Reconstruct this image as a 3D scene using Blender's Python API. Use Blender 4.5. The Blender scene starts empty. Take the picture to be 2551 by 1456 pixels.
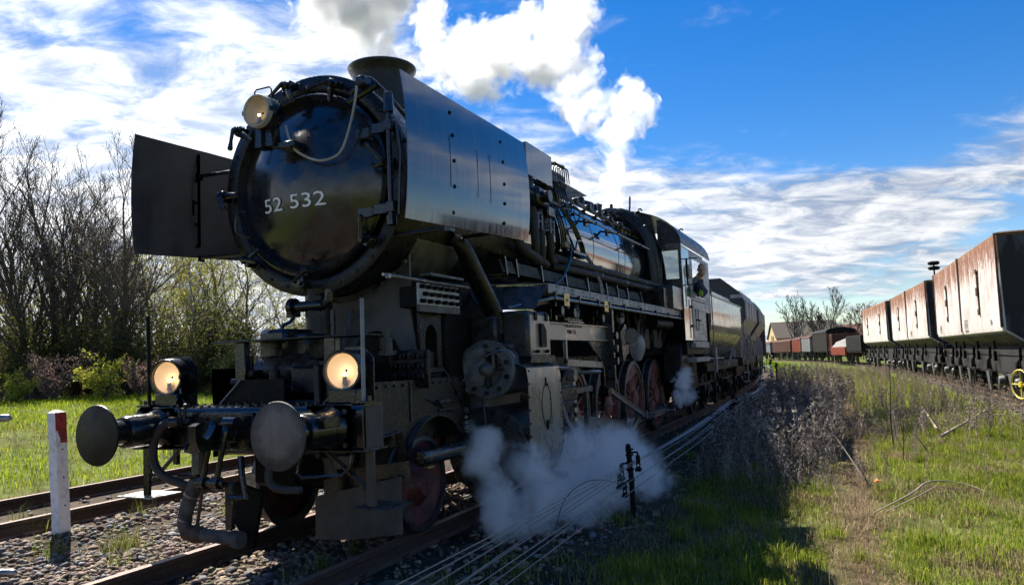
import bpy, math, random
import numpy as np
from mathutils import Vector, Matrix
R = math.radians
PI = math.pi
scene = bpy.context.scene
COL = scene.collection
rng = np.random.default_rng(52)
random.seed(52)

# ------------------------------------------------------------------ camera
cam_d = bpy.data.cameras.new('camera')
cam = bpy.data.objects.new('camera', cam_d)
COL.objects.link(cam)
YAW, PIT, ROL = 0.4210, 0.0801, -0.0410
fw = Vector((-math.sin(YAW)*math.cos(PIT), math.cos(YAW)*math.cos(PIT), math.sin(PIT)))
rt = Vector((math.cos(YAW), math.sin(YAW), 0)); up = rt.cross(fw)
r2 = math.cos(ROL)*rt + math.sin(ROL)*up
u2 = -math.sin(ROL)*rt + math.cos(ROL)*up
m = Matrix((r2, u2, -fw)).transposed().to_4x4()
m.translation = Vector((4.41, -4.666, 1.491))
cam.matrix_world = m
cam_d.sensor_width = 36; cam_d.sensor_fit = 'HORIZONTAL'
cam_d.lens = 1903.65/2551*36
cam_d.shift_x = (1275.5-1257.73)/2551
cam_d.shift_y = (744.89-728)/2551
cam_d.clip_start = 0.05; cam_d.clip_end = 4000
scene.camera = cam

# ------------------------------------------------------------------ sun, sky, exposure
SUN_AZ, SUN_EL = 56.0, 50.0          # degrees left of +y, degrees up
sd = Vector((-math.sin(R(SUN_AZ))*math.cos(R(SUN_EL)), math.cos(R(SUN_AZ))*math.cos(R(SUN_EL)), math.sin(R(SUN_EL))))
sun_d = bpy.data.lights.new('sun', 'SUN'); sun_d.energy = 4.3; sun_d.angle = R(0.53); sun_d.color = (1.0, 0.93, 0.82)
sun = bpy.data.objects.new('sun', sun_d); COL.objects.link(sun)
sun.rotation_euler = sd.to_track_quat('Z', 'Y').to_euler()

world = bpy.data.worlds.new('World'); scene.world = world; world.use_nodes = True
nt = world.node_tree; nt.nodes.clear()
def N(t, **kw):
    n = nt.nodes.new(t)
    for k, v in kw.items():
        if k.startswith('i_'):
            key = k[2:]
            n.inputs[int(key) if key.isdigit() else key].default_value = v
        else: setattr(n, k, v)
    return n
def L(a, b): nt.links.new(a, b)
def MATH(op, a, b=None, clamp=False):
    n = nt.nodes.new('ShaderNodeMath'); n.operation = op; n.use_clamp = clamp
    for i, x in enumerate((a, b)):
        if x is None: continue
        if isinstance(x, (int, float)): n.inputs[i].default_value = x
        else: nt.links.new(x, n.inputs[i])
    return n.outputs[0]
def SMOOTH(x, lo, hi):
    n = nt.nodes.new('ShaderNodeMapRange'); n.interpolation_type = 'SMOOTHSTEP'
    nt.links.new(x, n.inputs[0]); n.inputs[1].default_value = lo; n.inputs[2].default_value = hi
    return n.outputs[0]
sky = N('ShaderNodeTexSky', sky_type='NISHITA', sun_disc=False, sun_elevation=R(SUN_EL), sun_rotation=R(-SUN_AZ), altitude=0, air_density=1.0, dust_density=0.1, ozone_density=2.6)
tc = N('ShaderNodeTexCoord')
sep = N('ShaderNodeSeparateXYZ'); L(tc.outputs['Generated'], sep.inputs[0])
zc = MATH('MAXIMUM', sep.outputs[2], 0.0)
den = MATH('ADD', zc, 0.16)
px = MATH('DIVIDE', sep.outputs[0], den); py = MATH('DIVIDE', sep.outputs[1], den)
# clouds are drawn out across the view: rotate the cloud plane and stretch it
ca, sa = math.cos(R(24)), math.sin(R(24))
qx = MATH('ADD', MATH('MULTIPLY', px, ca), MATH('MULTIPLY', py, sa))
qy = MATH('SUBTRACT', MATH('MULTIPLY', py, ca), MATH('MULTIPLY', px, sa))
cmb = N('ShaderNodeCombineXYZ'); L(MATH('MULTIPLY', qx, 0.85), cmb.inputs[0]); L(MATH('MULTIPLY', qy, 1.15), cmb.inputs[1])
CLOUD_OFF = (-2.773, -4.259, 2.230)
off = N('ShaderNodeVectorMath'); L(cmb.outputs[0], off.inputs[0]); off.inputs[1].default_value = CLOUD_OFF
n1 = N('ShaderNodeTexNoise', i_Scale=1.0, i_Detail=10.0, i_Roughness=0.58, i_Distortion=0.45); L(off.outputs[0], n1.inputs['Vector'])
n2 = N('ShaderNodeTexNoise', i_Scale=5.5, i_Detail=6.0, i_Roughness=0.62, i_Distortion=0.5); L(off.outputs[0], n2.inputs['Vector'])
n3 = N('ShaderNodeTexNoise', i_Scale=0.55, i_Detail=2.0); L(off.outputs[0], n3.inputs['Vector'])
dens = MATH('ADD', MATH('ADD', MATH('MULTIPLY', n1.outputs[0], 0.62), MATH('MULTIPLY', n2.outputs[0], 0.20)), MATH('MULTIPLY', n3.outputs[0], 0.30))
# weather: more cloud towards the sun and low down, clear overhead on the other side
lv = MATH('ADD', MATH('MULTIPLY', sep.outputs[0], -0.83), MATH('MULTIPLY', sep.outputs[1], 0.56))
side = MATH('MULTIPLY', SMOOTH(lv, 0.50, 0.93), 0.12)
low = MATH('MULTIPLY', MATH('SUBTRACT', 1.0, SMOOTH(sep.outputs[2], 0.17, 0.38)), 0.140)
cov = MATH('ADD', MATH('ADD', dens, side), low)
cl = SMOOTH(cov, 0.605, 0.745)
thick = SMOOTH(cov, 0.66, 0.86)
shade = SMOOTH(n2.outputs[0], 0.34, 0.66)
cramp = N('ShaderNodeMix', data_type='RGBA')
cramp.inputs[6].default_value = (0.27, 0.35, 0.50, 1); cramp.inputs[7].default_value = (1.0, 1.0, 1.0, 1)
L(MATH('ADD', MATH('MULTIPLY', shade, 0.75), MATH('MULTIPLY', thick, 0.30), True), cramp.inputs[0])
bg1 = N('ShaderNodeBackground', i_Strength=0.050)
hsv = N('ShaderNodeHueSaturation', i_Hue=0.510, i_Saturation=1.45, i_Value=1.0); L(sky.outputs[0], hsv.inputs['Color']); L(hsv.outputs[0], bg1.inputs[0])
bg2 = N('ShaderNodeBackground'); L(cramp.outputs[2], bg2.inputs[0])
L(MATH('ADD', 0.37, MATH('MULTIPLY', SMOOTH(lv, 0.45, 1.0), 0.22)), bg2.inputs[1])
mixs = N('ShaderNodeMixShader'); L(MATH('MULTIPLY', cl, 0.96), mixs.inputs[0]); L(bg1.outputs[0], mixs.inputs[1]); L(bg2.outputs[0], mixs.inputs[2])
L(mixs.outputs[0], N('ShaderNodeOutputWorld').inputs[0])

vs = scene.view_settings
vs.view_transform = 'Standard'; vs.look = 'None'; vs.gamma = 1; vs.use_curve_mapping = False; vs.exposure = 1.5
scene.render.engine = 'CYCLES'
cy = scene.cycles
cy.max_bounces = 14; cy.diffuse_bounces = 3; cy.glossy_bounces = 3; cy.transmission_bounces = 6; cy.volume_bounces = 12; cy.transparent_max_bounces = 16
cy.use_adaptive_sampling = True; cy.adaptive_threshold = 0.03; cy.use_denoising = True
cy.volume_step_rate = 1.0; cy.volume_max_steps = 256
cy.sample_clamp_indirect = 6.0

# ------------------------------------------------------------------ mesh building helpers
def unit(v):
    v = np.asarray(v, float); return v/(np.linalg.norm(v)+1e-12)
def frame_of(d):
    d = unit(d); a = np.array([0, 0, 1.0]) if abs(d[2]) < 0.9 else np.array([1.0, 0, 0])
    e1 = unit(np.cross(a, d)); return e1, np.cross(d, e1)
ORG = {}
MESHES = {}
class MB:
    def __init__(s): s.v = []; s.f = []; s.n = 0
    def add(s, v, f):
        v = np.asarray(v, float).reshape(-1, 3); s.v.append(v); o = s.n
        s.f += [tuple(int(i)+o for i in q) for q in f]; s.n += len(v); return s
    def box(s, lo, hi, bev=0.0, M=None):
        lo = np.minimum(lo, hi).astype(float) if True else lo; hi2 = np.maximum(lo, hi).astype(float)
        c = (lo+hi2)/2; h = (hi2-lo)/2
        b = min(bev, h.min()*0.48)
        if b <= 0:
            v = [[sx, sy, sz] for sz in (-1, 1) for sy in (-1, 1) for sx in (-1, 1)]
            v = np.array(v)*h; f = [(0,2,3,1),(4,5,7,6),(0,1,5,4),(2,6,7,3),(0,4,6,2),(1,3,7,5)]
        else:
            v = []; idx = {}
            for sx in (-1, 1):
                for sy in (-1, 1):
                    for sz in (-1, 1):
                        sg = np.array([sx, sy, sz])
                        for ax in range(3):
                            q = sg*h - sg*b; q[ax] = sg[ax]*h[ax]
                            idx[(sx, sy, sz, ax)] = len(v); v.append(q)
            f = []
            for ax in range(3):
                o = [a for a in range(3) if a != ax]
                for sg in (-1, 1):
                    cyc = [(-1,-1),(1,-1),(1,1),(-1,1)]; q = []
                    for a in cyc:
                        t = [0,0,0]; t[ax] = sg; t[o[0]] = a[0]; t[o[1]] = a[1]; q.append(idx[(*t, ax)])
                    f.append(q)
                for s1 in (-1, 1):
                    for s2 in (-1, 1):
                        q = []
                        for e, a2 in ((-1, o[0]), (-1, o[1]), (1, o[1]), (1, o[0])):
                            t = [0,0,0]; t[ax] = e; t[o[0]] = s1; t[o[1]] = s2; q.append(idx[(*t, a2)])
                        f.append(q)
            for sx in (-1, 1):
                for sy in (-1, 1):
                    for sz in (-1, 1): f.append([idx[(sx, sy, sz, a)] for a in range(3)])
            v = np.array(v)
            g = []
            for q in f:
                pts = v[q]; nrm = np.cross(pts[1]-pts[0], pts[2]-pts[0])
                g.append(q if nrm@pts.mean(0) > 0 else q[::-1])
            f = g
        v = v+c
        if M is not None: v = v@np.array(M.to_3x3()).T + np.array(M.translation)
        return s.add(v, f)
    def loft(s, rings, closed=True, caps=True):
        n = len(rings[0]); f = []
        for i in range(len(rings)-1):
            for j in range(n if closed else n-1):
                a, b = i*n+j, i*n+(j+1) % n
                f.append((a, b, b+n, a+n))
        if caps and closed:
            f.append(tuple(range(n))[::-1]); f.append(tuple(range((len(rings)-1)*n, len(rings)*n)))
        return s.add(np.concatenate([np.asarray(r, float) for r in rings]), f)
    def lathe(s, prof, o, ax, n=24, caps=True, a0=0):
        d = unit(ax); e1, e2 = frame_of(d); o = np.asarray(o, float)
        t = np.linspace(0, 2*PI, n, endpoint=False)+a0
        circ = np.cos(t)[:, None]*e1 + np.sin(t)[:, None]*e2
        return s.loft([o+d*h+circ*max(r, 1e-4) for h, r in prof], True, caps)
    def cyl(s, a, b, r, r2=None, n=14, bev=0.0):
        a = np.asarray(a, float); b = np.asarray(b, float); l = np.linalg.norm(b-a); r2 = r if r2 is None else r2
        if bev: pr = [(0, r-bev), (bev, r), (l-bev, r2), (l, r2-bev)]
        else: pr = [(0, r), (l, r2)]
        return s.lathe(pr, a, b-a, n)
    def tube(s, pts, r, n=8, sm=0):
        pts = np.asarray(pts, float)
        if sm: pts = spline(pts, sm)
        rs = np.full(len(pts), r) if np.isscalar(r) else np.interp(np.linspace(0, 1, len(pts)), np.linspace(0, 1, len(r)), r)
        d = np.gradient(pts, axis=0); rings = []
        e1, e2 = frame_of(d[0]); t = np.linspace(0, 2*PI, n, endpoint=False)
        for p, dd, rr in zip(pts, d, rs):
            dd = unit(dd); e1 = unit(e1-dd*(e1@dd)); e2 = np.cross(dd, e1)
            rings.append(p+rr*(np.cos(t)[:, None]*e1+np.sin(t)[:, None]*e2))
        return s.loft(rings)
    def sph(s, c, r, n=12, sc=(1, 1, 1)):
        m_ = max(4, n//2); th = np.linspace(0.001, PI-0.001, m_+1); t = np.linspace(0, 2*PI, n, endpoint=False)
        sc = np.asarray(sc)*r
        return s.loft([np.asarray(c)+np.stack([np.sin(a)*np.cos(t), np.sin(a)*np.sin(t), np.full(n, -np.cos(a))], -1)*sc for a in th])
    def prism(s, poly, o, e1, e2, th):
        poly = np.asarray(poly, float); o = np.asarray(o, float); e1 = np.asarray(e1, float); e2 = np.asarray(e2, float)
        a = o+poly[:, :1]*e1+poly[:, 1:]*e2; b = a+np.asarray(th, float); n = len(poly)
        f = [(j, (j+1) % n, (j+1) % n+n, j+n) for j in range(n)]+[tuple(range(n))[::-1], tuple(range(n, 2*n))]
        return s.add(np.concatenate([a, b]), f)
    def sheet(s, grid, th=None):
        """grid: (rows, cols, 3) surface; th gives a thickness vector"""
        g = np.asarray(grid, float); a, b = g.shape[:2]
        q = [(i*b+j, i*b+j+1, (i+1)*b+j+1, (i+1)*b+j) for i in range(a-1) for j in range(b-1)]
        if th is None: return s.add(g.reshape(-1, 3), q)
        n = a*b; v = np.concatenate([g.reshape(-1, 3), g.reshape(-1, 3)+np.asarray(th, float)])
        f = q+[tuple(k+n for k in x[::-1]) for x in q]
        rim = [i for i in range(b)]+[i*b+b-1 for i in range(1, a)]+[(a-1)*b+j for j in range(b-2, -1, -1)]+[i*b for i in range(a-2, 0, -1)]
        for i in range(len(rim)):
            x, y = rim[i], rim[(i+1) % len(rim)]; f.append((y, x, x+n, y+n))
        return s.add(v, f)
    def mirror(s):
        """a copy mirrored across x = 0"""
        o = MB()
        if s.v:
            v = np.concatenate(s.v).copy(); v[:, 0] *= -1; o.add(v, [q[::-1] for q in s.f])
        return o
    def merge(s, o):
        if o.v: s.add(np.concatenate(o.v), o.f)
        return s
    def moved(s, d):
        o = MB()
        if s.v: o.add(np.concatenate(s.v)+np.asarray(d, float), s.f)
        return o
    def mesh(s, name, org, smooth=38):
        v = np.concatenate(s.v) - np.asarray(org, float)
        me = bpy.data.meshes.new(name); me.from_pydata(v.tolist(), [], s.f)
        if smooth:
            me.polygons.foreach_set('use_smooth', np.ones(len(me.polygons), bool))
            try: me.set_sharp_from_angle(angle=R(smooth))
            except Exception: pass
        me.update(); return me
    def build(s, name, mat, parent=None, smooth=38, **kw):
        org = ORG.get(parent.name, (0, 0, 0)) if parent else kw.pop('org', (0, 0, 0))
        me = s.mesh(name, org, smooth)
        for mm in (mat if isinstance(mat, (list, tuple)) else [mat]): me.materials.append(mm)
        o = bpy.data.objects.new(name, me); COL.objects.link(o)
        if parent: o.parent = parent; ORG[o.name] = org
        else: o.location = org; ORG[o.name] = org
        return tag(o, **kw)
def spline(pts, k=6):
    pts = np.asarray(pts, float); n = len(pts); out = []
    for i in range(n-1):
        p0, p1, p2, p3 = pts[max(i-1, 0)], pts[i], pts[i+1], pts[min(i+2, n-1)]
        for t in np.linspace(0, 1, k, endpoint=False):
            out.append(0.5*((2*p1)+(-p0+p2)*t+(2*p0-5*p1+4*p2-p3)*t*t+(-p0+3*p1-3*p2+p3)*t**3))
    out.append(pts[-1]); return np.array(out)
def tag(o, label=None, cat=None, group=None, kind=None):
    if label: o['label'] = label
    if cat: o['category'] = cat
    if group: o['group'] = group
    if kind: o['kind'] = kind
    return o
def thing(name, loc, label, cat, group=None, rz=0):
    o = bpy.data.objects.new(name, None); o.empty_display_size = 0.3; COL.objects.link(o)
    o.location = loc; o.rotation_euler[2] = rz; ORG[o.name] = np.asarray(loc, float)
    return tag(o, label, cat, group)
def kids(o): return [c for c in o.children]
def dup(o, parent=None):
    c = o.copy(); COL.objects.link(c)
    if parent is not None: c.parent = parent
    ORG[c.name] = ORG.get(o.name, (0, 0, 0))
    for ch in list(o.children): dup(ch, c)
    return c
def raw_mesh(name, v, f, mat, cols=None, smooth=False):
    """big meshes from arrays: v (n,3), f (m,3 or 4)"""
    me = bpy.data.meshes.new(name); v = np.asarray(v, np.float32); f = np.asarray(f, np.int32); k = f.shape[1]
    me.vertices.add(len(v)); me.vertices.foreach_set('co', v.ravel())
    me.loops.add(f.size); me.loops.foreach_set('vertex_index', f.ravel())
    me.polygons.add(len(f)); me.polygons.foreach_set('loop_start', np.arange(0, f.size, k, dtype=np.int32))
    if smooth: me.polygons.foreach_set('use_smooth', np.ones(len(f), bool))
    me.update(calc_edges=True)
    if cols is not None:
        a = me.color_attributes.new('tint', 'FLOAT_COLOR', 'POINT')
        c = np.ones((len(v), 4), np.float32); c[:, :3] = cols; a.data.foreach_set('color', c.ravel())
    if mat: me.materials.append(mat)
    return me
def obj_of(name, me, **kw):
    o = bpy.data.objects.new(name, me); COL.objects.link(o); return tag(o, **kw)
def text_mb(body, size, o, ex, ey, ez, depth=0.004, spacing=1.0, align='CENTER', res=3, bend=None, bold=0.0):
    """flat lettering as a mesh; ex/ey/ez: text right, text up, facing"""
    cu = bpy.data.curves.new('t', 'FONT'); cu.body = body; cu.size = size; cu.extrude = depth/2; cu.align_x = align; cu.align_y = 'CENTER'; cu.space_character = spacing; cu.resolution_u = res; cu.offset = bold
    ob = bpy.data.objects.new('t', cu); COL.objects.link(ob)
    dg = bpy.context.evaluated_depsgraph_get(); me = ob.evaluated_get(dg).to_mesh()
    v = np.array([x.co[:] for x in me.vertices]); f = [tuple(p.vertices) for p in me.polygons]
    ob.evaluated_get(dg).to_mesh_clear(); bpy.data.objects.remove(ob); bpy.data.curves.remove(cu)
    o, ex, ey, ez = (np.asarray(a, float) for a in (o, ex, ey, ez))
    w = o+v[:, :1]*ex+v[:, 1:2]*ey+v[:, 2:]*ez
    if bend is not None: w = bend(w, v)
    return MB().add(w, f)

# ------------------------------------------------------------------ materials
def mat(name, a, b=None, rough=0.5, r2=None, metal=0.0, scale=6.0, stretch=(1, 1, 1), bump=0.0, bscale=40.0, coat=0.0, spec=0.5, lo=0.4, hi=0.62, dust=None, dlo=0.2, attr=False, detail=6.0, ior=None, streak=None):
    mt = bpy.data.materials.new(name); mt.use_nodes = True
    t = mt.node_tree; nd = t.nodes; lk = t.links; p = nd['Principled BSDF']
    c4 = lambda c: (c[0], c[1], c[2], 1)
    tcn = nd.new('ShaderNodeTexCoord'); mp = nd.new('ShaderNodeMapping'); mp.inputs['Scale'].default_value = stretch
    lk.new(tcn.outputs['Object'], mp.inputs[0])
    no = nd.new('ShaderNodeTexNoise'); no.inputs['Scale'].default_value = scale; no.inputs['Detail'].default_value = detail; no.inputs['Roughness'].default_value = 0.62
    lk.new(mp.outputs[0], no.inputs['Vector'])
    mr = nd.new('ShaderNodeMapRange'); mr.inputs[1].default_value = lo; mr.inputs[2].default_value = hi; lk.new(no.outputs[0], mr.inputs[0])
    mx = nd.new('ShaderNodeMix'); mx.data_type = 'RGBA'; mx.inputs[6].default_value = c4(a); mx.inputs[7].default_value = c4(b or a)
    lk.new(mr.outputs[0], mx.inputs[0]); col = mx.outputs[2]
    if attr:
        at = nd.new('ShaderNodeAttribute'); at.attribute_name = 'tint'
        mm = nd.new('ShaderNodeMix'); mm.data_type = 'RGBA'; mm.blend_type = 'MULTIPLY'; mm.inputs[0].default_value = 1
        lk.new(col, mm.inputs[6]); lk.new(at.outputs['Color'], mm.inputs[7]); col = mm.outputs[2]
    if streak:   # (colour, lo, hi): vertical runs of rust or dirt
        m2 = nd.new('ShaderNodeMapping'); m2.inputs['Scale'].default_value = (5, 5, 0.35); lk.new(tcn.outputs['Object'], m2.inputs[0])
        s2 = nd.new('ShaderNodeTexNoise'); s2.inputs['Scale'].default_value = 1.3; s2.inputs['Detail'].default_value = 8; s2.inputs['Roughness'].default_value = 0.7; lk.new(m2.outputs[0], s2.inputs['Vector'])
        r3 = nd.new('ShaderNodeMapRange'); r3.inputs[1].default_value = streak[1]; r3.inputs[2].default_value = streak[2]; lk.new(s2.outputs[0], r3.inputs[0])
        m3 = nd.new('ShaderNodeMix'); m3.data_type = 'RGBA'; m3.inputs[7].default_value = c4(streak[0]); lk.new(r3.outputs[0], m3.inputs[0]); lk.new(col, m3.inputs[6]); col = m3.outputs[2]
    if dust:     # dust lying on faces that look up
        ge = nd.new('ShaderNodeNewGeometry'); sx = nd.new('ShaderNodeSeparateXYZ'); lk.new(ge.outputs['Normal'], sx.inputs[0])
        r4 = nd.new('ShaderNodeMapRange'); r4.inputs[1].default_value = dlo; r4.inputs[2].default_value = 1.0; lk.new(sx.outputs[2], r4.inputs[0])
        mu = nd.new('ShaderNodeMath'); mu.operation = 'MULTIPLY'; lk.new(r4.outputs[0], mu.inputs[0]); lk.new(no.outputs[0], mu.inputs[1])
        m5 = nd.new('ShaderNodeMix'); m5.data_type = 'RGBA'; m5.inputs[7].default_value = c4(dust); lk.new(mu.outputs[0], m5.inputs[0]); lk.new(col, m5.inputs[6]); col = m5.outputs[2]
    lk.new(col, p.inputs['Base Color'])
    if r2 is not None:
        rr = nd.new('ShaderNodeMapRange'); rr.inputs[1].default_value = lo; rr.inputs[2].default_value = hi; rr.inputs[3].default_value = rough; rr.inputs[4].default_value = r2
        lk.new(no.outputs[0], rr.inputs[0]); lk.new(rr.outputs[0], p.inputs['Roughness'])
    else: p.inputs['Roughness'].default_value = rough
    p.inputs['Metallic'].default_value = metal; p.inputs['Coat Weight'].default_value = coat; p.inputs['Coat Roughness'].default_value = 0.06
    p.inputs['Specular IOR Level'].default_value = spec
    if ior: p.inputs['IOR'].default_value = ior
    if bump:
        bn = nd.new('ShaderNodeTexNoise'); bn.inputs['Scale'].default_value = bscale; bn.inputs['Detail'].default_value = 5; lk.new(mp.outputs[0], bn.inputs['Vector'])
        bp = nd.new('ShaderNodeBump'); bp.inputs['Strength'].default_value = bump; bp.inputs['Distance'].default_value = 0.02; lk.new(bn.outputs[0], bp.inputs['Height']); lk.new(bp.outputs[0], p.inputs['Normal'])
    return mt
K = {}
K['black'] = mat('black_paint', (0.004, 0.0045, 0.0055), (0.012, 0.0118, 0.0115), 0.12, 0.32, scale=8, bump=0.12, bscale=40, spec=0.7, dust=(0.045, 0.043, 0.041), dlo=.5)
K['gloss'] = mat('glossy_black_paint', (0.006, 0.007, 0.010), (0.016, 0.017, 0.020), 0.10, 0.24, scale=3, bump=0.035, bscale=7, spec=0.9, coat=1.0)
K['boiler'] = mat('boiler_black_paint', (0.010, 0.011, 0.014), (0.016, 0.016, 0.018), 0.05, 0.13, scale=3, bump=0.04, bscale=3.5, spec=1.0, coat=1.0)
K['plate'] = mat('sky_tinted_deflector', (0.003, 0.007, 0.018), (0.006, 0.011, 0.022), 0.13, 0.24, scale=5, stretch=(1, 3, 0.3), bump=0.16, bscale=3.5, spec=1.0, coat=1.0, streak=((0.018, 0.019, 0.022), .54, .74))  # blue tint in the base colour stands in for reflected sky
K['soot'] = mat('sooty_black', (0.0025, 0.0027, 0.0034), (0.011, 0.0112, 0.0118), 0.24, 0.5, scale=11, bump=0.3, bscale=45, spec=0.42, dust=(0.07, 0.065, 0.06), dlo=.5)
K['dusty'] = mat('dusty_frame_paint', (0.006, 0.0065, 0.0075), (0.034, 0.034, 0.034), 0.22, 0.48, scale=9, bump=0.25, bscale=50, spec=0.55, dust=(0.10, 0.095, 0.085), dlo=.4)
K['brown'] = mat('dusty_brown_steel', (0.050, 0.044, 0.037), (0.095, 0.083, 0.070), 0.45, 0.75, scale=6, stretch=(1, 1, 0.6), bump=0.2, bscale=120, spec=0.3)
K['sheet'] = mat('oily_steel_sheet', (0.26, 0.245, 0.225), (0.33, 0.31, 0.28), 0.26, 0.42, metal=0.55, scale=5, stretch=(1, 1, 0.4), bump=0.03, bscale=14)
K['steel'] = mat('worn_steel', (0.20, 0.20, 0.21), (0.40, 0.39, 0.38), 0.28, 0.5, metal=0.9, scale=14, bump=0.06, bscale=60)
K['grey'] = mat('light_grey_paint', (0.26, 0.265, 0.28), (0.17, 0.17, 0.175), 0.4, 0.6, scale=6, bump=0.05, bscale=50)
K['wheelred'] = mat('wheel_red_paint', (0.12, 0.024, 0.022), (0.05, 0.015, 0.014), 0.4, 0.65, scale=9, bump=0.1, bscale=50)
K['tyre'] = mat('tyre_steel', (0.05, 0.05, 0.052), (0.11, 0.105, 0.10), 0.35, 0.6, metal=0.6, scale=8)
K['rubber'] = mat('hose_rubber', (0.022, 0.021, 0.020), (0.05, 0.046, 0.042), 0.6, 0.85, scale=30, bump=0.25, bscale=120)
K['lag'] = mat('lagged_hose_canvas', (0.10, 0.092, 0.08), (0.05, 0.046, 0.042), 0.8, 0.95, scale=12, bump=0.6, bscale=90)
K['white'] = mat('white_lettering', (0.90, 0.89, 0.87), (0.84, 0.83, 0.81), 0.5)
K['whitep'] = mat('white_weathered_paint', (0.80, 0.79, 0.77), (0.45, 0.43, 0.39), 0.6, 0.8, scale=14, bump=0.6, bscale=40, lo=0.5, hi=0.78, streak=((0.38, 0.35, 0.31), .60, .78))
K['redp'] = mat('red_weathered_paint', (0.36, 0.030, 0.024), (0.17, 0.022, 0.02), 0.6, 0.8, scale=9, bump=0.3, bscale=60)
K['brass'] = mat('brass_plate', (0.62, 0.46, 0.17), (0.48, 0.36, 0.14), 0.35, 0.5, metal=0.5)
K['rust'] = mat('rusty_steel', (0.11, 0.052, 0.030), (0.055, 0.032, 0.022), 0.6, 0.85, scale=18, bump=0.3, bscale=60)
K['railtop'] = mat('worn_rail_head', (0.17, 0.095, 0.065), (0.27, 0.16, 0.115), 0.35, 0.5, metal=0.35, scale=10, stretch=(1, 0.15, 1))
K['wood'] = mat('old_sleeper_wood', (0.085, 0.068, 0.052), (0.16, 0.135, 0.11), 0.8, 0.95, scale=3, stretch=(0.5, 14, 14), bump=0.5, bscale=8, detail=8)
K['rope'] = mat('pale_cable', (0.42, 0.40, 0.34), (0.34, 0.32, 0.27), 0.7)
K['wire'] = mat('galvanised_wire', (0.42, 0.43, 0.45), (0.30, 0.30, 0.31), 0.3, 0.45, metal=0.8)
K['char'] = mat('tarred_black', (0.0025, 0.0025, 0.0025), (0.007, 0.0068, 0.0065), 0.45, 0.7, scale=20, bump=0.2, spec=0.16)
K['darkin'] = mat('sooty_shaded_inside', (0.005, 0.005, 0.005), (0.010, 0.010, 0.010), 0.9, spec=0.1)  # soot for the ash pan, painted shade for the tub slots
K['yellow'] = mat('yellow_paint', (0.62, 0.50, 0.05), (0.5, 0.40, 0.05), 0.45)
def emit(name, c, s):
    mt = bpy.data.materials.new(name); mt.use_nodes = True; p = mt.node_tree.nodes['Principled BSDF']
    p.inputs['Base Color'].default_value = (*c, 1); p.inputs['Emission Color'].default_value = (*c, 1); p.inputs['Emission Strength'].default_value = s
    return mt
K['bulb'] = emit('lit_bulb', (1.0, 0.62, 0.22), 8.0)
def glass(name, tint=(1, 1, 1), rough=0.02, ior=1.5):
    mt = bpy.data.materials.new(name); mt.use_nodes = True; t = mt.node_tree; t.nodes.clear()
    o = t.nodes.new('ShaderNodeOutputMaterial'); g = t.nodes.new('ShaderNodeBsdfGlossy'); g.inputs['Roughness'].default_value = rough
    tr = t.nodes.new('ShaderNodeBsdfTransparent'); tr.inputs[0].default_value = (*tint, 1)
    fr = t.nodes.new('ShaderNodeFresnel'); fr.inputs[0].default_value = ior
    mx = t.nodes.new('ShaderNodeMixShader'); t.links.new(fr.outputs[0], mx.inputs[0]); t.links.new(tr.outputs[0], mx.inputs[1]); t.links.new(g.outputs[0], mx.inputs[2]); t.links.new(mx.outputs[0], o.inputs[0])
    return mt
K['glass'] = glass('clear_glass'); K['lens'] = glass('lamp_lens', rough=.15, ior=1.12); K['glassd'] = glass('dusty_cab_glass', (0.5, 0.55, 0.56), 0.12)
K['reflectordim'] = mat('dimmed_lamp_reflector', (0.34, 0.31, 0.26), (0.24, 0.22, 0.19), 0.5, 0.7, scale=4)  # reflector in a darker colour, so the top lamp looks less lit
K['reflector'] = mat('lamp_reflector', (0.86, 0.74, 0.58), (0.80, 0.67, 0.50), 0.6, 0.75, metal=0.0, scale=3)
K['lag2'] = mat('black_pipe_lagging', (0.018, 0.017, 0.017), (0.035, 0.034, 0.033), 0.6, 0.85, scale=20, bump=0.6, bscale=40)
K['grey2'] = mat('dusty_tube_paint', (0.13, 0.125, 0.12), (0.075, 0.072, 0.07), 0.5, 0.7, scale=10)
K['brass2'] = mat('dull_bronze', (0.22, 0.17, 0.10), (0.16, 0.13, 0.09), 0.5, 0.6, metal=0.5)
K['saddle'] = mat('saddle_frame_paint', (0.050, 0.050, 0.051), (0.100, 0.098, 0.096), 0.36, 0.65, scale=5, bump=0.08, bscale=100)
K['cabgrey'] = mat('cab_side_paint', (0.25, 0.27, 0.295), (0.19, 0.205, 0.225), 0.35, 0.5, scale=4, spec=0.6)
K['door'] = mat('door_gloss_paint', (0.007, 0.008, 0.011), (0.022, 0.022, 0.023), 0.16, 0.42, scale=5, bump=0.06, bscale=9, spec=0.7, coat=0.18, lo=.42, hi=.70, streak=((0.026, 0.023, 0.021), .50, .70))
K['chest'] = mat('valve_chest_paint', (0.085, 0.087, 0.09), (0.15, 0.148, 0.145), 0.34, 0.6, scale=9, bump=0.2, bscale=70)
K['wheelred2'] = mat('driving_wheel_red_paint', (0.24, 0.078, 0.052), (0.13, 0.040, 0.030), 0.45, 0.7, scale=7, bump=0.1, bscale=50)
K['palegrey'] = mat('pale_grey_paint', (0.42, 0.43, 0.45), (0.30, 0.30, 0.31), 0.4, 0.6, scale=6, bump=0.05, bscale=50)
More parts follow.
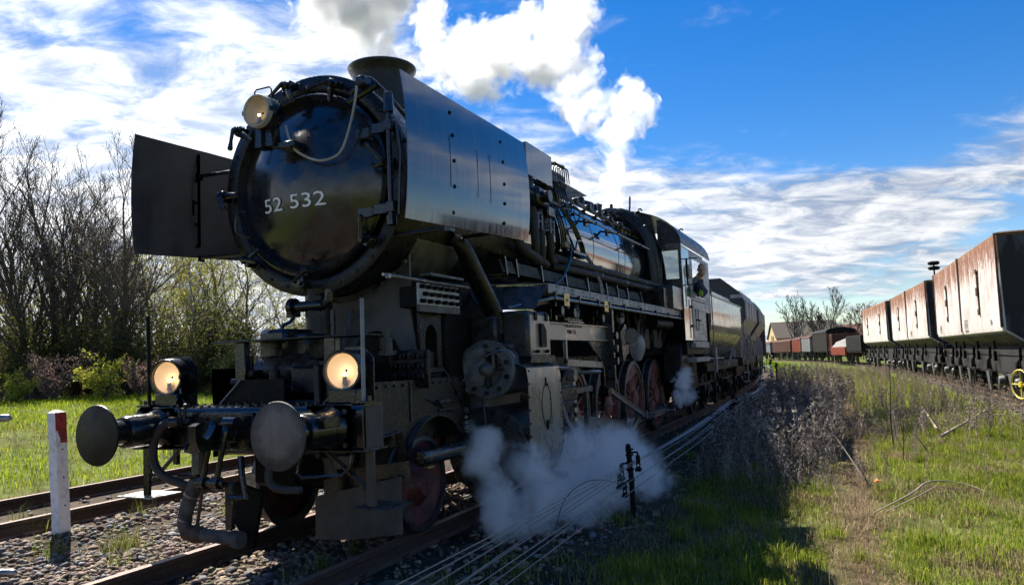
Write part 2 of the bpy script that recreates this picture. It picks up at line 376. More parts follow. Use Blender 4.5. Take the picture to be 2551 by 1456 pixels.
# ------------------------------------------------------------------ ground, tracks, ballast
def xc(y): return -0.0014*np.maximum(np.asarray(y, float)-11, 0)**2*(1/(1+np.maximum(np.asarray(y, float)-60, 0)*0.004))
def xr(y): return 9.15-0.0013*np.maximum(np.minimum(np.asarray(y, float), 130)-14, 0)**2
def sstep(x, a, b):
    t = np.clip((x-a)/(b-a), 0, 1); return t*t*(3-2*t)
def lump(x, y):
    return (np.sin(x*1.7+0.6*np.sin(y*1.1))*np.cos(y*1.3+1)+0.6*np.sin(x*3.9+y*2.3)+0.5*np.cos(y*4.1-x*2.2))*0.025
def gz(x, y):
    x = np.asarray(x, float); y = np.asarray(y, float); u = x-xc(np.minimum(y, 140))
    z = -0.17-0.14*sstep(u, 1.55, 2.3)
    z = z+0.10*sstep(-u, 2.4, 2.9)*(1-sstep(-u, 5.3, 6.2))+0.02*sstep(-u, 5.3, 6.2)
    z = z+0.86*sstep(-u, 6.2, 19.0)
    z = z+(sstep(-u, 5.8, 8)+sstep(u, 1.9, 2.6))*lump(x, y)*1.2
    v = x-xr(y); z = z+0.12*np.exp(-(v/1.6)**4)*sstep(u, 3, 5)
    z = z+0.05*sstep(u, 4.6, 6)*(1-sstep(u, 7, 7.6))
    return z
gx = np.concatenate([[-1500, -600, -250, -120, -80, -60, -45, -38], np.arange(-32, 14.01, 0.4), [16, 20, 28, 40, 60, 100, 200, 500, 1500]])
gy = np.concatenate([[-900, -300, -100, -50, -25, -14], np.arange(-9, 50, 0.4), np.arange(50, 130, 2.5), [140, 170, 220, 320, 600, 1200, 2500]])
GX, GY = np.meshgrid(gx, gy, indexing='ij')
gv = np.stack([GX, GY, gz(GX, GY)], -1).reshape(-1, 3)
ii, jj = np.meshgrid(np.arange(len(gx)-1), np.arange(len(gy)-1), indexing='ij'); k0 = (ii*len(gy)+jj).ravel()
gf = np.stack([k0, k0+len(gy), k0+len(gy)+1, k0+1], -1)
gu = (GX-xc(GY)).ravel()
soil = np.array([0.075, 0.058, 0.040]); turf = np.array([0.11, 0.135, 0.030]); straw = np.array([0.115, 0.078, 0.050]); stone_c = np.array([0.15, 0.115, 0.085])
wgt_t = np.clip(sstep(-gu, 5.9, 6.8)+sstep(gu, 2.6, 3.1)-sstep(gu, 3.95, 4.2)*(1-sstep(gu, 4.5, 4.8)), 0, 1)[:, None]
pathw = (sstep(gu, 3.95, 4.2)*(1-sstep(gu, 4.5, 4.8)))[:, None]
ballw = (1-sstep(gu, 1.2, 1.8))[:, None]*(1-sstep(-gu, 5.3, 6.0))[:, None]
gc = soil*(1-wgt_t)+turf*wgt_t; gc = gc*(1-pathw)+straw*pathw; gc = gc*(1-ballw)+stone_c*0.6*ballw
K['ground'] = mat('soil_and_turf', (1.0, 1.0, 1.0), (0.45, 0.47, 0.42), 0.95, scale=2.2, bump=0.8, bscale=14, attr=True, spec=0.1, detail=9)
g_me = raw_mesh('ground', gv, gf, K['ground'], gc, smooth=True)
obj_of('ground', g_me, label='grass and soil ground of the railway yard with a trodden path', kind='structure')

# ---- rails, sleepers, fastenings
RP = np.array([(-.036, 0), (.036, 0), (.036, -.038), (.009, -.055), (.009, -.135), (.07, -.150), (.07, -.160), (-.07, -.160), (-.07, -.150), (-.009, -.135), (-.009, -.055), (-.036, -.038)])
def rail_mb(fx, y0, y1, z, step=1.0):
    ys = np.arange(y0, y1+.01, step); mb = MB(); rings = []
    for y in ys:
        x = float(fx(y)); rings.append(np.stack([x+RP[:, 0], np.full(12, y), z+RP[:, 1]], -1))
    return mb.loft(rings)
def rail_mat():
    mt = K['rail'] = mat('rusty_rail', (0.060, 0.034, 0.022), (0.032, 0.022, 0.017), 0.65, 0.85, scale=22, bump=0.2, bscale=60)
    t = mt.node_tree; p = t.nodes['Principled BSDF']; lk = t.links
    src = p.inputs['Base Color'].links[0].from_socket
    ge = t.nodes.new('ShaderNodeTexCoord'); sx = t.nodes.new('ShaderNodeSeparateXYZ'); lk.new(ge.outputs['Normal'], sx.inputs[0])
    mr = t.nodes.new('ShaderNodeMapRange'); mr.inputs[1].default_value = .85; mr.inputs[2].default_value = .95; lk.new(sx.outputs[2], mr.inputs[0])
    mx = t.nodes.new('ShaderNodeMix'); mx.data_type = 'RGBA'; mx.inputs[7].default_value = (0.20, 0.115, 0.082, 1); lk.new(mr.outputs[0], mx.inputs[0]); lk.new(src, mx.inputs[6]); lk.new(mx.outputs[2], p.inputs['Base Color'])
    r2 = t.nodes.new('ShaderNodeMapRange'); r2.inputs[1].default_value = .85; r2.inputs[2].default_value = .95; r2.inputs[3].default_value = .75; r2.inputs[4].default_value = .42; lk.new(sx.outputs[2], r2.inputs[0]); lk.new(r2.outputs[0], p.inputs['Roughness'])
    return mt
rail_mat()
def sleeper_mb():
    mb = MB(); n = 9; rings = []
    for t in np.linspace(-1.27, 1.27, n):
        w = .125+rng.normal(0, .004); h = rng.normal(0, .004)
        rings.append(np.array([(t, -w, -.14), (t, w, -.14), (t, w, -.012+h), (t, w-.015, h), (t, -w+.015, h+rng.normal(0, .003)), (t, -w, -.012)]))
    return mb.loft(rings)
slp = [sleeper_mb().mesh('sleeper', (0, 0, 0), 30) for _ in range(3)]
for me in slp: me.materials.append(K['wood'])
fmb = MB()
fmb.box((-.11, -.07, 0), (.11, .07, .014), .004)
for sx in (-1, 1):
    fmb.box((sx*.045, -.035, .012), (sx*.085, .035, .035), .006)
    fmb.cyl((sx*.088, 0, .01), (sx*.088, 0, .055), .017, n=6)
fas = fmb.mesh('rail_fastening', (0, 0, 0)); fas.materials.append(K['rust'])
def track(label, fx, z, y0, y1, s0, s1, half=.7535, fasten=True):
    tr = bpy.data.objects.new('railway_track', None); COL.objects.link(tr); tag(tr, label, kind='structure'); ORG[tr.name] = (0, 0, 0)
    for s in (-1, 1): rail_mb(lambda y: fx(y)+s*half, y0, y1, z).build('rail', K['rail'], tr, smooth=30)
    y = s0; k = 0
    while y < s1:
        x = float(fx(y)); a = math.atan((float(fx(y+.5))-float(fx(y-.5))))
        o = bpy.data.objects.new('sleeper', slp[k % 3]); COL.objects.link(o); o.parent = tr; o.location = (x, y+random.uniform(-.03, .03), z-.174); o.rotation_euler[2] = -a+random.uniform(-.02, .02)
        if fasten and y < 16:
            for s in (-1, 1):
                f = bpy.data.objects.new('rail_fastening', fas); COL.objects.link(f); f.parent = tr; f.location = (x+s*half, y, z-.172); f.rotation_euler[2] = -a
        y += .63; k += 1
    return tr
track('rusty track in brown ballast under the steam locomotive', xc, 0.0, -6, 130, -4.6, 40)
track('empty rusty track in stones on the far side of the locomotive', lambda y: xc(y)-4.12, 0.09, -6, 60, -4.6, 24)
track('weedy siding carrying the rusty tub wagons', xr, 0.0, -4, 126, 12, 36, fasten=False)

# ---- ballast stones, thousands: one mass of stuff
def stone_variants(n=10):
    t = (1+5**.5)/2
    v = np.array([(-1,t,0),(1,t,0),(-1,-t,0),(1,-t,0),(0,-1,t),(0,1,t),(0,-1,-t),(0,1,-t),(t,0,-1),(t,0,1),(-t,0,-1),(-t,0,1)], float); v /= np.linalg.norm(v[0])
    f = np.array([(0,11,5),(0,5,1),(0,1,7),(0,7,10),(0,10,11),(1,5,9),(5,11,4),(11,10,2),(10,7,6),(7,1,8),(3,9,4),(3,4,2),(3,2,6),(3,6,8),(3,8,9),(4,9,5),(2,4,11),(6,2,10),(8,6,7),(9,8,1)])
    out = []
    for _ in range(n):
        w = v*(1+rng.normal(0, .10, (12, 1)))
        for _k in range(7):
            pn = rng.normal(0, 1, 3); pn /= np.linalg.norm(pn); pd = rng.uniform(.42, .75); e_ = np.maximum(w@pn-pd, 0); w = w-e_[:, None]*pn
        w = w*np.array([1.0, rng.uniform(.6, .9), rng.uniform(.45, .7)]); out.append(w)
    return out, f
SV, SF = stone_variants()
def scatter(name, variants, F, pos, size, mat_, cols, tilt=.5, kind='stuff', label=None, zrot=True):
    n = len(pos); idx = rng.integers(0, len(variants), n); V = np.stack(variants)[idx]
    a = rng.uniform(0, 2*PI, n); b = rng.normal(0, tilt, n)
    V = V*np.asarray(size)[:, None, None]
    cb, sb = np.cos(b)[:, None], np.sin(b)[:, None]
    x, y, z = V[..., 0], V[..., 1]*cb-V[..., 2]*sb, V[..., 1]*sb+V[..., 2]*cb
    ca_, sa_ = np.cos(a)[:, None], np.sin(a)[:, None]
    V = np.stack([x*ca_-y*sa_, x*sa_+y*ca_, z], -1)+pos[:, None]
    nv = V.shape[1]
    FF = (F[None]+(np.arange(n)*nv)[:, None, None]).reshape(-1, F.shape[1])
    me = raw_mesh(name, V.reshape(-1, 3), FF, mat_, np.repeat(cols, nv, 0))
    return obj_of(name, me, label=label, kind=kind)
def stones_xy(n, x0, x1, y0, y1, pw=1.6):
    y = y0+(y1-y0)*rng.random(n)**pw; x = rng.uniform(x0, x1, n); return x+xc(y), y
bx, by = [], []
for n, x0, x1, y0, y1, pw in ((21000, -3.2, .8, -2.0, 6, 1.15), (5500, -5.9, 2.2, -2.2, 22, 1.5), (2000, .7, 2.3, -1.0, 8, 1.1), (1600, -6.0, 2.2, 16, 45, 1.2)):
    a, b = stones_xy(n, x0, x1, y0, y1, pw); bx.append(a); by.append(b)
bx = np.concatenate(bx); by = np.concatenate(by); u = bx-xc(by)
keep = np.ones(len(bx), bool)
for c, z in ((0, 0), (-4.12, .09)):
    for s in (-.7535, .7535): keep &= abs(u-c-s) > .085
onslp = (abs(u) < 1.3) & (((by+4.6+.125) % .63) < .25) & (rng.random(len(bx)) < .8); keep &= ~onslp
onslp = (abs(u+4.12) < 1.3) & (((by+4.6+.125) % .63) < .25) & (rng.random(len(bx)) < .8); keep &= ~onslp
bx, by = bx[keep], by[keep]
bs = np.clip(rng.lognormal(math.log(.027), .45, len(bx)), .012, .065)
bcol = np.array([0.22, 0.165, 0.12])*rng.uniform(.25, 1.75, (len(bx), 1))*np.array([1, 1, 1])+rng.normal(0, .012, (len(bx), 3))
gr = rng.random(len(bx)) < np.where(bx < -1.9, .38, .12); bcol[gr] = np.array([0.15, 0.15, 0.155])*rng.uniform(.3, 1.8, (gr.sum(), 1))
K['stone'] = mat('ballast_stone', (1, 1, 1), (.7, .68, .66), 0.85, scale=30, attr=True, bump=0.2, bscale=90)
scatter('ballast_gravel', SV, SF, np.stack([bx, by, gz(bx, by)+bs*.25], -1), bs, K['stone'], np.clip(bcol, .02, .6), label='brown and grey ballast stones between and beside the rails')
# ------------------------------------------------------------------ steam locomotive
loco = thing('steam_locomotive', (0, 0, 0), 'big black steam locomotive numbered 52 532 with smoke deflectors, steaming on the near track', 'locomotive')
def part(mb, name, m_, parent=None, **kw): return mb.build(name, K[m_], parent or loco, **kw)
CZ = 3.17      # boiler axis height

# ---- buffer beam
b = MB(); pf = [(.27, .885), (.27, 1.222)]+[(.062-.062*math.sin(q), 1.16+.062*math.cos(q)) for q in np.linspace(0, PI/2, 7)]+[(.035-.035*math.cos(q), .92-.035*math.sin(q)) for q in np.linspace(0, PI/2, 5)]
b.loft([[(x, y, z) for y, z in pf] for x in (-1.15, 1.15)])
b.box((-1.17, -.01, .872), (1.17, .30, .892), .006)
beam = part(b, 'buffer_beam', 'black')
b = MB()
for x in np.linspace(-.78, .78, 20): b.cyl((x, .045, 1.215), (x, .045, 1.232), .014, n=6)
for x in np.linspace(-.75, .75, 18): b.cyl((x, .2, 1.215), (x, .2, 1.235), .016, n=6)
for x in (-.6, -.35, .38, .6, -.2):
    for z in (.95, 1.12): b.cyl((x, 0, z), (x, -.014, z), .016, n=6)
b.build('rivets', K['black'], beam, kind='stuff')
b = MB()
for s in (-1, 1): b.box((s*1.154, .03, .9), (s*1.16, .25, 1.2), .003)
b.build('end_plate', K['brown'], beam)

# ---- buffers
def buffer(s, y=0, z=1.05, sgn=-1, parent=None, x=.875, hr=.233, mk='black', ln=.60):
    b = MB(); X = s*x
    b.box((X-.20, y, z-.165), (X+.20, y+sgn*.028, z+.165), .008)
    b.lathe([(.02, .165), (.06, .145), (.10, .132), (.34, .128), (.36, .118)], (X, y, z), (0, sgn, 0), 26)
    b.lathe([(.33, .098), (ln-.05, .094)], (X, y, z), (0, sgn, 0), 22)
    if y == 0 and s > 0: b.box((X+.05, y-.30, z+.02), (X+.17, y-.12, z+.10), .006)
    o = part(b, 'buffer', mk, parent)
    h = MB(); h.lathe([(ln-.09, .10), (ln-.055, .15), (ln-.035, hr-.01), (ln-.022, hr), (ln-.012, hr-.003), (ln-.002, hr*.62), (ln+.006, .02)], (X, y, z), (0, sgn, 0), 40)
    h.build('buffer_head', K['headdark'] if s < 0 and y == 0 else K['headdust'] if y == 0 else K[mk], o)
    w = MB()
    for dx in (-.155, .155):
        for dz in (-.12, .12): w.cyl((X+dx, y+sgn*.025, z+dz), (X+dx, y+sgn*.055, z+dz), .022, n=6)
    w.build('bolt', K[mk], o, kind='stuff')
    return o
K['headdust'] = mat('buffer_face_steel', (0.025, 0.024, 0.023), (0.19, 0.17, 0.155), 0.35, 0.7, metal=0.1, scale=4.5, bump=0.25, bscale=70, lo=0.36, hi=0.68, spec=0.4, detail=10, streak=((0.012, 0.011, 0.010), .52, .70))
def greasy_head(mt, worn, dark, r0, r1):
    t = mt.node_tree; nd = t.nodes; lk = t.links; p = nd['Principled BSDF']
    tcn = nd.new('ShaderNodeTexCoord'); ab = nd.new('ShaderNodeVectorMath'); ab.operation = 'ABSOLUTE'; lk.new(tcn.outputs['Object'], ab.inputs[0])
    ml = nd.new('ShaderNodeVectorMath'); ml.operation = 'MULTIPLY'; lk.new(ab.outputs[0], ml.inputs[0]); ml.inputs[1].default_value = (1, 0, 1)
    di = nd.new('ShaderNodeVectorMath'); di.operation = 'DISTANCE'; lk.new(ml.outputs[0], di.inputs[0]); di.inputs[1].default_value = (.885, 0, 1.075)
    n_ = nd.new('ShaderNodeTexNoise'); n_.inputs['Scale'].default_value = 11; n_.inputs['Detail'].default_value = 8; n_.inputs['Roughness'].default_value = .7; lk.new(tcn.outputs['Object'], n_.inputs['Vector'])
    ad = nd.new('ShaderNodeMath'); ad.operation = 'MULTIPLY_ADD'; lk.new(n_.outputs[0], ad.inputs[0]); ad.inputs[1].default_value = .22; lk.new(di.outputs['Value'], ad.inputs[2])
    mr = nd.new('ShaderNodeMapRange'); mr.interpolation_type = 'SMOOTHSTEP'; mr.inputs[1].default_value = r0; mr.inputs[2].default_value = r1; lk.new(ad.outputs[0], mr.inputs[0])
    mx = nd.new('ShaderNodeMix'); mx.data_type = 'RGBA'; mx.inputs[6].default_value = (*worn, 1); mx.inputs[7].default_value = (*dark, 1); lk.new(mr.outputs[0], mx.inputs[0])
    m2 = nd.new('ShaderNodeMix'); m2.data_type = 'RGBA'; m2.inputs[0].default_value = .45; lk.new(mx.outputs[2], m2.inputs[6]); lk.new(p.inputs['Base Color'].links[0].from_socket, m2.inputs[7]); lk.new(m2.outputs[2], p.inputs['Base Color'])
greasy_head(K['headdust'], (.21, .185, .165), (.012, .0115, .011), .22, .33)
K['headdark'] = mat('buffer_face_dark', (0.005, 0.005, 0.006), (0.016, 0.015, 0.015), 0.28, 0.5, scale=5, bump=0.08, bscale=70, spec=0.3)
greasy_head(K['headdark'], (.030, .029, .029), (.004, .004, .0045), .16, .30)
buffer(-1); buffer(1)

# ---- marker rods on the beam ends
for s in (-1, 1):
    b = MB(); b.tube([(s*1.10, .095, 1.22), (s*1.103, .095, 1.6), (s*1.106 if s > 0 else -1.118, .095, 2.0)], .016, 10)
    o = part(b, 'marker_rod', 'grey' if s > 0 else 'char')  # right rod coloured light grey to show reflected light, left one black
    b = MB(); b.box((s*1.10-.075, .03, 1.222), (s*1.10+.075, .16, 1.24), .003); b.cyl((s*1.10-.05, .095, 1.23), (s*1.10-.05, .095, 1.275), .016, n=6); b.cyl((s*1.10+.05, .095, 1.23), (s*1.10+.05, .095, 1.275), .016, n=6)
    b.build('rod_foot', K['black'], o)

# ---- headlamps
def headlamp(c, r, foot, plate=True, glow=1.0, half=False):
    c = np.array(c); ax = (-.20, .98, 0) if plate else (0, 1, 0)
    b = MB(); b.lathe([(.03, r*.97), (.05, r*1.02), (.16, r*1.0), (.17, r*.9), (.20, r*.86), (.215, r*.5), (.218, .01)], c, ax, 32, caps=False)
    o = part(b, 'headlamp', 'black')
    b = MB(); b.lathe([(.05, r*.99), (0, r*1.0), (-.012, r*.96), (-.010, r*.86), (.012, r*.83), (.05, r*.84)], c, ax, 36, caps=False); b.build('lamp_rim', K['black'] if plate else K['rope'], o)
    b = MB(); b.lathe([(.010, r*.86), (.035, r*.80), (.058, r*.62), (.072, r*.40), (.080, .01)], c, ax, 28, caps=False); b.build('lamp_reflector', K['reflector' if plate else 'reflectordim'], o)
    b = MB(); b.lathe([(.008, r*.845), (-.004, r*.55), (-.008, .01)], c, ax, 28, caps=False); b.build('lamp_glass', K['lens'], o)
    b = MB(); b.sph(c+np.array([.0, .030, -.030]), .012, 10); b.build('bulb', K['bulb'], o)
    b = MB(); b.cyl(c+np.array([0, .034, -.105]), c+np.array([0, .032, -.045]), .021, .016, n=10); b.build('bulb_socket', K['steel'], o)
    li = bpy.data.lights.new('bulb_light', 'POINT'); li.energy = 0.5*glow; li.color = (1.0, .70, .40); li.shadow_soft_size = .014
    lo = bpy.data.objects.new('bulb_light', li); COL.objects.link(lo); lo.location = c+np.array([0, .008, -.012]); lo.parent = o
    b = MB()
    if plate:
        x0, x1, zt = c[0]-.175, c[0]+.175, c[2]+.18
        b.prism([(x0, 1.222), (x1, 1.222), (x1, zt-.09), (x1-.09, zt), (x0+.09, zt), (x0, zt-.09)], (0, c[1]+.16, 0), (1, 0, 0), (0, 0, 1), (0, .012, 0))
        b.box((c[0]-.13, c[1]-.01, 1.222), (c[0]+.13, c[1]+.17, c[2]-r*.86), .01)
    else:
        b.prism([(-.10, -.30), (.10, -.30), (.075, -.10), (-.085, -.10)], c+np.array([0, .08, 0]), (1, 0, 0), (0, 0, 1), (0, .12, 0))
        b.box(c+np.array([-.02, .05, -.31]), c+np.array([.0, .2, -.1])); b.box(c+np.array([.10, .12, -.33]), c+np.array([.30, .30, -.27]), .01)
        b.tube([c+np.array([-.11, .1, .10]), c+np.array([-.11, .1, .215]), c+np.array([-.09, .1, .235]), c+np.array([.06, .1, .235]), c+np.array([.08, .1, .21]), c+np.array([.08, .1, .1])], .007, 6)
        b.cyl(c+np.array([.06, .17, .07]), c+np.array([.24, .23, .12]), .022, n=8)
    b.build('lamp_bracket', K['black'], o)
    for sg in (-1, 1): MB().box(c+np.array([sg*r*1.0-.012, -.01, -.02]), c+np.array([sg*r*1.0+.012, .03, .02]), .004).build('lamp_catch', K['black'], o)
    return o
headlamp((-.907, .10, 1.466), .158, 1.22, glow=.27); headlamp((.907, .10, 1.466), .158, 1.22, glow=.27)
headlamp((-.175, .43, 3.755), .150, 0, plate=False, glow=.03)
b = MB(); b.tube([(-.80, .16, 1.42), (-.79, .14, 1.36), (-.785, .15, 1.29), (-.78, .18, 1.24)], .008, 6, 4); part(b, 'lamp_conduit', 'grey')

# ---- smokebox with front ring and domed door
b = MB(); b.lathe([(0, 1.0), (2.55, 1.0)], (0, .98, CZ), (0, 1, 0), 64)
smb = part(b, 'smokebox', 'soot')
b = MB(); b.lathe([(.06, .80), (.0, .86), (-.02, .875), (-.03, .90), (-.03, 1.005), (-.02, 1.02), (.03, 1.025), (.05, 1.0)], (0, .96, CZ), (0, 1, 0), 72, caps=False)
b.build('front_ring', K['soot'], smb)
b = MB()
for a in np.linspace(0, 2*PI, 30, endpoint=False): b.sph((.965*math.cos(a), .922, CZ+.965*math.sin(a)), .018, 6, (1, .6, 1))
b.build('ring_rivets', K['soot'], smb, kind='stuff')
BR = 1.42   # radius of the dome
def dome_y(r): return .705+(BR-np.sqrt(np.maximum(BR**2-np.asarray(r)**2, 0)))
b = MB()
pr = [(0.95, .80), (.925, .842), (.90, .85), (.880, .838), (.865, .82), (.85, .80)]+[(float(dome_y(r))-.02*0, r) for r in (.745, .70, .62, .54, .45, .36, .27, .18, .09, .001)]
pr[5] = (float(dome_y(.79))+.004, .79)
b.lathe([(y-.9, r) for y, r in pr], (0, .9, CZ), (0, 1, 0), 72, caps=False)
door = b.build('smokebox_door', K['door'] if 'door' in K else K['gloss'], smb, smooth=30)
def bend_door(w, v):
    w = w.copy(); rr = np.hypot(w[:, 0], w[:, 2]-CZ); w[:, 1] = dome_y(rr)-.006-(v[:, 2] > 0)*.004; return w
text_mb('52 532', .178, (-.05, .7, 2.975), (1.42, 0, 0), (0, 0, 1), (0, -1, 0), .004, 1.03, bend=bend_door).build('locomotive_number', K['white'], smb, smooth=0, label='white painted number 52 532')
# clamps round the door
for ang, tip in ((98, .78), (66, .80), (3, .82), (-41, .79), (-92, .80), (-134, .99), (181, 1.0), (141, 1.0)):
    a = R(ang); e = np.array([math.cos(a), 0, math.sin(a)]); t_ = np.array([-math.sin(a), 0, math.cos(a)]); c0 = np.array([0, 0, CZ]); b = MB()
    b.box((-.03, -.10, -.05), (.03, .02, .05), .008, Matrix.Translation(c0+e*.93+np.array([0, .87, 0])) @ Matrix.Rotation(-a, 4, 'Y'))
    b.tube([c0+e*.95+np.array([0, .80, 0]), c0+e*.86+np.array([0, .79, 0]), c0+e*.77+np.array([0, .83, 0])], [.026, .03, .022], 8)
    b.cyl(c0+e*.91+np.array([0, .84, 0]), c0+e*.91+np.array([0, .70, 0]), .022, n=8)
    b.cyl(c0+e*.91+np.array([0, .745, 0])-t_*.02, c0+e*.91+np.array([0, .72, 0])+t_*(.02), .034, n=6)
    h0 = c0+e*.91+np.array([0, .70, 0]); b.tube([h0, h0-e*.06+t_*.09+np.array([0, -.015, 0]), h0-e*.10+t_*.15+np.array([0, -.02, 0])], [.018, .016, .025], 8); b.sph(h0-e*.10+t_*.15+np.array([0, -.02, 0]), .026, 8)
    b.build('door_clamp', K['black'], smb)
# hinge pin and straps
b = MB(); b.cyl((.985, .73, 2.66), (.985, .73, 3.78), .026, n=12); b.cyl((.985, .73, 3.62), (.985, .73, 3.80), .046, .04, n=12, bev=.008); b.cyl((.985, .73, 2.66), (.985, .73, 2.74), .045, n=12)
b.tube([(1.03, .76, 3.55), (1.06, .78, 3.3), (1.03, .77, 2.75)], .014, 6)
b.build('hinge_pin', K['black'], smb)
for z0, z1 in ((3.475, 3.555), (2.775, 2.855)):
    b = MB(); zz = (z0+z1)/2
    xs = np.linspace(.60, 1.0, 7); rows = []
    for x in xs:
        y = min(float(dome_y(math.hypot(min(x, .8), zz-CZ)))-.03, .80) if x < .75 else .745
        rows.append(y)
    g = np.stack([np.stack([xs, rows, np.full(7, z0)], -1), np.stack([xs, rows, np.full(7, z1)], -1)])
    b.sheet(g, (0, .05, 0)); b.box((.94, .70, z0-.01), (1.03, .80, z1+.01), .01)
    b.build('hinge_strap', K['black'], smb)
b = MB(); b.tube([(-.66, .80, 2.98), (-.72, .76, 2.96), (-.74, .76, 2.80), (-.66, .78, 2.74), (-.60, .80, 2.73)], .012, 6, 3); b.build('grab_handle', K['black'], smb)
b = MB(); b.tube([(-.05, .66, 3.66), (.02, .62, 3.52), (.11, .62, 3.39), (.28, .66, 3.30), (.42, .70, 3.31), (.52, .71, 3.38), (.60, .72, 3.58), (.66, .72, 3.80), (.69, .72, 4.0)], .0115, 8, 5)
part(b, 'lamp_cable', 'rope')
b = MB(); b.tube([(.60, .74, 3.86), (.70, .78, 3.98), (.76, .86, 3.98), (.95, 1.0, 3.72), (1.0, 1.3, 3.5)], .02, 8, 4); b.box((.66, .70, 3.9), (.76, .86, 4.0), .02, None); b.cyl((.58, .72, 3.78), (.80, .84, 3.93), .03, n=8)
part(b, 'cable_socket', 'black')

# ---- chimney
b = MB(); b.lathe([(-.62, .46), (-.50, .38), (-.42, .325), (-.40, .335), (-.385, .335), (-.37, .318), (-.05, .315), (.0, .328), (.05, .362), (.07, .37), (.085, .366), (.085, .30), (-.5, .27)], (0, 2.18, 4.60), (0, 0, 1), 44, caps=False)
part(b, 'chimney', 'soot')

# ---- smoke deflectors
ZS = np.linspace(0, 1, 9)
def defl(s):
    g = []
    for y in np.linspace(.22, 2.64, 3):
        t = (y-.22)/2.42; zb = 2.59+.13*t; zt = 3.745+.025*t; row = []
        for q in ZS:
            z = zb+(zt-zb)*q; x = 1.47-.045*(abs(q-.47)/.5)**2.2
            row.append((s*x, y, z if s > 0 else z-.05*(1-t)*(q)))
        g.append(row)
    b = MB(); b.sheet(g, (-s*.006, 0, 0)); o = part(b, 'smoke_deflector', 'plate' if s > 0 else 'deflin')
    for col, zs in ((.97, (3.61, 3.41, 3.19, 2.97, 2.75)), (2.0, (3.61, 3.41, 3.19, 3.0, 2.81))):
        for z in zs: MB().lathe([(-.012, .020), (.006, .018), (.012, .009)], (s*(1.47-.045*(abs((z-2.66)/1.09-.47)/.5)**2.2), col, z), (s, 0, 0), 8).build('bolt', K['char'], o)
    if s > 0:
        for col in (.90, 1.42, 1.68): MB().box((1.4695, col, 2.95), (1.4715, col+.004, 3.40)).build('panel_seam', K['char'], o)
    f = MB()
    for col in (.97, 2.0): f.box((s*1.41, col-.02, 2.74), (s*1.418, col+.02, 3.68), .003)
    if s < 0: f.box((s*1.452, .93, 2.66), (s*1.463, .955, 3.72))
    f.build('stiffener', K['char'], o)
    return o
K['deflin'] = mat('deflector_inner_paint', (0.030, 0.027, 0.027), (0.055, 0.050, 0.047), 0.40, 0.6, scale=4, bump=0.05, bscale=60, spec=0.6)
defl(1); defl(-1)
for s in (-1, 1):
    for y, z, a in ((.98, 3.44, .85), (2.0, 3.44, .93), (1.0, 2.62, .82), (2.0, 2.72, .9)):
        b = MB(); b.tube([(s*.82, y, z), (s*1.40, y-.02 if y < 1.5 else y, z+.01)], .019, 8); b.box((s*1.36, y-.05, z-.025), (s*1.415, y+.04, z+.035), .005)
        part(b, 'deflector_strut', 'black')
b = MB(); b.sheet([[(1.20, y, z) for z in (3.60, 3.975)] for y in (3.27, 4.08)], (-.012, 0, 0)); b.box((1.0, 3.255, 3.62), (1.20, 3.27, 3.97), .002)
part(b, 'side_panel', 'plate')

# ---- boiler
b = MB(); b.lathe([(0, .965), (.05, .965), (.052, .945), (7.2, .945)], (0, 3.50, CZ), (0, 1, 0), 72); boiler = part(b, 'boiler', 'boiler')
for y in (3.72, 4.55, 5.30, 6.47, 7.86, 8.26, 8.9):
    MB().lathe([(0, .944), (.002, .951), (.05, .951), (.052, .944)], (0, y, CZ), (0, 1, 0), 72, caps=False).build('boiler_band', K['gloss'], boiler)
b = MB(); b.lathe([(-.1, .36), (.15, .33), (.33, .29), (.40, .18), (.42, .01)], (0, 5.0, 3.98), (0, 0, 1), 24); b.build('steam_dome', K['boiler'], boiler)
b = MB(); b.box((-.42, 3.6, 4.0), (.42, 4.4, 4.32), .06); b.box((-.36, 6.2, 4.0), (.36, 7.2, 4.26), .06); b.build('sand_box', K['black'], boiler)
b = MB(); b.lathe([(-.1, .24), (.1, .22), (.22, .20), (.26, .10), (.262, .01)], (.1, 8.5, 4.08), (0, 0, 1), 16)
for y in (8.2, 8.75, 9.0): b.box((.05, y, 4.1), (.25, y+.12, 4.36), .03)
b.build('valve_cover', K['soot'], boiler)
for i, y in enumerate((9.1, 9.38, 9.66, 9.94, 10.2)):
    a = R(47); e = np.array([math.cos(a), 0, math.sin(a)])
    MB().lathe([(0, .11), (.03, .10), (.05, .06), (.055, .01)], np.array([0, y, CZ])+e*.94, e, 12).build('washout_plug', K['gloss'], boiler)
b = MB(); b.tube([(.70, 3.4, 3.88), (.72, 6.0, 3.86), (.72, 8.9, 3.86), (.75, 10.4, 3.84)], .035, 8)
for y in np.arange(3.8, 9.2, .62): b.box((.66, y, 3.83), (.78, y+.09, 3.92), .015)
part(b, 'lubricating_pipe', 'soot')
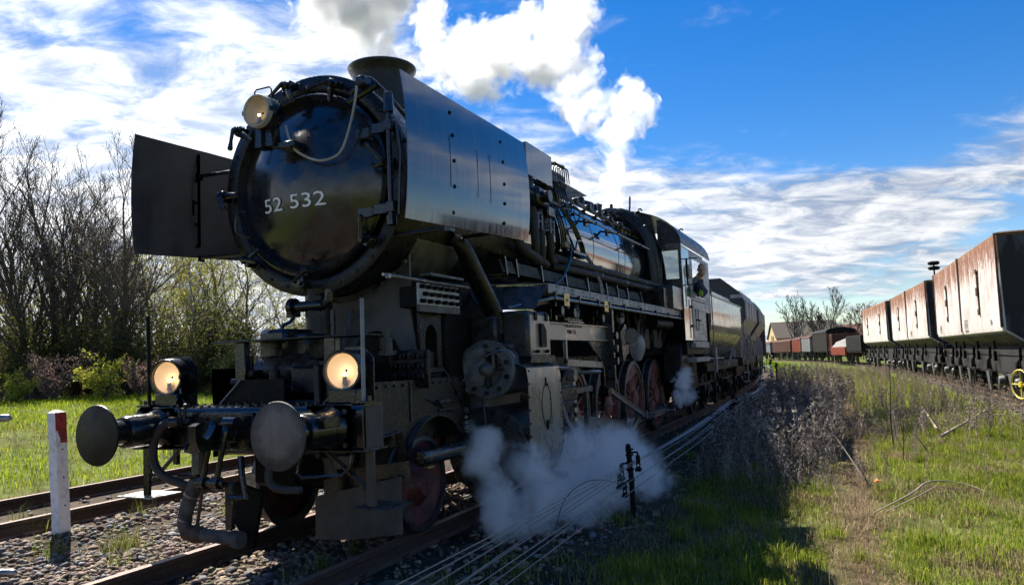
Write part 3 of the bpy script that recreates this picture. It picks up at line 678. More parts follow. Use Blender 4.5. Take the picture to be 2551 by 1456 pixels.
# pipe tangle before the cab
b = MB()
for k in range(9):
    y0 = 9.25+.14*k; x0 = .30+.07*(k % 4); pts = [(x0, y0-.2, 4.2), (x0+.15, y0+.15, 4.28), (.80+.03*k % .1, y0+.35, 3.95), (.98, y0+.45, 3.6), (1.04, y0+.5, 3.0), (1.02, y0+.5, 2.6)]
    b.tube(pts, .026+.012*(k % 3), 7, 4)
for k in range(7): b.lathe([(0, .05), (.09, .06), (.14, .035), (.2, .045), (.24, .01)], (.25+.1*k, 10.1+.05*(k % 2), 4.12-.05*k), (.2, 0, 1), 8)
b.box((.1, 10.2, 4.2), (.55, 10.5, 4.42), .04); b.tube([(.62, 10.3, 4.16), (.66, 10.32, 4.36), (.72, 10.32, 4.38), (.74, 10.32, 4.34)], .018, 6)
part(b, 'steam_fittings', 'soot')
b = MB(); b.lathe([(0, .13), (.12, .12), (.16, .09), (.30, .085), (.36, .10), (.40, .03)], (0, 9.9, 4.15), (0, 0, 1), 14); b.lathe([(0, .13), (.12, .12), (.16, .09), (.30, .085), (.36, .10), (.40, .03)], (-.3, 9.9, 4.12), (0, 0, 1), 14)
part(b, 'safety_valve', 'soot')

# handrail
b = MB(); b.tube([(1.15, 2.9, 3.43), (1.15, 9.2, 3.43)], .018, 8); hr = part(b, 'handrail', 'steel')
for y in (3.6, 5.95, 7.05, 8.55):
    b = MB(); b.tube([(.85, y, 3.50), (1.15, y, 3.43)], .017, 6); b.sph((1.15, y, 3.43), .032, 8); b.box((.98, y-.06, 3.40), (1.02, y+.06, 3.52), .006); b.build('stanchion', K['black'], hr)
# lagged steam pipes along the boiler side
for z, r in ((2.785, .047), (2.685, .047)):
    b = MB(); b.tube([(.99, 4.5, z-.02), (1.09, 4.9, z-.02), (1.10, 7.2, z), (1.10, 9.9, z+.03)], r, 10, 4)
    o = part(b, 'lagged_pipe', 'lag2')
    for y in (6.2, 7.6, 8.9): MB().cyl((1.10, y, z+.005), (1.10, y+.035, z+.005), r+.005, n=10).build('pipe_clip', K['steel'], o)
# cooling coil: six thin tubes on brackets
for k in range(6):
    b = MB(); z = 2.44+.024*k; b.tube([(1.12-.008*k, 2.66, z), (1.12-.008*k, 8.7, z)], .0085, 6); part(b, 'coil_tube', 'grey2')
for y in (2.7, 3.0, 3.75, 4.6, 5.5, 6.4, 7.0, 7.6, 8.5):
    b = MB(); b.prism([(.80, 2.42), (1.15, 2.40), (1.13, 2.60), (.95, 2.66)], (0, y, 0), (1, 0, 0), (0, 0, 1), (0, .03, 0)); part(b, 'coil_bracket', 'black')
# sand pipes bundled over the boiler
def on_boiler(y0, y1, a0, a1, r, n=12):
    t = np.linspace(0, 1, n); a = R(a0)+(R(a1)-R(a0))*t; return np.stack([r*np.cos(a), y0+(y1-y0)*t, CZ+r*np.sin(a)], -1)
for k in range(4):
    b = MB(); p = on_boiler(4.62+.05*k, 4.98+.05*k, 50, -12, .985+.01*(k % 2), 10); q = [(1.02, 4.93+.05*k, 2.8), (1.06, 4.75+.06*k, 2.55), (1.1, 4.55+.08*k, 2.36)]
    b.tube(np.concatenate([p, q]), .016, 6); part(b, 'sand_pipe', 'black')
for k in range(3):
    b = MB(); p = on_boiler(4.75+.05*k, 5.75+.05*k, 36, -10, 1.0+.01*k, 10); q = [(1.10, 5.93+.05*k, 2.78), (1.16, 5.98+.05*k, 2.55), (1.17, 5.99+.05*k, 2.36)]
    b.tube(np.concatenate([p, q]), .015, 6); part(b, 'sand_pipe', 'black')
b = MB(); b.box((1.0, 4.86, 2.96), (1.06, 5.12, 3.04), .006); part(b, 'pipe_clamp', 'brass2')
b = MB(); b.tube([(1.13, 4.88, 2.98), (1.16, 4.7, 2.75), (1.2, 4.3, 2.5), (1.2, 4.0, 2.38)], .02, 7, 4); part(b, 'sand_pipe', 'black')
# oil pump shelf with its row of feed pipes
b = MB(); b.box((.62, 4.70, 3.80), (1.10, 5.75, 3.812)); shelf = part(b, 'oil_pump_shelf', 'black')
b = MB(); b.box((.80, 4.55, 3.815), (1.0, 5.15, 3.93), .015); b.box((.84, 4.7, 3.93), (.98, 5.2, 3.99), .02); b.tube([(.8, 4.4, 3.97), (.95, 4.5, 4.06), (1.05, 4.95, 4.06)], .022, 6); b.build('oil_pump', K['black'], shelf)
for k in range(6):
    y = 4.72+.085*k
    b = MB(); b.tube([(.93, y, 3.9), (.93, y, 4.06), (.97, y+.02, 4.09), (1.03, y+.03, 4.06), (1.04, y+.04, 3.86)], .009, 5, 3); b.build('feed_pipe', K['black'], shelf)
    b = MB(); b.tube([(.98, y, 3.8), (1.0, y+.03, 3.68), (1.0, y+.06, 3.6), (.98, y+.12, 3.52)], .012, 5, 3); b.build('feed_pipe', K['black'], shelf)
# feed valve, its thick pipes and hand wheels
b = MB(); b.box((1.0, 3.55, 3.30), (1.22, 3.85, 3.52), .03); b.cyl((1.05, 3.6, 3.5), (1.05, 3.6, 3.72), .09, .07, n=12); b.cyl((.98, 3.72, 3.41), (1.3, 3.72, 3.41), .075, n=12)
b.box((1.0, 3.95, 3.22), (1.18, 4.2, 3.36), .02); b.cyl((1.08, 4.1, 3.1), (1.08, 4.1, 3.5), .06, n=10)
for z in (3.1, 3.3, 3.2): b.cyl((1.1, 3.7, z), (1.1, 3.7, z+.03), .085, n=8); b.cyl((1.1, 4.1, z-.05), (1.1, 4.1, z-.02), .085, n=8)
for dx in (-.06, .06):
    for y in (3.64, 3.76, 4.04, 4.16): b.cyl((1.1+dx, y, 3.02), (1.1+dx, y, 3.2), .014, n=6)
part(b, 'feed_valve', 'black')
for y, zb in ((3.62, 2.74), (3.82, 2.7), (4.12, 2.76)):
    b = MB(); b.tube([(1.1, y, 3.28), (1.12, y, 3.0), (1.11, y+.03, 2.85), (1.06, y+.15, zb), (1.0, y+.45, zb-.03)], .05, 10, 4); part(b, 'feed_pipe', 'lag2')
b = MB(); b.tube([(1.0, 3.25, 2.98), (1.06, 3.35, 2.78), (1.08, 3.7, 2.70), (1.0, 4.2, 2.68)], .055, 10, 4); part(b, 'feed_pipe', 'lag2')
def handwheel(c, ax, r, m_, parent=None, nsp=5, tr=.011, name='handwheel'):
    b = MB(); d = unit(ax); e1, e2 = frame_of(d); c = np.array(c, float); t = np.linspace(0, 2*PI, 22)
    b.tube([c+r*(math.cos(a)*e1+math.sin(a)*e2) for a in t], tr, 6)
    for a in np.linspace(0, 2*PI, nsp, endpoint=False): b.tube([c-d*.01, c+r*(math.cos(a)*e1+math.sin(a)*e2)], tr*.75, 5)
    b.cyl(c-d*.03, c+d*.03, r*.2, n=8); b.tube([c, c-d*.25], tr, 6)
    return part(b, name, m_, parent)
handwheel((1.24, 4.42, 3.42), (.85, -.5, 0), .105, 'black'); handwheel((1.24, 4.72, 3.36), (.85, -.5, 0), .105, 'black')
b = MB(); b.tube([(1.03, 5.35, 2.96), (1.05, 5.38, 3.1), (1.05, 5.6, 3.12), (1.04, 5.72, 3.0), (1.05, 5.7, 2.9), (1.06, 5.3, 2.86)], .014, 6, 3); b.box((1.0, 4.95, 2.88), (1.14, 5.5, 2.93), .01); part(b, 'pipe_hanger', 'black')

# ---- running board
b = MB(); b.box((.80, 3.32, 2.325), (1.362, 11.42, 2.337)); b.prism([(1.362, 3.32), (.80, 3.32), (.80, 2.95)], (0, 0, 2.325), (1, 0, 0), (0, 1, 0), (0, 0, .012)); rb = part(b, 'running_board', 'black')
b = MB(); b.box((1.362, 3.32, 2.23), (1.374, 11.42, 2.34), .002); b.build('edge_angle', K['grey'], rb)
b = MB(); b.sheet([[(1.36, 3.32, 2.31), (.82, 2.92, 2.31)], [(1.30, 3.05, 2.04), (.82, 2.75, 2.04)]], (0, .012, 0)); b.build('slanted_plate', K['dusty'], rb)
b = MB(); y = 3.55
while y < 11.3:
    for dz, dy in ((2.31, 0), (2.262, 0)): b.box((1.373, y, dz-.008), (1.380, y+.03, dz+.008))
    if int(y*10) % 3 == 0: b.box((1.373, y+.12, 2.254), (1.380, y+.15, 2.270))
    y += random.choice((.28, .42, .5))
b.build('bolt_heads', K['char'], rb, kind='stuff')
b = MB(); b.tube([(1.05, 2.9, 2.06), (1.25, 3.15, 2.12), (1.38, 3.40, 2.175), (1.385, 3.6, 2.18), (1.385, 11.2, 2.18)], .021, 8); o = part(b, 'air_pipe', 'steel')
for y in (3.45, 4.3, 5.1, 5.6, 6.4, 7.4, 8.4, 9.4, 10.4): MB().box((1.36, y, 2.155), (1.41, y+.03, 2.25), .004).build('pipe_clip', K['black'], o)
for y in (3.82, 5.43):
    b = MB(); b.box((1.405, y-.09, 2.10), (1.412, y+.09, 2.25), .002); o = part(b, 'brass_tag', 'brass')
    w = MB(); w.box((1.412, y-.03, 2.155), (1.4135, y+.03, 2.185)); w.build('tag_print', K['char'], o)
# hanging lamps and cocks under the board
for y in (4.7, 6.85):
    b = MB(); b.lathe([(0, .055), (-.06, .06), (-.07, .075), (-.09, .07)], (1.2, y, 2.17), (0, 0, 1), 12); o = part(b, 'inspection_lamp', 'black'); g = MB(); g.sph((1.2, y, 2.05), .062, 12, (1, 1, 1.2)); g.build('lamp_globe', K['grey'], o)
for y, z in ((4.35, 2.05), (5.55, 2.02), (3.9, 2.06)):
    b = MB(); b.cyl((1.2, y, z), (1.32, y, z), .055, n=12); b.box((1.18, y-.03, z-.12), (1.24, y+.03, z+.12), .01); o = part(b, 'air_cock', 'black'); MB().cyl((1.318, y, z), (1.326, y, z), .048, n=12).build('cock_face', K['grey'], o)
b = MB(); b.box((1.22, 4.15, 1.925), (1.3, 4.75, 1.95), .004)
for y in np.linspace(4.18, 4.7, 6): b.cyl((1.27, y, 1.95), (1.27, y, 1.98), .018, n=6); b.cyl((1.27, y, 1.90), (1.27, y, 1.87), .018, n=6)
part(b, 'bolted_joint', 'black')

# ---- cylinders (right and left)
cyl_b = MB(); cyl_b.cyl((1.02, 2.34, .60), (1.02, 3.35, .60), .43, n=40)
sheet_b = MB()
def ring_at(y): 
    pts = [(1.02, 1.46), (1.36, 1.45), (1.455, 1.41), (1.47, 1.3), (1.47, .72)]+[(1.02+.45*math.cos(a), .60+.45*math.sin(a)) for a in np.linspace(.2, -1.35, 8)]
    return [(x, y, z) for x, z in pts]
sheet_b.sheet([ring_at(2.38), ring_at(3.32)], None)
cov = MB(); cov.lathe([(0, .40), (-.03, .44), (-.06, .44), (-.075, .30), (-.10, .12), (-.14, .10)], (1.02, 2.38, .60), (0, 1, 0), 36)
for a in np.linspace(0, 2*PI, 14, endpoint=False): cov.cyl((1.02+.40*math.cos(a), 2.33, .60+.40*math.sin(a)), (1.02+.40*math.cos(a), 2.285, .60+.40*math.sin(a)), .024, n=6)
chest = MB(); chest.cyl((1.05, 2.42, 1.41), (1.05, 3.42, 1.41), .27, n=32); chest.cyl((1.05, 3.36, 1.41), (1.05, 3.44, 1.41), .285, n=28); chest.cyl((1.05, 2.50, 1.41), (1.05, 2.56, 1.41), .265, n=30)
lid = MB(); lid.lathe([(.14, .27), (.02, .300), (-.02, .300), (-.03, .288), (-.03, .185), (.06, .17), (.06, .075), (-.03, .068), (-.09, .058), (-.14, .02)], (1.04, 2.37, 1.41), (0, 1, 0), 36)
lidb = MB()
for i, a in enumerate(np.linspace(0, 2*PI, 10, endpoint=False)+.3): lidb.cyl((1.04+.238*math.cos(a), 2.35, 1.41+.238*math.sin(a)), (1.04+.238*math.cos(a), 2.312, 1.41+.238*math.sin(a)), .026, n=6)
lidb.box((1.04, 2.32, 1.21), (1.06, 2.42, 1.33), .004); lidb.box((1.13, 2.33, 1.40), (1.24, 2.40, 1.42), .004); lidb.box((1.04, 2.33, 1.5), (1.06, 2.40, 1.6), .004)
lump_b = MB(); lump_b.lathe([(-.06, .02), (-.05, .12), (.0, .205), (.06, .225), (.40, .23)], (.80, 2.36, 1.36), (0, 1, 0), 26); lump_b.sph((.82, 2.46, 1.43), .27, 20, (1.0, .55, .85)); lump_b.box((.55, 2.45, .25), (1.0, 3.3, 1.5), .04)
lump_b.tube([(.76, 2.40, 1.20), (.80, 2.38, 1.50), (1.0, 2.42, 1.62)], .10, 10, 4)
for s in (1, -1):
    F_ = (lambda q: q) if s > 0 else (lambda q: q.mirror())
    o = part(F_(cyl_b), 'cylinder', 'soot'); F_(sheet_b).build('cladding_sheet', K['sheet'], o); F_(cov).build('cylinder_cover', K['dusty'], o); F_(chest).build('valve_chest', K['chest'], o); F_(lid).build('valve_cover', K['chest'], o); F_(lidb).build('cover_bolts', K['dusty'], o, kind='stuff'); F_(lump_b).build('steam_chest_casting', K['chest'], o)
    b = MB()
    for y in (2.40, 3.30):
        for z in np.linspace(.6, 1.38, 7): b.cyl((1.468, y, z), (1.482, y, z), .011, n=6)
    for x in np.linspace(1.08, 1.42, 5): b.cyl((x, 2.385, 1.45), (x, 2.37, 1.45), .01, n=6)
    F_(b).build('sheet_rivets', K['char'], o, kind='stuff')
    if s > 0:
        t = np.linspace(0, 2*PI, 26); b = MB(); b.tube([(1.472, 2.86+.13*math.cos(a), 1.01+.215*math.sin(a)) for a in t], .004, 5); b.box((1.47, 2.84, 1.21), (1.485, 2.90, 1.24), .003); b.box((1.47, 2.84, .76), (1.485, 2.88, .86), .003); b.box((1.47, 2.845, 1.23), (1.478, 2.875, 1.30)); b.build('inspection_lid', K['char'], o)
        b = MB(); b.tube([(.92, 2.30, 1.48), (1.0, 2.26, 1.50), (1.15, 2.28, 1.58), (1.27, 2.36, 1.60), (1.33, 2.4, 1.52)], .006, 5, 4); part(b, 'thin_pipe', 'steel')
        b = MB(); b.tube([(1.02, 2.30, 1.17), (1.03, 2.27, 1.0), (1.06, 2.26, .72)], .010, 6); part(b, 'drain_pipe', 'dusty')
        b = MB(); b.box((.80, 2.25, .98), (.84, 2.3, 1.04)); 
        for z in np.linspace(.72, .98, 6): b.cyl((.82, 2.27, z), (.82, 2.27, z+.03), .022, n=8)
        part(b, 'relief_valve', 'steel')
# drain cocks under the cylinder
for y in (2.5, 3.2):
    b = MB(); b.cyl((1.05, y, .18), (1.05, y, .08), .035, n=8); b.tube([(1.05, y, .10), (1.12, y-.1, .02), (1.15, y-.25, -.02)], .02, 6); part(b, 'drain_cock', 'soot')
b = MB(); b.box((1.0, 2.9, .18), (1.45, 3.5, .24), .02); part(b, 'step_bracket', 'black')
# boxes over the cylinder
b = MB(); b.box((1.10, 2.60, 1.49), (1.40, 3.24, 2.005), .03); lub = part(b, 'relay_box', 'dusty')
b = MB(); b.box((1.395, 2.64, 1.54), (1.412, 3.20, 1.96), .006); b.build('box_door', K['sheet'], lub)
b = MB()
for y in (2.75, 3.06): b.box((1.405, y, 1.90), (1.428, y+.07, 1.985), .006)
for y in (2.78, 3.06): b.cyl((1.405, y, 1.575), (1.45, y, 1.575), .018, n=8); b.box((1.41, y-.035, 1.56), (1.43, y+.035, 1.575), .003)
b.build('door_catches', K['char'], lub, kind='stuff')
b = MB(); b.prism([(2.88, 1.62), (3.03, 1.62), (3.03, 1.80), (2.95, 1.87), (2.88, 1.87)], (1.405, 0, 0), (0, 1, 0), (0, 0, 1), (.035, 0, 0)); b.build('name_holder', K['char'], lub)
b = MB(); b.prism([(2.54, 1.46), (3.28, 1.46), (3.24, 1.53), (2.58, 1.53)], (1.30, 0, 0), (0, 1, 0), (0, 0, 1), (.14, 0, 0)); b.build('box_base', K['soot'], lub)
b = MB(); b.box((.80, 2.46, 1.62), (1.10, 3.0, 1.955), .025); b.box((1.08, 2.36, 1.60), (1.30, 2.48, 1.66), .01); b.cyl((1.10, 2.38, 1.42), (1.10, 2.38, 1.6), .04, n=8); part(b, 'lubricator', 'dusty')
b = MB(); b.tube([(.80, 2.5, 2.22), (.88, 2.5, 2.10), (1.02, 2.55, 2.09), (1.08, 2.6, 2.0)], .022, 8, 4); part(b, 'oil_pipe', 'black')
# bolted panel under the smokebox
b = MB(); b.box((.935, 1.18, 2.02), (.95, 1.97, 2.215), .003); pan = part(b, 'bolt_panel', 'palegrey'); b = MB(); b.box((.93, 1.18, 1.955), (.955, 1.97, 2.018), .004); b.build('panel_flange', K['dusty'], pan)
for z, ys in ((2.185, np.linspace(1.23, 1.92, 7)), (2.12, np.linspace(1.28, 1.90, 6)), (2.055, np.linspace(1.23, 1.90, 6))):
    for y in ys: MB().cyl((.945, y, z), (1.0, y, z-.004), .022, n=6).build('bolt', K['char'], pan)
b = MB(); b.box((.74, 1.20, 2.0), (.935, 1.95, 2.19), .01); part(b, 'panel_box', 'char')
b = MB(); b.tube([(.97, .60, 2.235), (.97, 2.15, 2.235)], .014, 8); b.box((.95, .66, 2.21), (.985, .70, 2.25), .003); part(b, 'pull_rod', 'steel')
b = MB(); b.box((.90, 1.3, 2.28), (1.02, 1.95, 2.31), .005); part(b, 'ledge', 'dusty')
# outside steam pipe from smokebox to cylinder
b = MB(); b.tube([(.90, 1.95, 2.72), (.97, 2.05, 2.62), (1.0, 2.30, 2.32), (1.02, 2.58, 2.02), (1.03, 2.68, 1.8)], [.06, .085, .095, .10, .11], 16, 5); part(b, 'steam_pipe', 'soot')
b = MB(); b.tube([(-.84, 2.0, 2.62), (-.93, 2.12, 2.52), (-1.0, 2.35, 2.3), (-1.02, 2.62, 2.0), (-1.03, 2.75, 1.7)], .12, 12, 5); part(b, 'steam_pipe', 'soot')

# ---- frames, saddle and front platform
for s in (-1, 1):
    b = MB(); b.box((s*.50, .27, .78), (s*.56, 11.5, 1.52), .01); part(b, 'main_frame', 'soot')
b = MB(); b.box((-.80, 1.95, 1.30), (.80, 3.2, 2.35), .03); part(b, 'cylinder_saddle', 'char')
b = MB(); b.box((-.5, 3.2, 1.1), (.5, 11.4, 1.5)); b.box((-.60, 8.6, .55), (.60, 11.3, 1.5), .03); b.box((-.9, 8.6, 1.48), (.9, 11.3, 2.35), .03); part(b, 'ash_pan', 'darkin')
b = MB()
arch = [(.10+.27*(1-math.cos(a)), 1.56+.26*math.sin(a)) for a in np.linspace(0, PI, 12)]
top = [(x, CZ-math.sqrt(1.0-x*x)+.01) for x in np.linspace(.76, -.30, 14)]
pl = [(-.30, 1.25), (.10, 1.25)]+arch+[(.64, 1.25), (.80, 1.25), (.80, 1.60), (.76, 1.95)]+top
b.prism(pl, (0, 1.36, 0), (1, 0, 0), (0, 0, 1), (0, .03, 0)); sad = part(b, 'smokebox_saddle', 'saddle')
b = MB(); b.sheet([[(x, 1.36+.9*t, CZ-math.sqrt(1-x*x)-.02) for x in np.linspace(-.85, .85, 17)] for t in (0, 1)], (0, 0, .03)); b.sheet([[(x*.8, 1.345, CZ-math.sqrt(1-x*x)-.06+q) for x in np.linspace(-.85, .85, 17)] for q in (0, .05)], (0, -.012, 0)); b.build('saddle_flange', K['saddle'], sad)
b = MB()
for a in np.linspace(R(-135), R(-45), 12): b.cyl((1.045*math.cos(a), 1.33, CZ+1.045*math.sin(a)), (1.045*math.cos(a), 1.30, CZ+1.045*math.sin(a)), .022, n=6)
b.build('saddle_bolts', K['saddle'], sad, kind='stuff')
for s in (-1, 1):
    b = MB(); b.prism([(.62, .80), (2.40, .80), (2.40, 1.30), (.62, 1.30)], (s*.78, 0, 0), (0, 1, 0), (0, 0, 1), (s*.03, 0, 0)); part(b, 'side_casting', 'soot')
b = MB(); b.box((-.52, .30, .80), (.80, 1.36, 1.24), .02); b.box((-.5, .6, 1.24), (.5, 1.3, 1.36), .02); part(b, 'front_frame', 'soot')
b = MB(); b.box((.60, .75, .95), (.84, 2.2, 1.30), .02); b.box((.62, 1.55, 1.28), (.80, 1.85, 1.62), .02)
for z in (1.0, 1.08, 1.16, 1.24):
    for y in np.arange(.85, 2.1, .16): b.cyl((.83, y, z), (.862, y, z), .018, n=6)
b.box((.84, 1.42, .96), (.86, 1.46, 1.28), .004); b.box((.84, .80, 1.255), (.90, 2.1, 1.28), .004); b.tube([(.86, 1.0, 1.2), (.92, 1.3, 1.18), (.93, 1.7, 1.05), (.9, 2.1, 1.0)], .014, 6, 4); b.tube([(.88, 1.75, 1.42), (.93, 1.8, 1.3), (.93, 2.0, 1.1)], .012, 6, 4); b.box((.86, 1.5, 1.05), (.95, 1.8, 1.08), .006)
part(b, 'cylinder_front_casing', 'soot')
b = MB()
ov = [(1.60+.11*math.cos(a), 1.72+.14*math.sin(a)) for a in np.linspace(0, PI, 10)]
b.prism([(1.40, 1.46), (1.49, 1.46)]+ov[::-1]+[(1.71, 1.46), (1.80, 1.46), (1.80, 1.96), (1.40, 1.96)], (.80, 0, 0), (0, 1, 0), (0, 0, 1), (.03, 0, 0)); b.box((.80, 1.40, 1.40), (.86, 1.80, 1.46), .01)
part(b, 'saddle_side_web', 'soot')
b = MB()
for k in range(3):
    for j in range(4): b.box((.66+.09*j, 1.15, 1.36+.09*k), (.72+.09*j, 1.19, 1.42+.09*k), .008); b.cyl((.69+.09*j, 1.15, 1.39+.09*k), (.69+.09*j, 1.12, 1.39+.09*k), .018, n=6)
b.box((.62, 1.19, 1.28), (1.02, 1.24, 1.62), .01); part(b, 'bolted_bracket', 'soot')
b = MB(); b.cyl((.66, 1.1, 1.62), (.66, 1.1, 1.74), .06, n=10); b.cyl((.66, 1.1, 1.58), (.66, 1.1, 1.62), .10, n=10); b.cyl((.66, 1.1, 1.74), (.66, 1.1, 1.80), .035, n=8); part(b, 'spring_hanger', 'dusty')
b = MB(); t = np.linspace(R(160), R(38), 12); ar = [(1.40+.56*math.cos(a), .50+.53*math.sin(a)) for a in t]
b.prism([(.32, 1.36), (.32, .93), (.62, .93), (.80, .95)]+ar+[(1.98, .80), (1.98, 1.36)], (.915, 0, 0), (0, 1, 0), (0, 0, 1), (.012, 0, 0)); wg_ = part(b, 'wheel_guard', 'soot')
b = MB(); lip = [(.32, .93), (.62, .93), (.80, .95)]+ar
b.sheet([[(.90, y, z) for y, z in lip], [(.985, y, z-.006) for y, z in lip]], (0, 0, .008)); b.build('guard_lip', K['dusty'], wg_)
b = MB()
for y in np.arange(.40, 1.95, .13):
    for z in (1.32,): b.cyl((.925, y, z), (.945, y, z), .013, n=6)
b.box((.925, 1.02, 1.0), (.94, 1.05, 1.35), .003); b.box((.925, 1.5, 1.12), (.97, 1.78, 1.16), .01); b.build('guard_bolts', K['dusty'], wg_, kind='stuff')
b = MB(); b.lathe([(0, .055), (.012, .070), (.9, .074), (.92, .074)], (1.05, .94, .705), (0, 1, -.01), 24); tr_ = part(b, 'piston_tail_rod', 'black')
b = MB(); b.box((.93, 1.84, .58), (1.17, 1.90, .83), .012); b.cyl((1.05, 1.88, .70), (1.05, 2.34, .68), .12, .16, n=20)
for dx in (-.09, .09):
    for dz in (-.09, .09): b.cyl((1.05+dx, 1.845, .705+dz), (1.05+dx, 1.80, .705+dz), .018, n=6)
b.build('tail_rod_flange', K['soot'], tr_)
b = MB(); b.box((1.03, 1.05, .608), (1.08, 1.16, .622), .002); b.build('tail_tag', K['brass'], tr_)
# front footboard, its posts and gussets
b = MB(); b.box((-.58, .28, 1.735), (.95, .60, 1.75), .004); fbd = part(b, 'footboard', 'soot')
for x in (-.31, .62):
    b = MB(); b.box((x-.055, .33, 1.24), (x+.055, .40, 1.735), .006); b.build('board_post', K['black'], fbd)
for x0, x1, xs in ((-.42, -.20, -.10), (.66, .90, 1.0)):
    b = MB(); b.prism([(x0, 1.235), (x1, 1.42), (x1+.45 if x1 < 0 else x1, 1.42), (x1+.45 if x1 < 0 else x1, 1.235)], (0, .22, 0), (1, 0, 0), (0, 0, 1), (0, .015, 0)); gp_ = part(b, 'gusset_plate', 'char'); b = MB(); b.prism([(x0, 1.235), (x1, 1.42), (x1+.012, 1.42), (x0+.016, 1.235)], (0, .205, 0), (1, 0, 0), (0, 0, 1), (0, .05, 0)); b.build('gusset_edge', K['grey'], gp_)
b = MB(); b.box((-.36, .60, 1.58), (-.05, 1.1, 1.85), .035); b.box((-.2, .7, 1.56), (.1, 1.2, 1.80), .02); part(b, 'front_box', 'black')
b = MB(); b.lathe([(0, .10), (.05, .15), (.55, .16), (.62, .10)], (-.42, .72, 1.47), (1, -.1, 0), 18); b.lathe([(.30, .165), (.33, .165)], (-.42, .72, 1.47), (1, -.1, 0), 18, False); part(b, 'air_tank', 'dusty')
b = MB(); b.cyl((-.30, .42, 1.27), (-.30, .42, 1.62), .045, n=10); b.box((-.38, .36, 1.44), (-.20, .50, 1.50), .01); b.cyl((-.02, .42, 1.27), (-.02, .42, 1.5), .05, n=10); b.box((.15, .4, 1.27), (.55, .7, 1.52), .03); b.cyl((-.42, .36, 1.40), (-.34, .36, 1.40), .035, n=10); b.box((-.15, .38, 1.30), (.2, .5, 1.36), .01); part(b, 'valve_block', 'soot')
b = MB(); b.cyl((-.04, 1.05, 1.60), (-.03, 1.05, 2.2), .125, n=18); o = part(b, 'exhaust_pipe', 'soot'); b = MB(); b.cyl((-.26, .95, 2.06), (.10, .95, 2.06), .05, n=10); b.cyl((-.27, .95, 2.06), (-.22, .95, 2.06), .085, n=14); b.tube([(.1, .95, 2.06), (.16, .95, 2.1), (.17, .95, 2.2)], .04, 8); b.tube([(-.22, .95, 2.0), (-.26, .93, 1.93), (-.34, .92, 1.90), (-.36, .92, 1.84)], .018, 6, 4); b.box((-.34, .96, 1.97), (-.2, 1.0, 2.05), .005); b.build('valve', K['black'], o)
b = MB(); b.tube([(.36, .75, 1.36), (.40, .95, 2.0)], .02, 6); b.box((.28, .8, 1.35), (.32, .83, 2.0), .004, None); part(b, 'brace_rod', 'dusty')

# ---- under the beam: coupling, hoses, steps, guards
b = MB(); b.box((-.09, -.03, .88), (.15, 0, 1.17), .006); cp = part(b, 'drawgear_plate', 'black')
b = MB()
for dx in (-.06, .12):
    for z in (.92, 1.13): b.cyl((dx, -.03, z), (dx, -.06, z), .022, n=6)
b.cyl((.03, -.03, 1.03), (.03, -.16, 1.03), .045, n=10); b.cyl((.03, -.1, 1.03), (.03, -.14, 1.03), .075, n=6); b.build('drawbar', K['black'], cp)
b = MB(); b.prism([(-.10, 1.08), (-.10, .98), (-.28, .90), (-.36, .90), (-.40, .98), (-.41, 1.10), (-.36, 1.12), (-.34, 1.02), (-.29, .99), (-.25, 1.02), (-.20, 1.09)], (-.05, 0, 0), (0, 1, 0), (0, 0, 1), (-.07, 0, 0)); b.build('hook', K['black'], cp)
b = MB()
for dx in (-.16, -.02):
    b.tube([(dx+.02, -.14, 1.10), (dx+.035, -.18, 1.02), (dx-.02, -.18, .80), (dx-.06, -.18, .65)], [.035, .028, .02, .03], 8, 3); b.cyl((dx-.09, -.18, .65), (dx-.02, -.18, .65), .05, n=12)
b.cyl((-.30, -.18, .65), (.0, -.18, .65), .03, n=10); b.cyl((-.02, -.14, 1.1), (.1, -.14, 1.1), .05, n=10); b.cyl((.04, -.14, 1.1), (.12, -.14, 1.1), .03, n=6); b.build('coupling_link', K['black'], cp)
b = MB(); b.box((-.02, -.16, .30), (.06, -.12, .66), .01); b.tube([(.13, -.14, .85), (.16, -.16, .70), (.20, -.16, .55), (.02, -.16, .54)], .025, 8); b.build('coupling_shackle', K['black'], cp)
b = MB(); b.tube([(-.60, -.05, 1.10), (-.67, -.12, 1.10), (-.76, -.14, 1.0), (-.79, -.14, .86), (-.75, -.14, .74), (-.63, -.13, .66), (-.50, -.11, .62), (-.42, -.08, .58)], .034, 10, 5); hz = part(b, 'brake_hose', 'rubber')
b = MB(); b.cyl((-.58, .0, 1.10), (-.58, -.09, 1.10), .05, n=10); b.cyl((-.66, -.1, 1.105), (-.60, -.06, 1.105), .045, n=10); b.box((-.66, -.07, 1.09), (-.49, -.01, 1.13), .008); b.tube([(-.56, -.07, 1.12), (-.58, -.08, 1.25)], .014, 6); b.tube([(-.53, -.06, 1.12), (-.50, -.08, 1.25)], .014, 6); b.build('hose_cock', K['black'], hz)
b = MB(); b.cyl((-.38, -.06, .70), (-.38, -.06, .90), .06, .045, n=12); b.cyl((-.38, -.06, .86), (-.38, -.06, .92), .075, n=8); b.tube([(-.52, -.05, .93), (-.50, -.08, .87), (-.42, -.08, .86)], .014, 6); b.tube([(-.32, -.05, .92), (-.30, -.1, .86), (-.32, -.1, .72)], .02, 6); b.tube([(-.90, -.02, .85), (-.91, -.06, .70), (-.88, -.06, .67), (-.45, -.06, .69), (-.38, -.06, .74)], .012, 6); part(b, 'heating_valve', 'black')
b = MB(); b.tube([(-.36, -.10, .66), (-.40, -.11, .56), (-.46, -.11, .42), (-.485, -.11, .32), (-.46, -.11, .25)], [.055, .058, .058, .055, .05], 12, 4); hh = part(b, 'heating_hose', 'lag')
for p0, p1 in (((-.40, -.11, .55), (-.408, -.11, .535)), ((-.475, -.11, .36), (-.48, -.11, .345))): MB().cyl(p0, p1, .062, n=12).build('hose_band', K['steel'], hh)
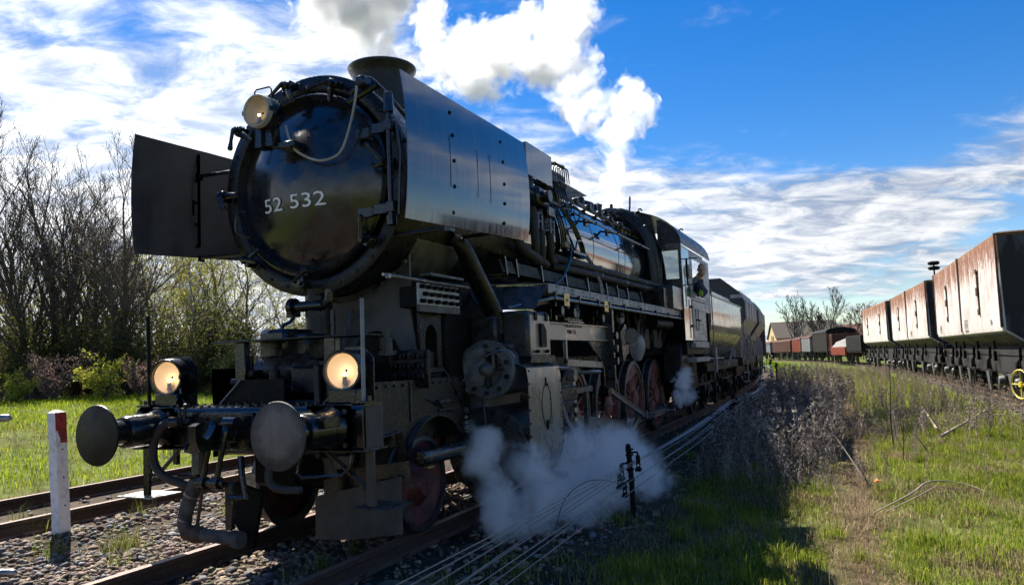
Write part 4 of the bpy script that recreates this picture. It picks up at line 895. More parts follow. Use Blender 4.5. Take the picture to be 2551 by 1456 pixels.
b = MB(); b.cyl((-.47, -.11, .25), (-.36, -.10, .235), .062, n=12); b.cyl((-.38, -.1, .235), (-.30, -.1, .235), .075, .06, n=8); b.build('hose_coupling', K['rust'], hh)
b = MB(); b.tube([(-.33, -.10, .235), (-.12, -.09, .225), (.04, -.08, .215)], .052, 12, 3); b.cyl((.0, -.08, .215), (.07, -.08, .21), .066, n=10); b.build('hose_tail', K['lag'], hh)
b = MB(); b.tube([(-.31, -.08, .62), (-.34, -.09, .45), (-.36, -.1, .30)], .014, 6); b.sph((-.31, -.08, .60), .025, 8); b.tube([(.0, -.1, .33), (-.06, -.1, .38), (.02, -.1, .24)], .008, 5, 4); part(b, 'hose_chain', 'rust')
b = MB(); b.tube([(.32, -.03, .80), (.33, -.06, .66), (.42, -.06, .60), (.62, -.05, .60)], .03, 8, 4); part(b, 'brake_hose', 'rubber')
b = MB(); b.tube([(.62, -.02, .88), (.60, -.06, .72), (.64, -.06, .69), (1.0, -.06, .715), (1.06, -.06, .76), (1.07, -.03, .86)], .012, 6); part(b, 'uncoupling_handle', 'black')
for s in (-1, 1):
    X = s*1.14
    b = MB(); b.box((X-.035, .09, .47), (X+.035, .12, .88), .004); st = part(b, 'front_step', 'brown' if s > 0 else 'black')
    b = MB(); b.box((X-.13 if s > 0 else X-.30, .04, .455), (X+.13 if s < 0 else X+.20, .36, .467), .003); b.build('step_tread', K['dusty'] if s > 0 else K['steel'], st)
    b = MB(); b.tube([(X-s*.38, .1, .86), (X-s*.05, .12, .60)], .022, 4); b.build('step_stay', K['dusty'], st)
b = MB(); b.box((-.62, .09, .55), (-.56, .14, .88), .005); b.box((-.95, .2, .72), (-.90, .24, .88), .005); part(b, 'hanger_bar', 'black')
b = MB(); b.box((.45, .45, .62), (.49, .49, .9), .004); b.prism([(.42, .85), (.49, .85), (.62, .62), (.55, .62)], (0, .4, 0), (1, 0, 0), (0, 0, 1), (0, .03, 0)); part(b, 'guard_stay', 'brown')
b = MB()
g = []
for t in np.linspace(0, 1, 6): g.append([(.22+.79*t, .62-.10*math.sin(t*3.1)+.10*t, z) for z in (.07+.06*t, .25+.06*t, .42+.17*t)])
b.sheet(g, (0, .012, 0)); part(b, 'rail_guard', 'brown', smooth=60)
b = MB(); b.sheet([[(.22+.80*t, .74-.10*math.sin(t*3.1)+.10*t, z) for z in (.40+.17*t, .62+.08*t)] for t in np.linspace(0, 1, 6)], (0, .012, 0)); part(b, 'splash_plate', 'black')
b = MB(); b.sheet([[(-.42+.10*q, .45, z) for z in (.12+.25*abs(q-.5), .62)] for q in np.linspace(0, 1.6, 5)], (0, .01, 0)); part(b, 'rail_guard', 'steel')
b = MB(); b.box((-.16, .3, .55), (.30, .8, .85), .03); b.prism([(-.12, .30), (.02, .12), (.06, .12), (.16, .55), (-.12, .62)], (0, .05, 0), (1, 0, 0), (0, 0, 1), (0, .04, 0)); part(b, 'truck_frame', 'char')

# ---- wheels
def wheel_proto(name, r, red, nsp, crank=False, disc=False):
    b = MB(); b.lathe([(-.07, r*.86), (-.075, r+.028), (-.055, r+.030), (-.04, r+.004), (.06, r-.003), (.066, r-.012), (.066, r*.885), (.05, r*.875), (-.05, r*.87)], (0, 0, 0), (1, 0, 0), 56, caps=False)
    w = b.build(name, K['tyre'], loco)
    if disc:
        b = MB(); b.lathe([(-.03, r*.88), (.035, r*.88), (.04, r*.80), (.01, r*.66), (.0, r*.50), (.02, r*.42), (.07, r*.34), (.10, r*.26), (.10, .02)], (0, 0, 0), (1, 0, 0), 48, caps=False); b.build('wheel_disc', K[red], w)
    else:
        b = MB(); b.lathe([(-.04, r*.88), (.045, r*.88), (.05, r*.80), (.0, r*.79), (-.04, r*.80)], (0, 0, 0), (1, 0, 0), 48, caps=False); b.build('rim', K[red], w)
        b = MB(); b.lathe([(-.07, .05), (-.07, .16), (.07, .16), (.09, .13), (.09, .02)], (0, 0, 0), (1, 0, 0), 24); b.build('hub', K[red], w)
        for a in np.linspace(0, 2*PI, nsp, endpoint=False):
            d = np.array([0, math.cos(a), math.sin(a)]); b = MB(); b.tube([d*.13, d*r*.5, d*r*.82], [.038, .028, .024], 6); b.build('spoke', K[red], w)
        if crank:
            b = MB(); a = R(-76); c = np.array([0, math.cos(a), math.sin(a)])*.33; b.cyl((.02, c[1], c[2]), (.20, c[1], c[2]), .13, .12, n=16); b.cyl((.18, c[1], c[2]), (.40, c[1], c[2]), .06, n=12); b.build('crank_pin', K['steel'], w)
            t = np.linspace(R(60), R(148), 10); b = MB(); po = [(r*.80*math.cos(q), r*.80*math.sin(q)) for q in t]; b.prism(po, (-.03, 0, 0), (0, 1, 0), (0, 0, 1), (.07, 0, 0)); b.build('counterweight', K[red], w)
    return w
def put(w, x, y, z, rz=0, rx=0):
    w.location = (x, y, z); w.rotation_euler = (rx, 0, rz); return w
lw = put(wheel_proto('leading_wheel', .425, 'wheelred', 0, disc=True), .7535, 1.40, .425)
put(dup(lw, loco), -.7535, 1.40, .425, PI)
DY = (3.98, 5.63, 7.28, 8.93, 10.58)
dw = wheel_proto('driving_wheel', .70, 'wheelred2', 15, True)
for i, y in enumerate(DY):
    put(dw if i == 0 else dup(dw, loco), .7535, y, .70)
    put(dup(dw, loco), -.7535, y, .70, PI, PI/2)
for y in (1.40,)+DY:
    b = MB(); b.cyl((-.70, y, .425 if y < 2 else .70), (.70, y, .425 if y < 2 else .70), .09, n=14); part(b, 'axle', 'char')

# ---- rods and valve gear (right side)
py_, pz_ = .33*math.cos(R(-76)), .70+.33*math.sin(R(-76))
def rod(p, q, w, t, x, m_='steel', name='coupling_rod', ends=True, flute=True):
    p = np.array(p, float); q = np.array(q, float); d = unit(q-p); n_ = np.array([-d[1], d[0]]); L_ = np.linalg.norm(q-p); b = MB()
    prof = [(0, -w*.5), (L_, -w*.5), (L_, w*.5), (0, w*.5)]
    b.prism(prof, (x, p[0], p[1]), (0, d[0], d[1]), (0, n_[0], n_[1]), (t, 0, 0))
    if flute:
        b.prism([(.12, w*.36), (L_-.12, w*.36), (L_-.12, w*.5), (.12, w*.5)], (x+t, p[0], p[1]), (0, d[0], d[1]), (0, n_[0], n_[1]), (.014, 0, 0)); b.prism([(.12, -w*.5), (L_-.12, -w*.5), (L_-.12, -w*.36), (.12, -w*.36)], (x+t, p[0], p[1]), (0, d[0], d[1]), (0, n_[0], n_[1]), (.014, 0, 0))
    if ends:
        for c in (p, q): b.cyl((x-.015, c[0], c[1]), (x+t+.02, c[0], c[1]), w*.85, n=16); b.cyl((x+t+.02, c[0], c[1]), (x+t+.05, c[0], c[1]), w*.4, n=6)
    return part(b, name, m_)
for i in range(4): rod((DY[i]+py_, pz_), (DY[i+1]+py_, pz_), .11, .045, .93)
rod((4.25, .75), (DY[2]+py_, pz_), .15, .05, 1.03, name='connecting_rod')
rod((6.05, 1.02), (8.02, .50), .075, .035, 1.16, name='eccentric_rod')
b = MB(); b.prism([(7.30, .30), (7.42, .28), (8.08, .46), (8.06, .56), (7.9, .54)], (1.12, 0, 0), (0, 1, 0), (0, 0, 1), (.04, 0, 0)); b.cyl((1.1, 8.02, .50), (1.24, 8.02, .50), .075, n=14); part(b, 'return_crank', 'steel')
b = MB(); b.box((.96, 3.35, 1.02), (1.10, 5.6, 1.10), .006); part(b, 'slide_bar', 'steel')
b = MB(); b.cyl((1.03, 3.35, .75), (1.03, 4.2, .75), .045, n=12); part(b, 'piston_rod', 'steel')
b = MB(); b.box((.98, 3.95, .96), (1.2, 4.66, 1.14), .015); b.box((.96, 4.0, .62), (1.20, 4.55, .98), .03); b.cyl((1.18, 4.25, .75), (1.26, 4.25, .75), .085, n=16); b.box((1.0, 4.05, 1.12), (1.15, 4.6, 1.17), .01)
for y in np.linspace(4.0, 4.6, 7): b.cyl((1.12, y, 1.14), (1.12, y, 1.185), .022, n=6)
for z in np.linspace(.66, .9, 3): b.cyl((1.2, 4.5, z), (1.23, 4.5, z), .03, n=8)
part(b, 'crosshead', 'dusty')
b = MB(); b.tube([(1.36, 3.42, 1.45), (1.36, 3.5, 1.1), (1.37, 3.75, .78), (1.38, 3.95, .62), (1.38, 4.0, .42)], .028, 4); part(b, 'bent_lever', 'grey')
b = MB(); b.box((1.28, 4.62, .42), (1.33, 4.68, 1.06), .004); part(b, 'union_link', 'dusty')
b = MB()
for y in (3.95, 4.85): b.box((1.36, y, .28), (1.40, y+.04, .62), .004)
for z in (.30, .56): b.box((1.30, 3.95, z), (1.45, 4.89, z+.02), .004)
part(b, 'side_step', 'black')
b = MB(); b.box((1.22, 3.36, 1.90), (1.30, 5.82, 1.915)); b.box((1.22, 3.36, 1.71), (1.30, 5.82, 1.725)); b.box((1.25, 3.36, 1.715), (1.262, 5.82, 1.91)); gb = part(b, 'gear_beam', 'sheet')
text_mb('PEINE C16', .075, (1.2635, 4.35, 1.812), (0, 1, 0), (0, 0, 1), (1, 0, 0), .003).build('cast_mark', K['char'], gb, smooth=0)
b = MB(); b.box((1.22, 5.82, 1.05), (1.36, 5.86, 2.32), .004); b.box((1.34, 5.80, 1.1), (1.37, 5.88, 2.15), .004); b.prism([(5.0, 1.71), (5.82, 1.71), (5.82, 1.32)], (1.24, 0, 0), (0, 1, 0), (0, 0, 1), (.015, 0, 0))
for z in (1.78, 1.6, 1.42): b.cyl((1.36, 5.85, z), (1.42, 5.85, z), .055, n=12)
part(b, 'motion_bracket', 'dusty')
b = MB(); b.box((1.25, 4.05, 1.42), (1.29, 4.10, 1.71), .004); b.prism([(4.05, 1.40), (5.5, 1.34), (5.5, 1.42), (4.05, 1.48)], (1.24, 0, 0), (0, 1, 0), (0, 0, 1), (.05, 0, 0)); b.cyl((1.25, 4.15, 1.28), (1.36, 4.15, 1.28), .075, n=14); part(b, 'link_hanger', 'sheet')
b = MB(); b.prism([(5.9+.14*math.cos(a)-.3*math.sin(a)**2*0, 1.12+.40*math.sin(a)) for a in np.linspace(-1.4, 1.4, 9)]+[(5.9-.06+.14*math.cos(a), 1.12+.40*math.sin(a)) for a in np.linspace(1.4, -1.4, 9)], (1.10, 0, 0), (0, 1, 0), (0, 0, 1), (.06, 0, 0)); b.cyl((1.1, 5.95, 1.0), (1.24, 5.95, 1.0), .08, n=12); part(b, 'expansion_link', 'black')
b = MB(); b.tube([(1.12, 4.6, 1.30), (1.12, 5.9, 1.28)], .03, 6); b.tube([(1.14, 4.68, 1.35), (1.16, 4.66, .7)], .028, 6); b.tube([(1.05, 3.4, 1.41), (1.06, 4.7, 1.36)], .03, 8); part(b, 'radius_rod', 'steel')
# springs, tanks and oval covers under the board
b = MB(); b.lathe([(-.24, .02), (-.2, .08), (-.06, .125), (.06, .125), (.2, .08), (.24, .02)], (1.16, 7.95, 1.62), (.12, -.2, 1), 20); part(b, 'air_reservoir', 'grey')
b = MB(); b.prism([(6.95, 1.85), (7.25, 2.0), (7.5, 1.8), (7.4, 1.55), (7.05, 1.40)], (1.1, 0, 0), (0, 1, 0), (0, 0, 1), (.06, 0, 0)); b.cyl((1.15, 7.45, 1.8), (1.22, 7.4, 1.8), .13, n=18); part(b, 'governor', 'dusty')
b = MB()
for y, z, w in ((6.3, 1.62, .5), (8.5, 1.58, .6), (9.4, 1.6, .7)): b.box((.85, y, z), (1.1, y+w, z+.45), .03)
b.prism([(8.6, 2.3), (9.1, 2.3), (8.2, 1.4), (7.9, 1.4)], (1.05, 0, 0), (0, 1, 0), (0, 0, 1), (.03, 0, 0))
for k in range(9): b.tube([(1.1+.02*(k % 3), 6.4+.55*k, 2.3), (1.12, 6.5+.55*k, 1.95), (1.05, 6.55+.5*k, 1.55)], .018, 6)
part(b, 'under_board_gear', 'char')
b = MB(); b.tube([(1.2, 9.0, 2.05), (1.25, 10.1, 2.05)], .09, 12); part(b, 'sand_tank', 'char')
for i, y in enumerate(DY[2:]):
    b = MB(); b.tube([(.80, y-.85, .9), (.83, y-.9, .5), (.80, y-.82, .12)], .02, 6); b.prism([(y-.80, .3), (y-.70, .35), (y-.68, .9), (y-.78, .95)], (.72, 0, 0), (0, 1, 0), (0, 0, 1), (.07, 0, 0)); part(b, 'brake_block', 'char')
# steam heating box and pipes near the rear wheel
b = MB(); b.box((.9, 10.9, .9), (1.30, 11.5, 1.7), .03); b.cyl((1.1, 11.3, .35), (1.1, 11.3, .9), .14, n=14); b.tube([(1.1, 11.0, 1.0), (1.2, 10.8, .6), (1.1, 10.6, .42)], .03, 8); part(b, 'injector', 'soot')

# ---- cab
b = MB()
def roof_arc(y, dz=0.0): return [(1.49*math.cos(a), y, 3.60+dz+.86*math.sin(a)**.9) for a in np.linspace(.05, PI-.05, 22)]
b.sheet([roof_arc(10.55), roof_arc(13.9)], (0, 0, .02)); cab = part(b, 'cab', 'soot')
b = MB(); pts = [(x, z) for x, _, z in roof_arc(0)]; b.prism([(-1.45, 2.34), (1.0, 2.34), (1.0, 3.70)]+[(min(x, 1.0), z) for x, z in pts if x < .99], (0, 10.62, 0), (1, 0, 0), (0, 0, 1), (0, .02, 0)); 
for s in (-1, 1): b.prism([(s*1.0, 3.56), (s*1.46, 3.56)]+[(s*x, z-.01) for x, z in pts if 1.0 < x < 1.47]+[(s*1.0, 4.20)], (0, 10.635, 0), (1, 0, 0), (0, 0, 1), (0, .015, 0))
b.build('front_wall', K['soot'], cab)
b = MB(); b.box((1.0, 10.60, 2.34), (1.46, 10.63, 2.98), .003); b.box((1.0, 10.60, 3.56), (1.46, 10.63, 3.70), .003); b.box((1.0, 10.60, 2.98), (1.06, 10.63, 3.56), .003); b.box((1.40, 10.60, 2.98), (1.46, 10.63, 3.56), .003); fw_ = b.build('front_window_frame', K['black'], cab)
MB().box((1.06, 10.612, 2.98), (1.40, 10.618, 3.56)).build('front_window_glass', K['glassd'], cab)
b = MB(); b.box((1.02, 9.7, 2.34), (1.44, 10.60, 2.78), .01); b.box((.9, 9.3, 2.34), (1.36, 9.7, 2.72), .01); b.build('tool_locker', K['black'], cab)
for s in (1, -1):
    b = MB(); X0, X1 = s*1.44, s*1.455
    b.box((X0, 10.62, 1.75), (X1, 11.42, 3.66), .002); b.build('side_panel', K['gloss'], cab)
    b = MB(); b.box((X0, 11.42, 1.70), (X1+s*.004, 13.10, 2.66), .002); b.build('cab_door', K['cabgrey'], cab)
    b = MB(); b.box((X0, 11.425, 2.66), (X1, 11.75, 3.66), .002); b.box((X0, 11.75, 3.50), (X1, 13.1, 3.66), .002); b.box((X0, 13.1, 2.4), (X1, 13.85, 3.60), .002); b.box((X0, 11.75, 2.66), (X1, 13.1, 2.78), .002); b.build('upper_panel', K['cabgrey'], cab)
    b = MB(); b.box((X1, 11.7, 2.665), (X1+s*.02, 13.12, 2.70), .003); b.build('window_sill', K['black'], cab)
    b = MB()
    for y in np.arange(11.47, 13.05, .105):
        for z in (1.74, 2.60): b.cyl((X1, y, z), (X1+s*.014, y, z), .013, n=6)
    for z in np.arange(1.85, 2.6, .11):
        for y in (11.48, 12.98): b.cyl((X1, y, z), (X1+s*.014, y, z), .013, n=6)
    for y in (12.2, 12.45, 12.7):
        for z in (1.9, 2.1, 2.4): b.cyl((X1, y, z), (X1+s*.014, y, z), .013, n=6)
    for y in (11.5, 11.65):
        for z in np.arange(2.8, 3.6, .14): b.cyl((X1, y, z), (X1+s*.01, y, z), .012, n=6)
    b.build('rivets', K['char'], cab, kind='stuff')
    b = MB(); b.box((X1, 11.46, 2.05), (X1+s*.012, 11.50, 2.45), .002)
    for z in (2.02, 2.42): b.box((X1, 11.40, z), (X1+s*.03, 11.55, z+.06), .004)
    b.tube([(X1+s*.02, 12.05, 1.98), (X1+s*.02, 12.05, 2.42), (X1+s*.02, 11.75, 2.42), (X1+s*.02, 11.75, 1.98), (X1+s*.02, 12.05, 1.98)], .008, 5); b.box((X1, 11.9, 2.17), (X1+s*.04, 12.25, 2.21), .005); b.build('door_fittings', K['char'], cab)
    b = MB(); b.tube([(s*1.49, 10.72, 2.42), (s*1.49, 10.72, 3.15)], .013, 6); b.tube([(s*1.49, 11.36, 1.8), (s*1.49, 11.36, 2.6)], .013, 6); b.build('grab_rail', K['steel'], cab)
    b = MB()
    for z in (1.60, 1.30): b.box((s*1.30, 11.42, z), (s*1.50, 13.1, z+.10), .006)
    b.build('cab_step', K['grey'], cab)
    b = MB(); b.box((s*1.36, 11.45, 1.2), (s*1.40, 11.50, 1.75), .003); b.box((s*1.36, 13.0, 1.2), (s*1.40, 13.05, 1.75), .003); b.build('step_strap', K['black'], cab)
b = MB(); b.box((-1.40, 11.0, 1.45), (1.40, 13.6, 1.74), .02); b.box((-1.2, 11.2, .7), (1.2, 13.0, 1.45), .02); b.build('cab_floor', K['char'], cab)
b = MB(); b.box((-1.44, 13.55, 1.74), (1.44, 13.6, 2.4)); b.build('rear_wall', K['char'], cab)
text_mb('52 532', .15, (1.461, 12.35, 1.90), (0, 1, 0), (0, 0, 1), (1, 0, 0), .003).build('cab_number', K['white'], cab, smooth=0)
b = MB(); b.box((1.456, 11.15, 2.90), (1.66, 11.162, 3.42)); wg = b.build('wind_glass', K['glass'], cab)
b = MB()
for p, q in (((1.456, 2.88), (1.68, 2.90)), ((1.456, 3.42), (1.68, 3.44))): b.box((p[0], 11.145, p[1]), (q[0], 11.168, q[1]), .002)
b.box((1.456, 11.145, 2.88), (1.475, 11.168, 3.44), .002); b.build('wind_glass_frame', K['char'], cab)
b = MB(); b.box((-.5, 12.0, 4.44), (.35, 13.1, 4.58), .03); b.build('roof_vent', K['grey'], cab)
b = MB(); b.tube([(.1, 11.0, 4.40), (.32, 11.05, 4.45), (.36, 11.1, 4.85)], .022, 6, 4); b.cyl((.0, 10.9, 4.4), (.0, 10.9, 4.7), .035, n=8); b.build('whistle_pipe', K['soot'], cab)
for y, x in ((10.9, .55), (13.4, .9)):
    b = MB(); z = 3.60+.86*(1-(x/1.49)**2)**.45; b.tube([(x, y, z), (x+.02, y, z+.10), (x+.07, y, z+.12), (x+.10, y, z+.08)], .018, 6, 3); b.build('roof_hook', K['char'], cab)
# ------------------------------------------------------------------ tender and wagons behind the locomotive
def place(o, fx, y):
    o.location = (float(fx(y)), y, 0); o.rotation_euler[2] = -math.atan((float(fx(y+.5))-float(fx(y-.5)))); return o
K['tub'] = mat('tender_tub_paint', (0.08, 0.078, 0.076), (0.12, 0.115, 0.11), 0.20, 0.36, scale=4, stretch=(1, 3, .25), bump=0.05, bscale=10, spec=0.9, coat=0.6)
K['hop'] = mat('hopper_dark_paint', (0.035, 0.036, 0.040), (0.055, 0.052, 0.05), 0.55, 0.75, scale=4, bump=0.05)
K['hopside'] = mat('hopper_side_paint', (0.46, 0.42, 0.37), (0.32, 0.29, 0.26), 0.5, 0.7, scale=5, stretch=(1, 4, .4), streak=((0.08, 0.06, 0.05), .52, .75))
K['hopred'] = mat('wagon_dark_red', (0.060, 0.022, 0.020), (0.040, 0.018, 0.017), 0.6, 0.8, scale=5, streak=((0.03, 0.02, 0.018), .5, .75))
WH = {}
def wagon_wheel(parent, x, y, r, m_='tyre', disc='char'):
    key = (r, m_, disc)
    if key not in WH:
        a = MB(); a.lathe([(-.065, r*.85), (-.07, r+.026), (-.045, r+.026), (-.03, r), (.065, r-.008), (.065, r*.86)], (0, 0, 0), (1, 0, 0), 28, caps=False)
        c = MB(); c.lathe([(-.03, r*.87), (.03, r*.87), (.0, r*.6), (.06, r*.32), (.09, .10), (.11, .02)], (0, 0, 0), (1, 0, 0), 24, caps=False)
        WH[key] = (a.mesh('tyre', (0, 0, 0)), c.mesh('wheel_disc', (0, 0, 0))); WH[key][0].materials.append(K[m_]); WH[key][1].materials.append(K[disc])
    o = bpy.data.objects.new('wheel', WH[key][0]); COL.objects.link(o); o.parent = parent; o.location = (x, y, r); o.rotation_euler[2] = 0 if x > 0 else PI
    d = bpy.data.objects.new('wheel_disc', WH[key][1]); COL.objects.link(d); d.parent = o
    return o
def wbuffer(t, x, y, sgn, m_='black'):
    b = MB(); b.box((x-.17, y, .92), (x+.17, y+sgn*.03, 1.18)); b.lathe([(.02, .12), (.30, .11), (.30, .07), (.55, .07), (.56, .20), (.59, .21), (.61, .12), (.615, .01)], (x, y, 1.05), (0, sgn, 0), 20); part(b, 'buffer', m_, t)
def bogie(t, y, r=.47, ax=(-.95, .95), xw=.7535, m_='char', outer=1.0):
    b = MB()
    for s in (-1, 1):
        b.box((s*(outer-.06), y+ax[0]-.35, r+.02), (s*outer, y+ax[1]+.35, r+.25), .01)
        for a in ax: b.box((s*(outer-.05), y+a-.16, r-.18), (s*(outer+.14), y+a+.16, r+.20), .02); b.cyl((s*(outer+.12), y+a, r), (s*(outer+.2), y+a, r), .10, n=12)
        for k in range(5): b.box((s*(outer+.02), y-.45+.05*k, r+.0+.035*k), (s*(outer+.10), y+.45-.05*k, r+.03+.035*k))
    part(b, 'bogie_frame', m_, t)
    for a in ax:
        for s in (-1, 1): wagon_wheel(t, s*xw, y+a, r)
        MB().cyl((-.7, y+a, r), (.7, y+a, r), .07, n=10).build('axle', K['char'], t)
tender = thing('tender', (0, 0, 0), 'black steel tender with rounded tub coupled behind the locomotive cab', 'tender')
prof = [(1.40, 2.88), (1.405, 2.60), (1.40, 2.25), (1.34, 1.95), (1.20, 1.65), (.98, 1.42), (.65, 1.30)]
prof = prof+[(-x, z) for x, z in prof[::-1]]
b = MB(); b.loft([[(x, y, z) for x, z in prof] for y in np.linspace(-3.3, 3.35, 8)]); tk = part(b, 'tub_tank', 'tub', tender, smooth=25)
b = MB()
for y in (-3.32, 3.30): b.loft([[(x*1.004, y+d, z) for x, z in prof] for d in (0, .05)], True, False)
for s in (-1, 1): b.box((s*1.40, -3.3, 2.87), (s*1.425, 3.35, 2.90), .004)
b.build('tub_rim', K['black'], tk)
b = MB(); b.loft([[(x, -3.2, 2.88), (x*.8, -3.2, 3.2), (-x*.8, -3.2, 3.2), (-x, -3.2, 2.88)] if 0 else [(1.2, y, 2.86), (1.1, y, 3.15), (-1.1, y, 3.15), (-1.2, y, 2.86)] for x, y in ((1, -1.0), (1, 3.0))]); part(b, 'coal_bunker', 'black', tender)
b = MB(); b.box((-1.15, -3.6, 1.0), (1.15, 3.9, 1.24), .02); b.box((-1.3, -3.75, 1.0), (1.3, -3.6, 2.6), .02); part(b, 'underframe', 'char', tender)
bogie(tender, -2.1, .50); bogie(tender, 2.2, .50)
for s in (-1, 1):
    wbuffer(tender, s*.875, 3.9, 1)
    b = MB(); b.box((s*1.35, -2.95, 1.0), (s*1.42, -2.80, 1.62), .006); b.tube([(s*1.2, -3.2, 1.35), (s*1.25, -.4, 1.32), (s*1.2, -.1, 1.1)], .02, 6); b.tube([(s*1.35, -.2, 1.1), (s*1.4, .6, 1.6)], .018, 6); part(b, 'pipe_bracket', 'grey', tender)
    b = MB(); b.tube([(s*1.47, -3.55, 1.1), (s*1.47, -3.55, 3.0)], .014, 6); b.tube([(s*1.43, 3.5, 1.1), (s*1.43, 3.5, 2.85), (s*1.3, 3.5, 2.9)], .014, 6); part(b, 'grab_rail', 'black', tender)
place(tender, xc, 17.45)

def hopper(label, side_m, dark_m, y, ln, tilt=0):
    t = thing('hopper_wagon', (0, 0, 0), label, 'hopper wagon', 'hopper wagons behind the tender')
    h = ln/2; sec = [(.66, 4.02), (1.20, 3.55), (1.41, 3.15), (1.41, 2.62), (.98, 2.0), (.75, 1.30)]
    full = sec+[(-x, z) for x, z in sec[::-1]]
    b = MB(); b.loft([[(x, yy, z) for x, z in full] for yy in (-h, h)]); bd = part(b, 'hopper_body', dark_m, t, smooth=20)
    for s in (-1, 1):
        b = MB(); b.box((s*1.412, -h+.02, 2.62), (s*1.425, h-.02, 3.15)); b.sheet([[(s*1.22, yy, 3.56), (s*1.418, yy, 3.16)] for yy in (-h+.02, h-.02)], (s*.01, 0, .006)); b.build('side_panel', K[side_m], bd)
        b = MB(); b.sheet([[(s*1.42, yy, 2.61), (s*.985, yy, 1.985)] for yy in (-h+.02, h-.02)], (s*.012, 0, -.012)); b.build('chute_panel', K[side_m], bd)
        for k in range(5): MB().box((s*1.42, -h+.1+k*(ln-.3)/4, 2.60), (s*1.455, -h+.18+k*(ln-.3)/4, 3.2), .005).build('side_rib', K[side_m], bd)
        wbuffer(t, s*.875, -h-.35, -1); wbuffer(t, s*.875, h+.35, 1)
        b = MB()
        for yy in (-h-.2, h+.2, 0, -1.2, 1.2): b.box((s*1.2, yy-.03, 1.1), (s*1.26, yy+.03, 2.1 if abs(yy) < h else 1.9), .004)
        for z in (.45, .75): b.box((s*1.25, -h-.25, z), (s*1.42, -h+.2, z+.03)); b.box((s*1.25, h-.2, z), (s*1.42, h+.25, z+.03))
        b.box((s*1.38, -h-.2, .45), (s*1.41, -h-.16, 1.2)); b.box((s*1.38, h+.1, .45), (s*1.41, h+.14, 1.2)); part(b, 'ladder_frame', 'grey', t)
        b = MB(); b.tube([(s*1.3, -h-.2, 1.2), (s*1.3, -h-.2, 2.2), (s*1.0, -h-.2, 2.2), (s*1.0, -h-.2, 1.2)], .02, 6); part(b, 'end_rail', 'grey', t)
    b = MB(); b.box((-1.25, -h-.35, 1.0), (1.25, h+.35, 1.28), .02); b.box((-.9, -1.6, .5), (.9, 1.6, 1.3), .05); part(b, 'underframe', 'char', t)
    b = MB(); b.box((.95, -h-.02, 3.3), (1.35, -h+.0, 3.42)) if side_m == 'hopside' else b.box((1.2, -h-.36, 1.35), (1.27, -h-.33, 1.6)); part(b, 'end_plate', 'hopside' if side_m == 'hopside' else 'yellow', t)
    for yy in (-h+.9, h-.9): bogie(t, yy, .46, (-.0, ) if 0 else (-.75, .75), m_='char')
    return place(t, xc, y)
hopper('grey hopper wagon with slanted sides right behind the tender', 'hopside', 'hop', 24.9, 5.2)
hopper('dark red hopper wagon with pale side panels, second behind the tender', 'hopside', 'hopred', 32.0, 5.6)
def box_wagon(label, body, y, ln, zt, zb=1.25, w=1.4, fx=xr, ribs=8, ribm=None, roof=None, cat='wagon', group='old wagons parked on the siding', name='goods_wagon', detail=True):
    t = thing(name, (0, 0, 0), label, cat, group); h = ln/2
    b = MB(); b.box((-w, -h, zb), (w, h, zt), .02); bd = part(b, 'wagon_body', body, t)
    rs = [MB().box((s*w, yy-.07, zb), (s*(w+.15), yy+.07, zt+.02), .004) for s in (-1, 1) for yy in np.linspace(-h+.08, h-.08, ribs)]
    for r_ in rs: r_.build('side_rib', K[ribm or body], bd)
    for x in np.linspace(-w+.1, w-.1, 4): MB().box((x-.05, -h-.07, zb), (x+.05, -h, zt), .004).build('end_rib', K[ribm or body], bd)
    if roof:
        b = MB(); b.loft([[(w*math.cos(a)*1.03, yy, zt+.45*math.sin(a)) for a in np.linspace(0, PI, 12)] for yy in (-h-.05, h+.05)]); b.build('roof', K[roof], bd)
    b = MB(); b.box((-w+.08, -h-.1, .98), (w-.08, h+.1, zb), .02); part(b, 'underframe', 'char', t)
    for s in (-1, 1): wbuffer(t, s*.875, -h-.1, -1, 'char')
    for yy in (-h+1.2, h-1.2):
        for s in (-1, 1): wagon_wheel(t, s*.7535, yy, .48)
        b = MB()
        for s in (-1, 1): b.box((s*.95, yy-.3, .45), (s*1.1, yy+.3, 1.0), .03)
        part(b, 'axle_guard', 'char', t)
    return place(t, fx, y)
box_wagon('dark red covered wagon at the tail of the train', 'hopred', 39.2, 4.6, 3.2, 1.2, 1.15, xc, 9, roof='hopred', name='covered_wagon', group=None)

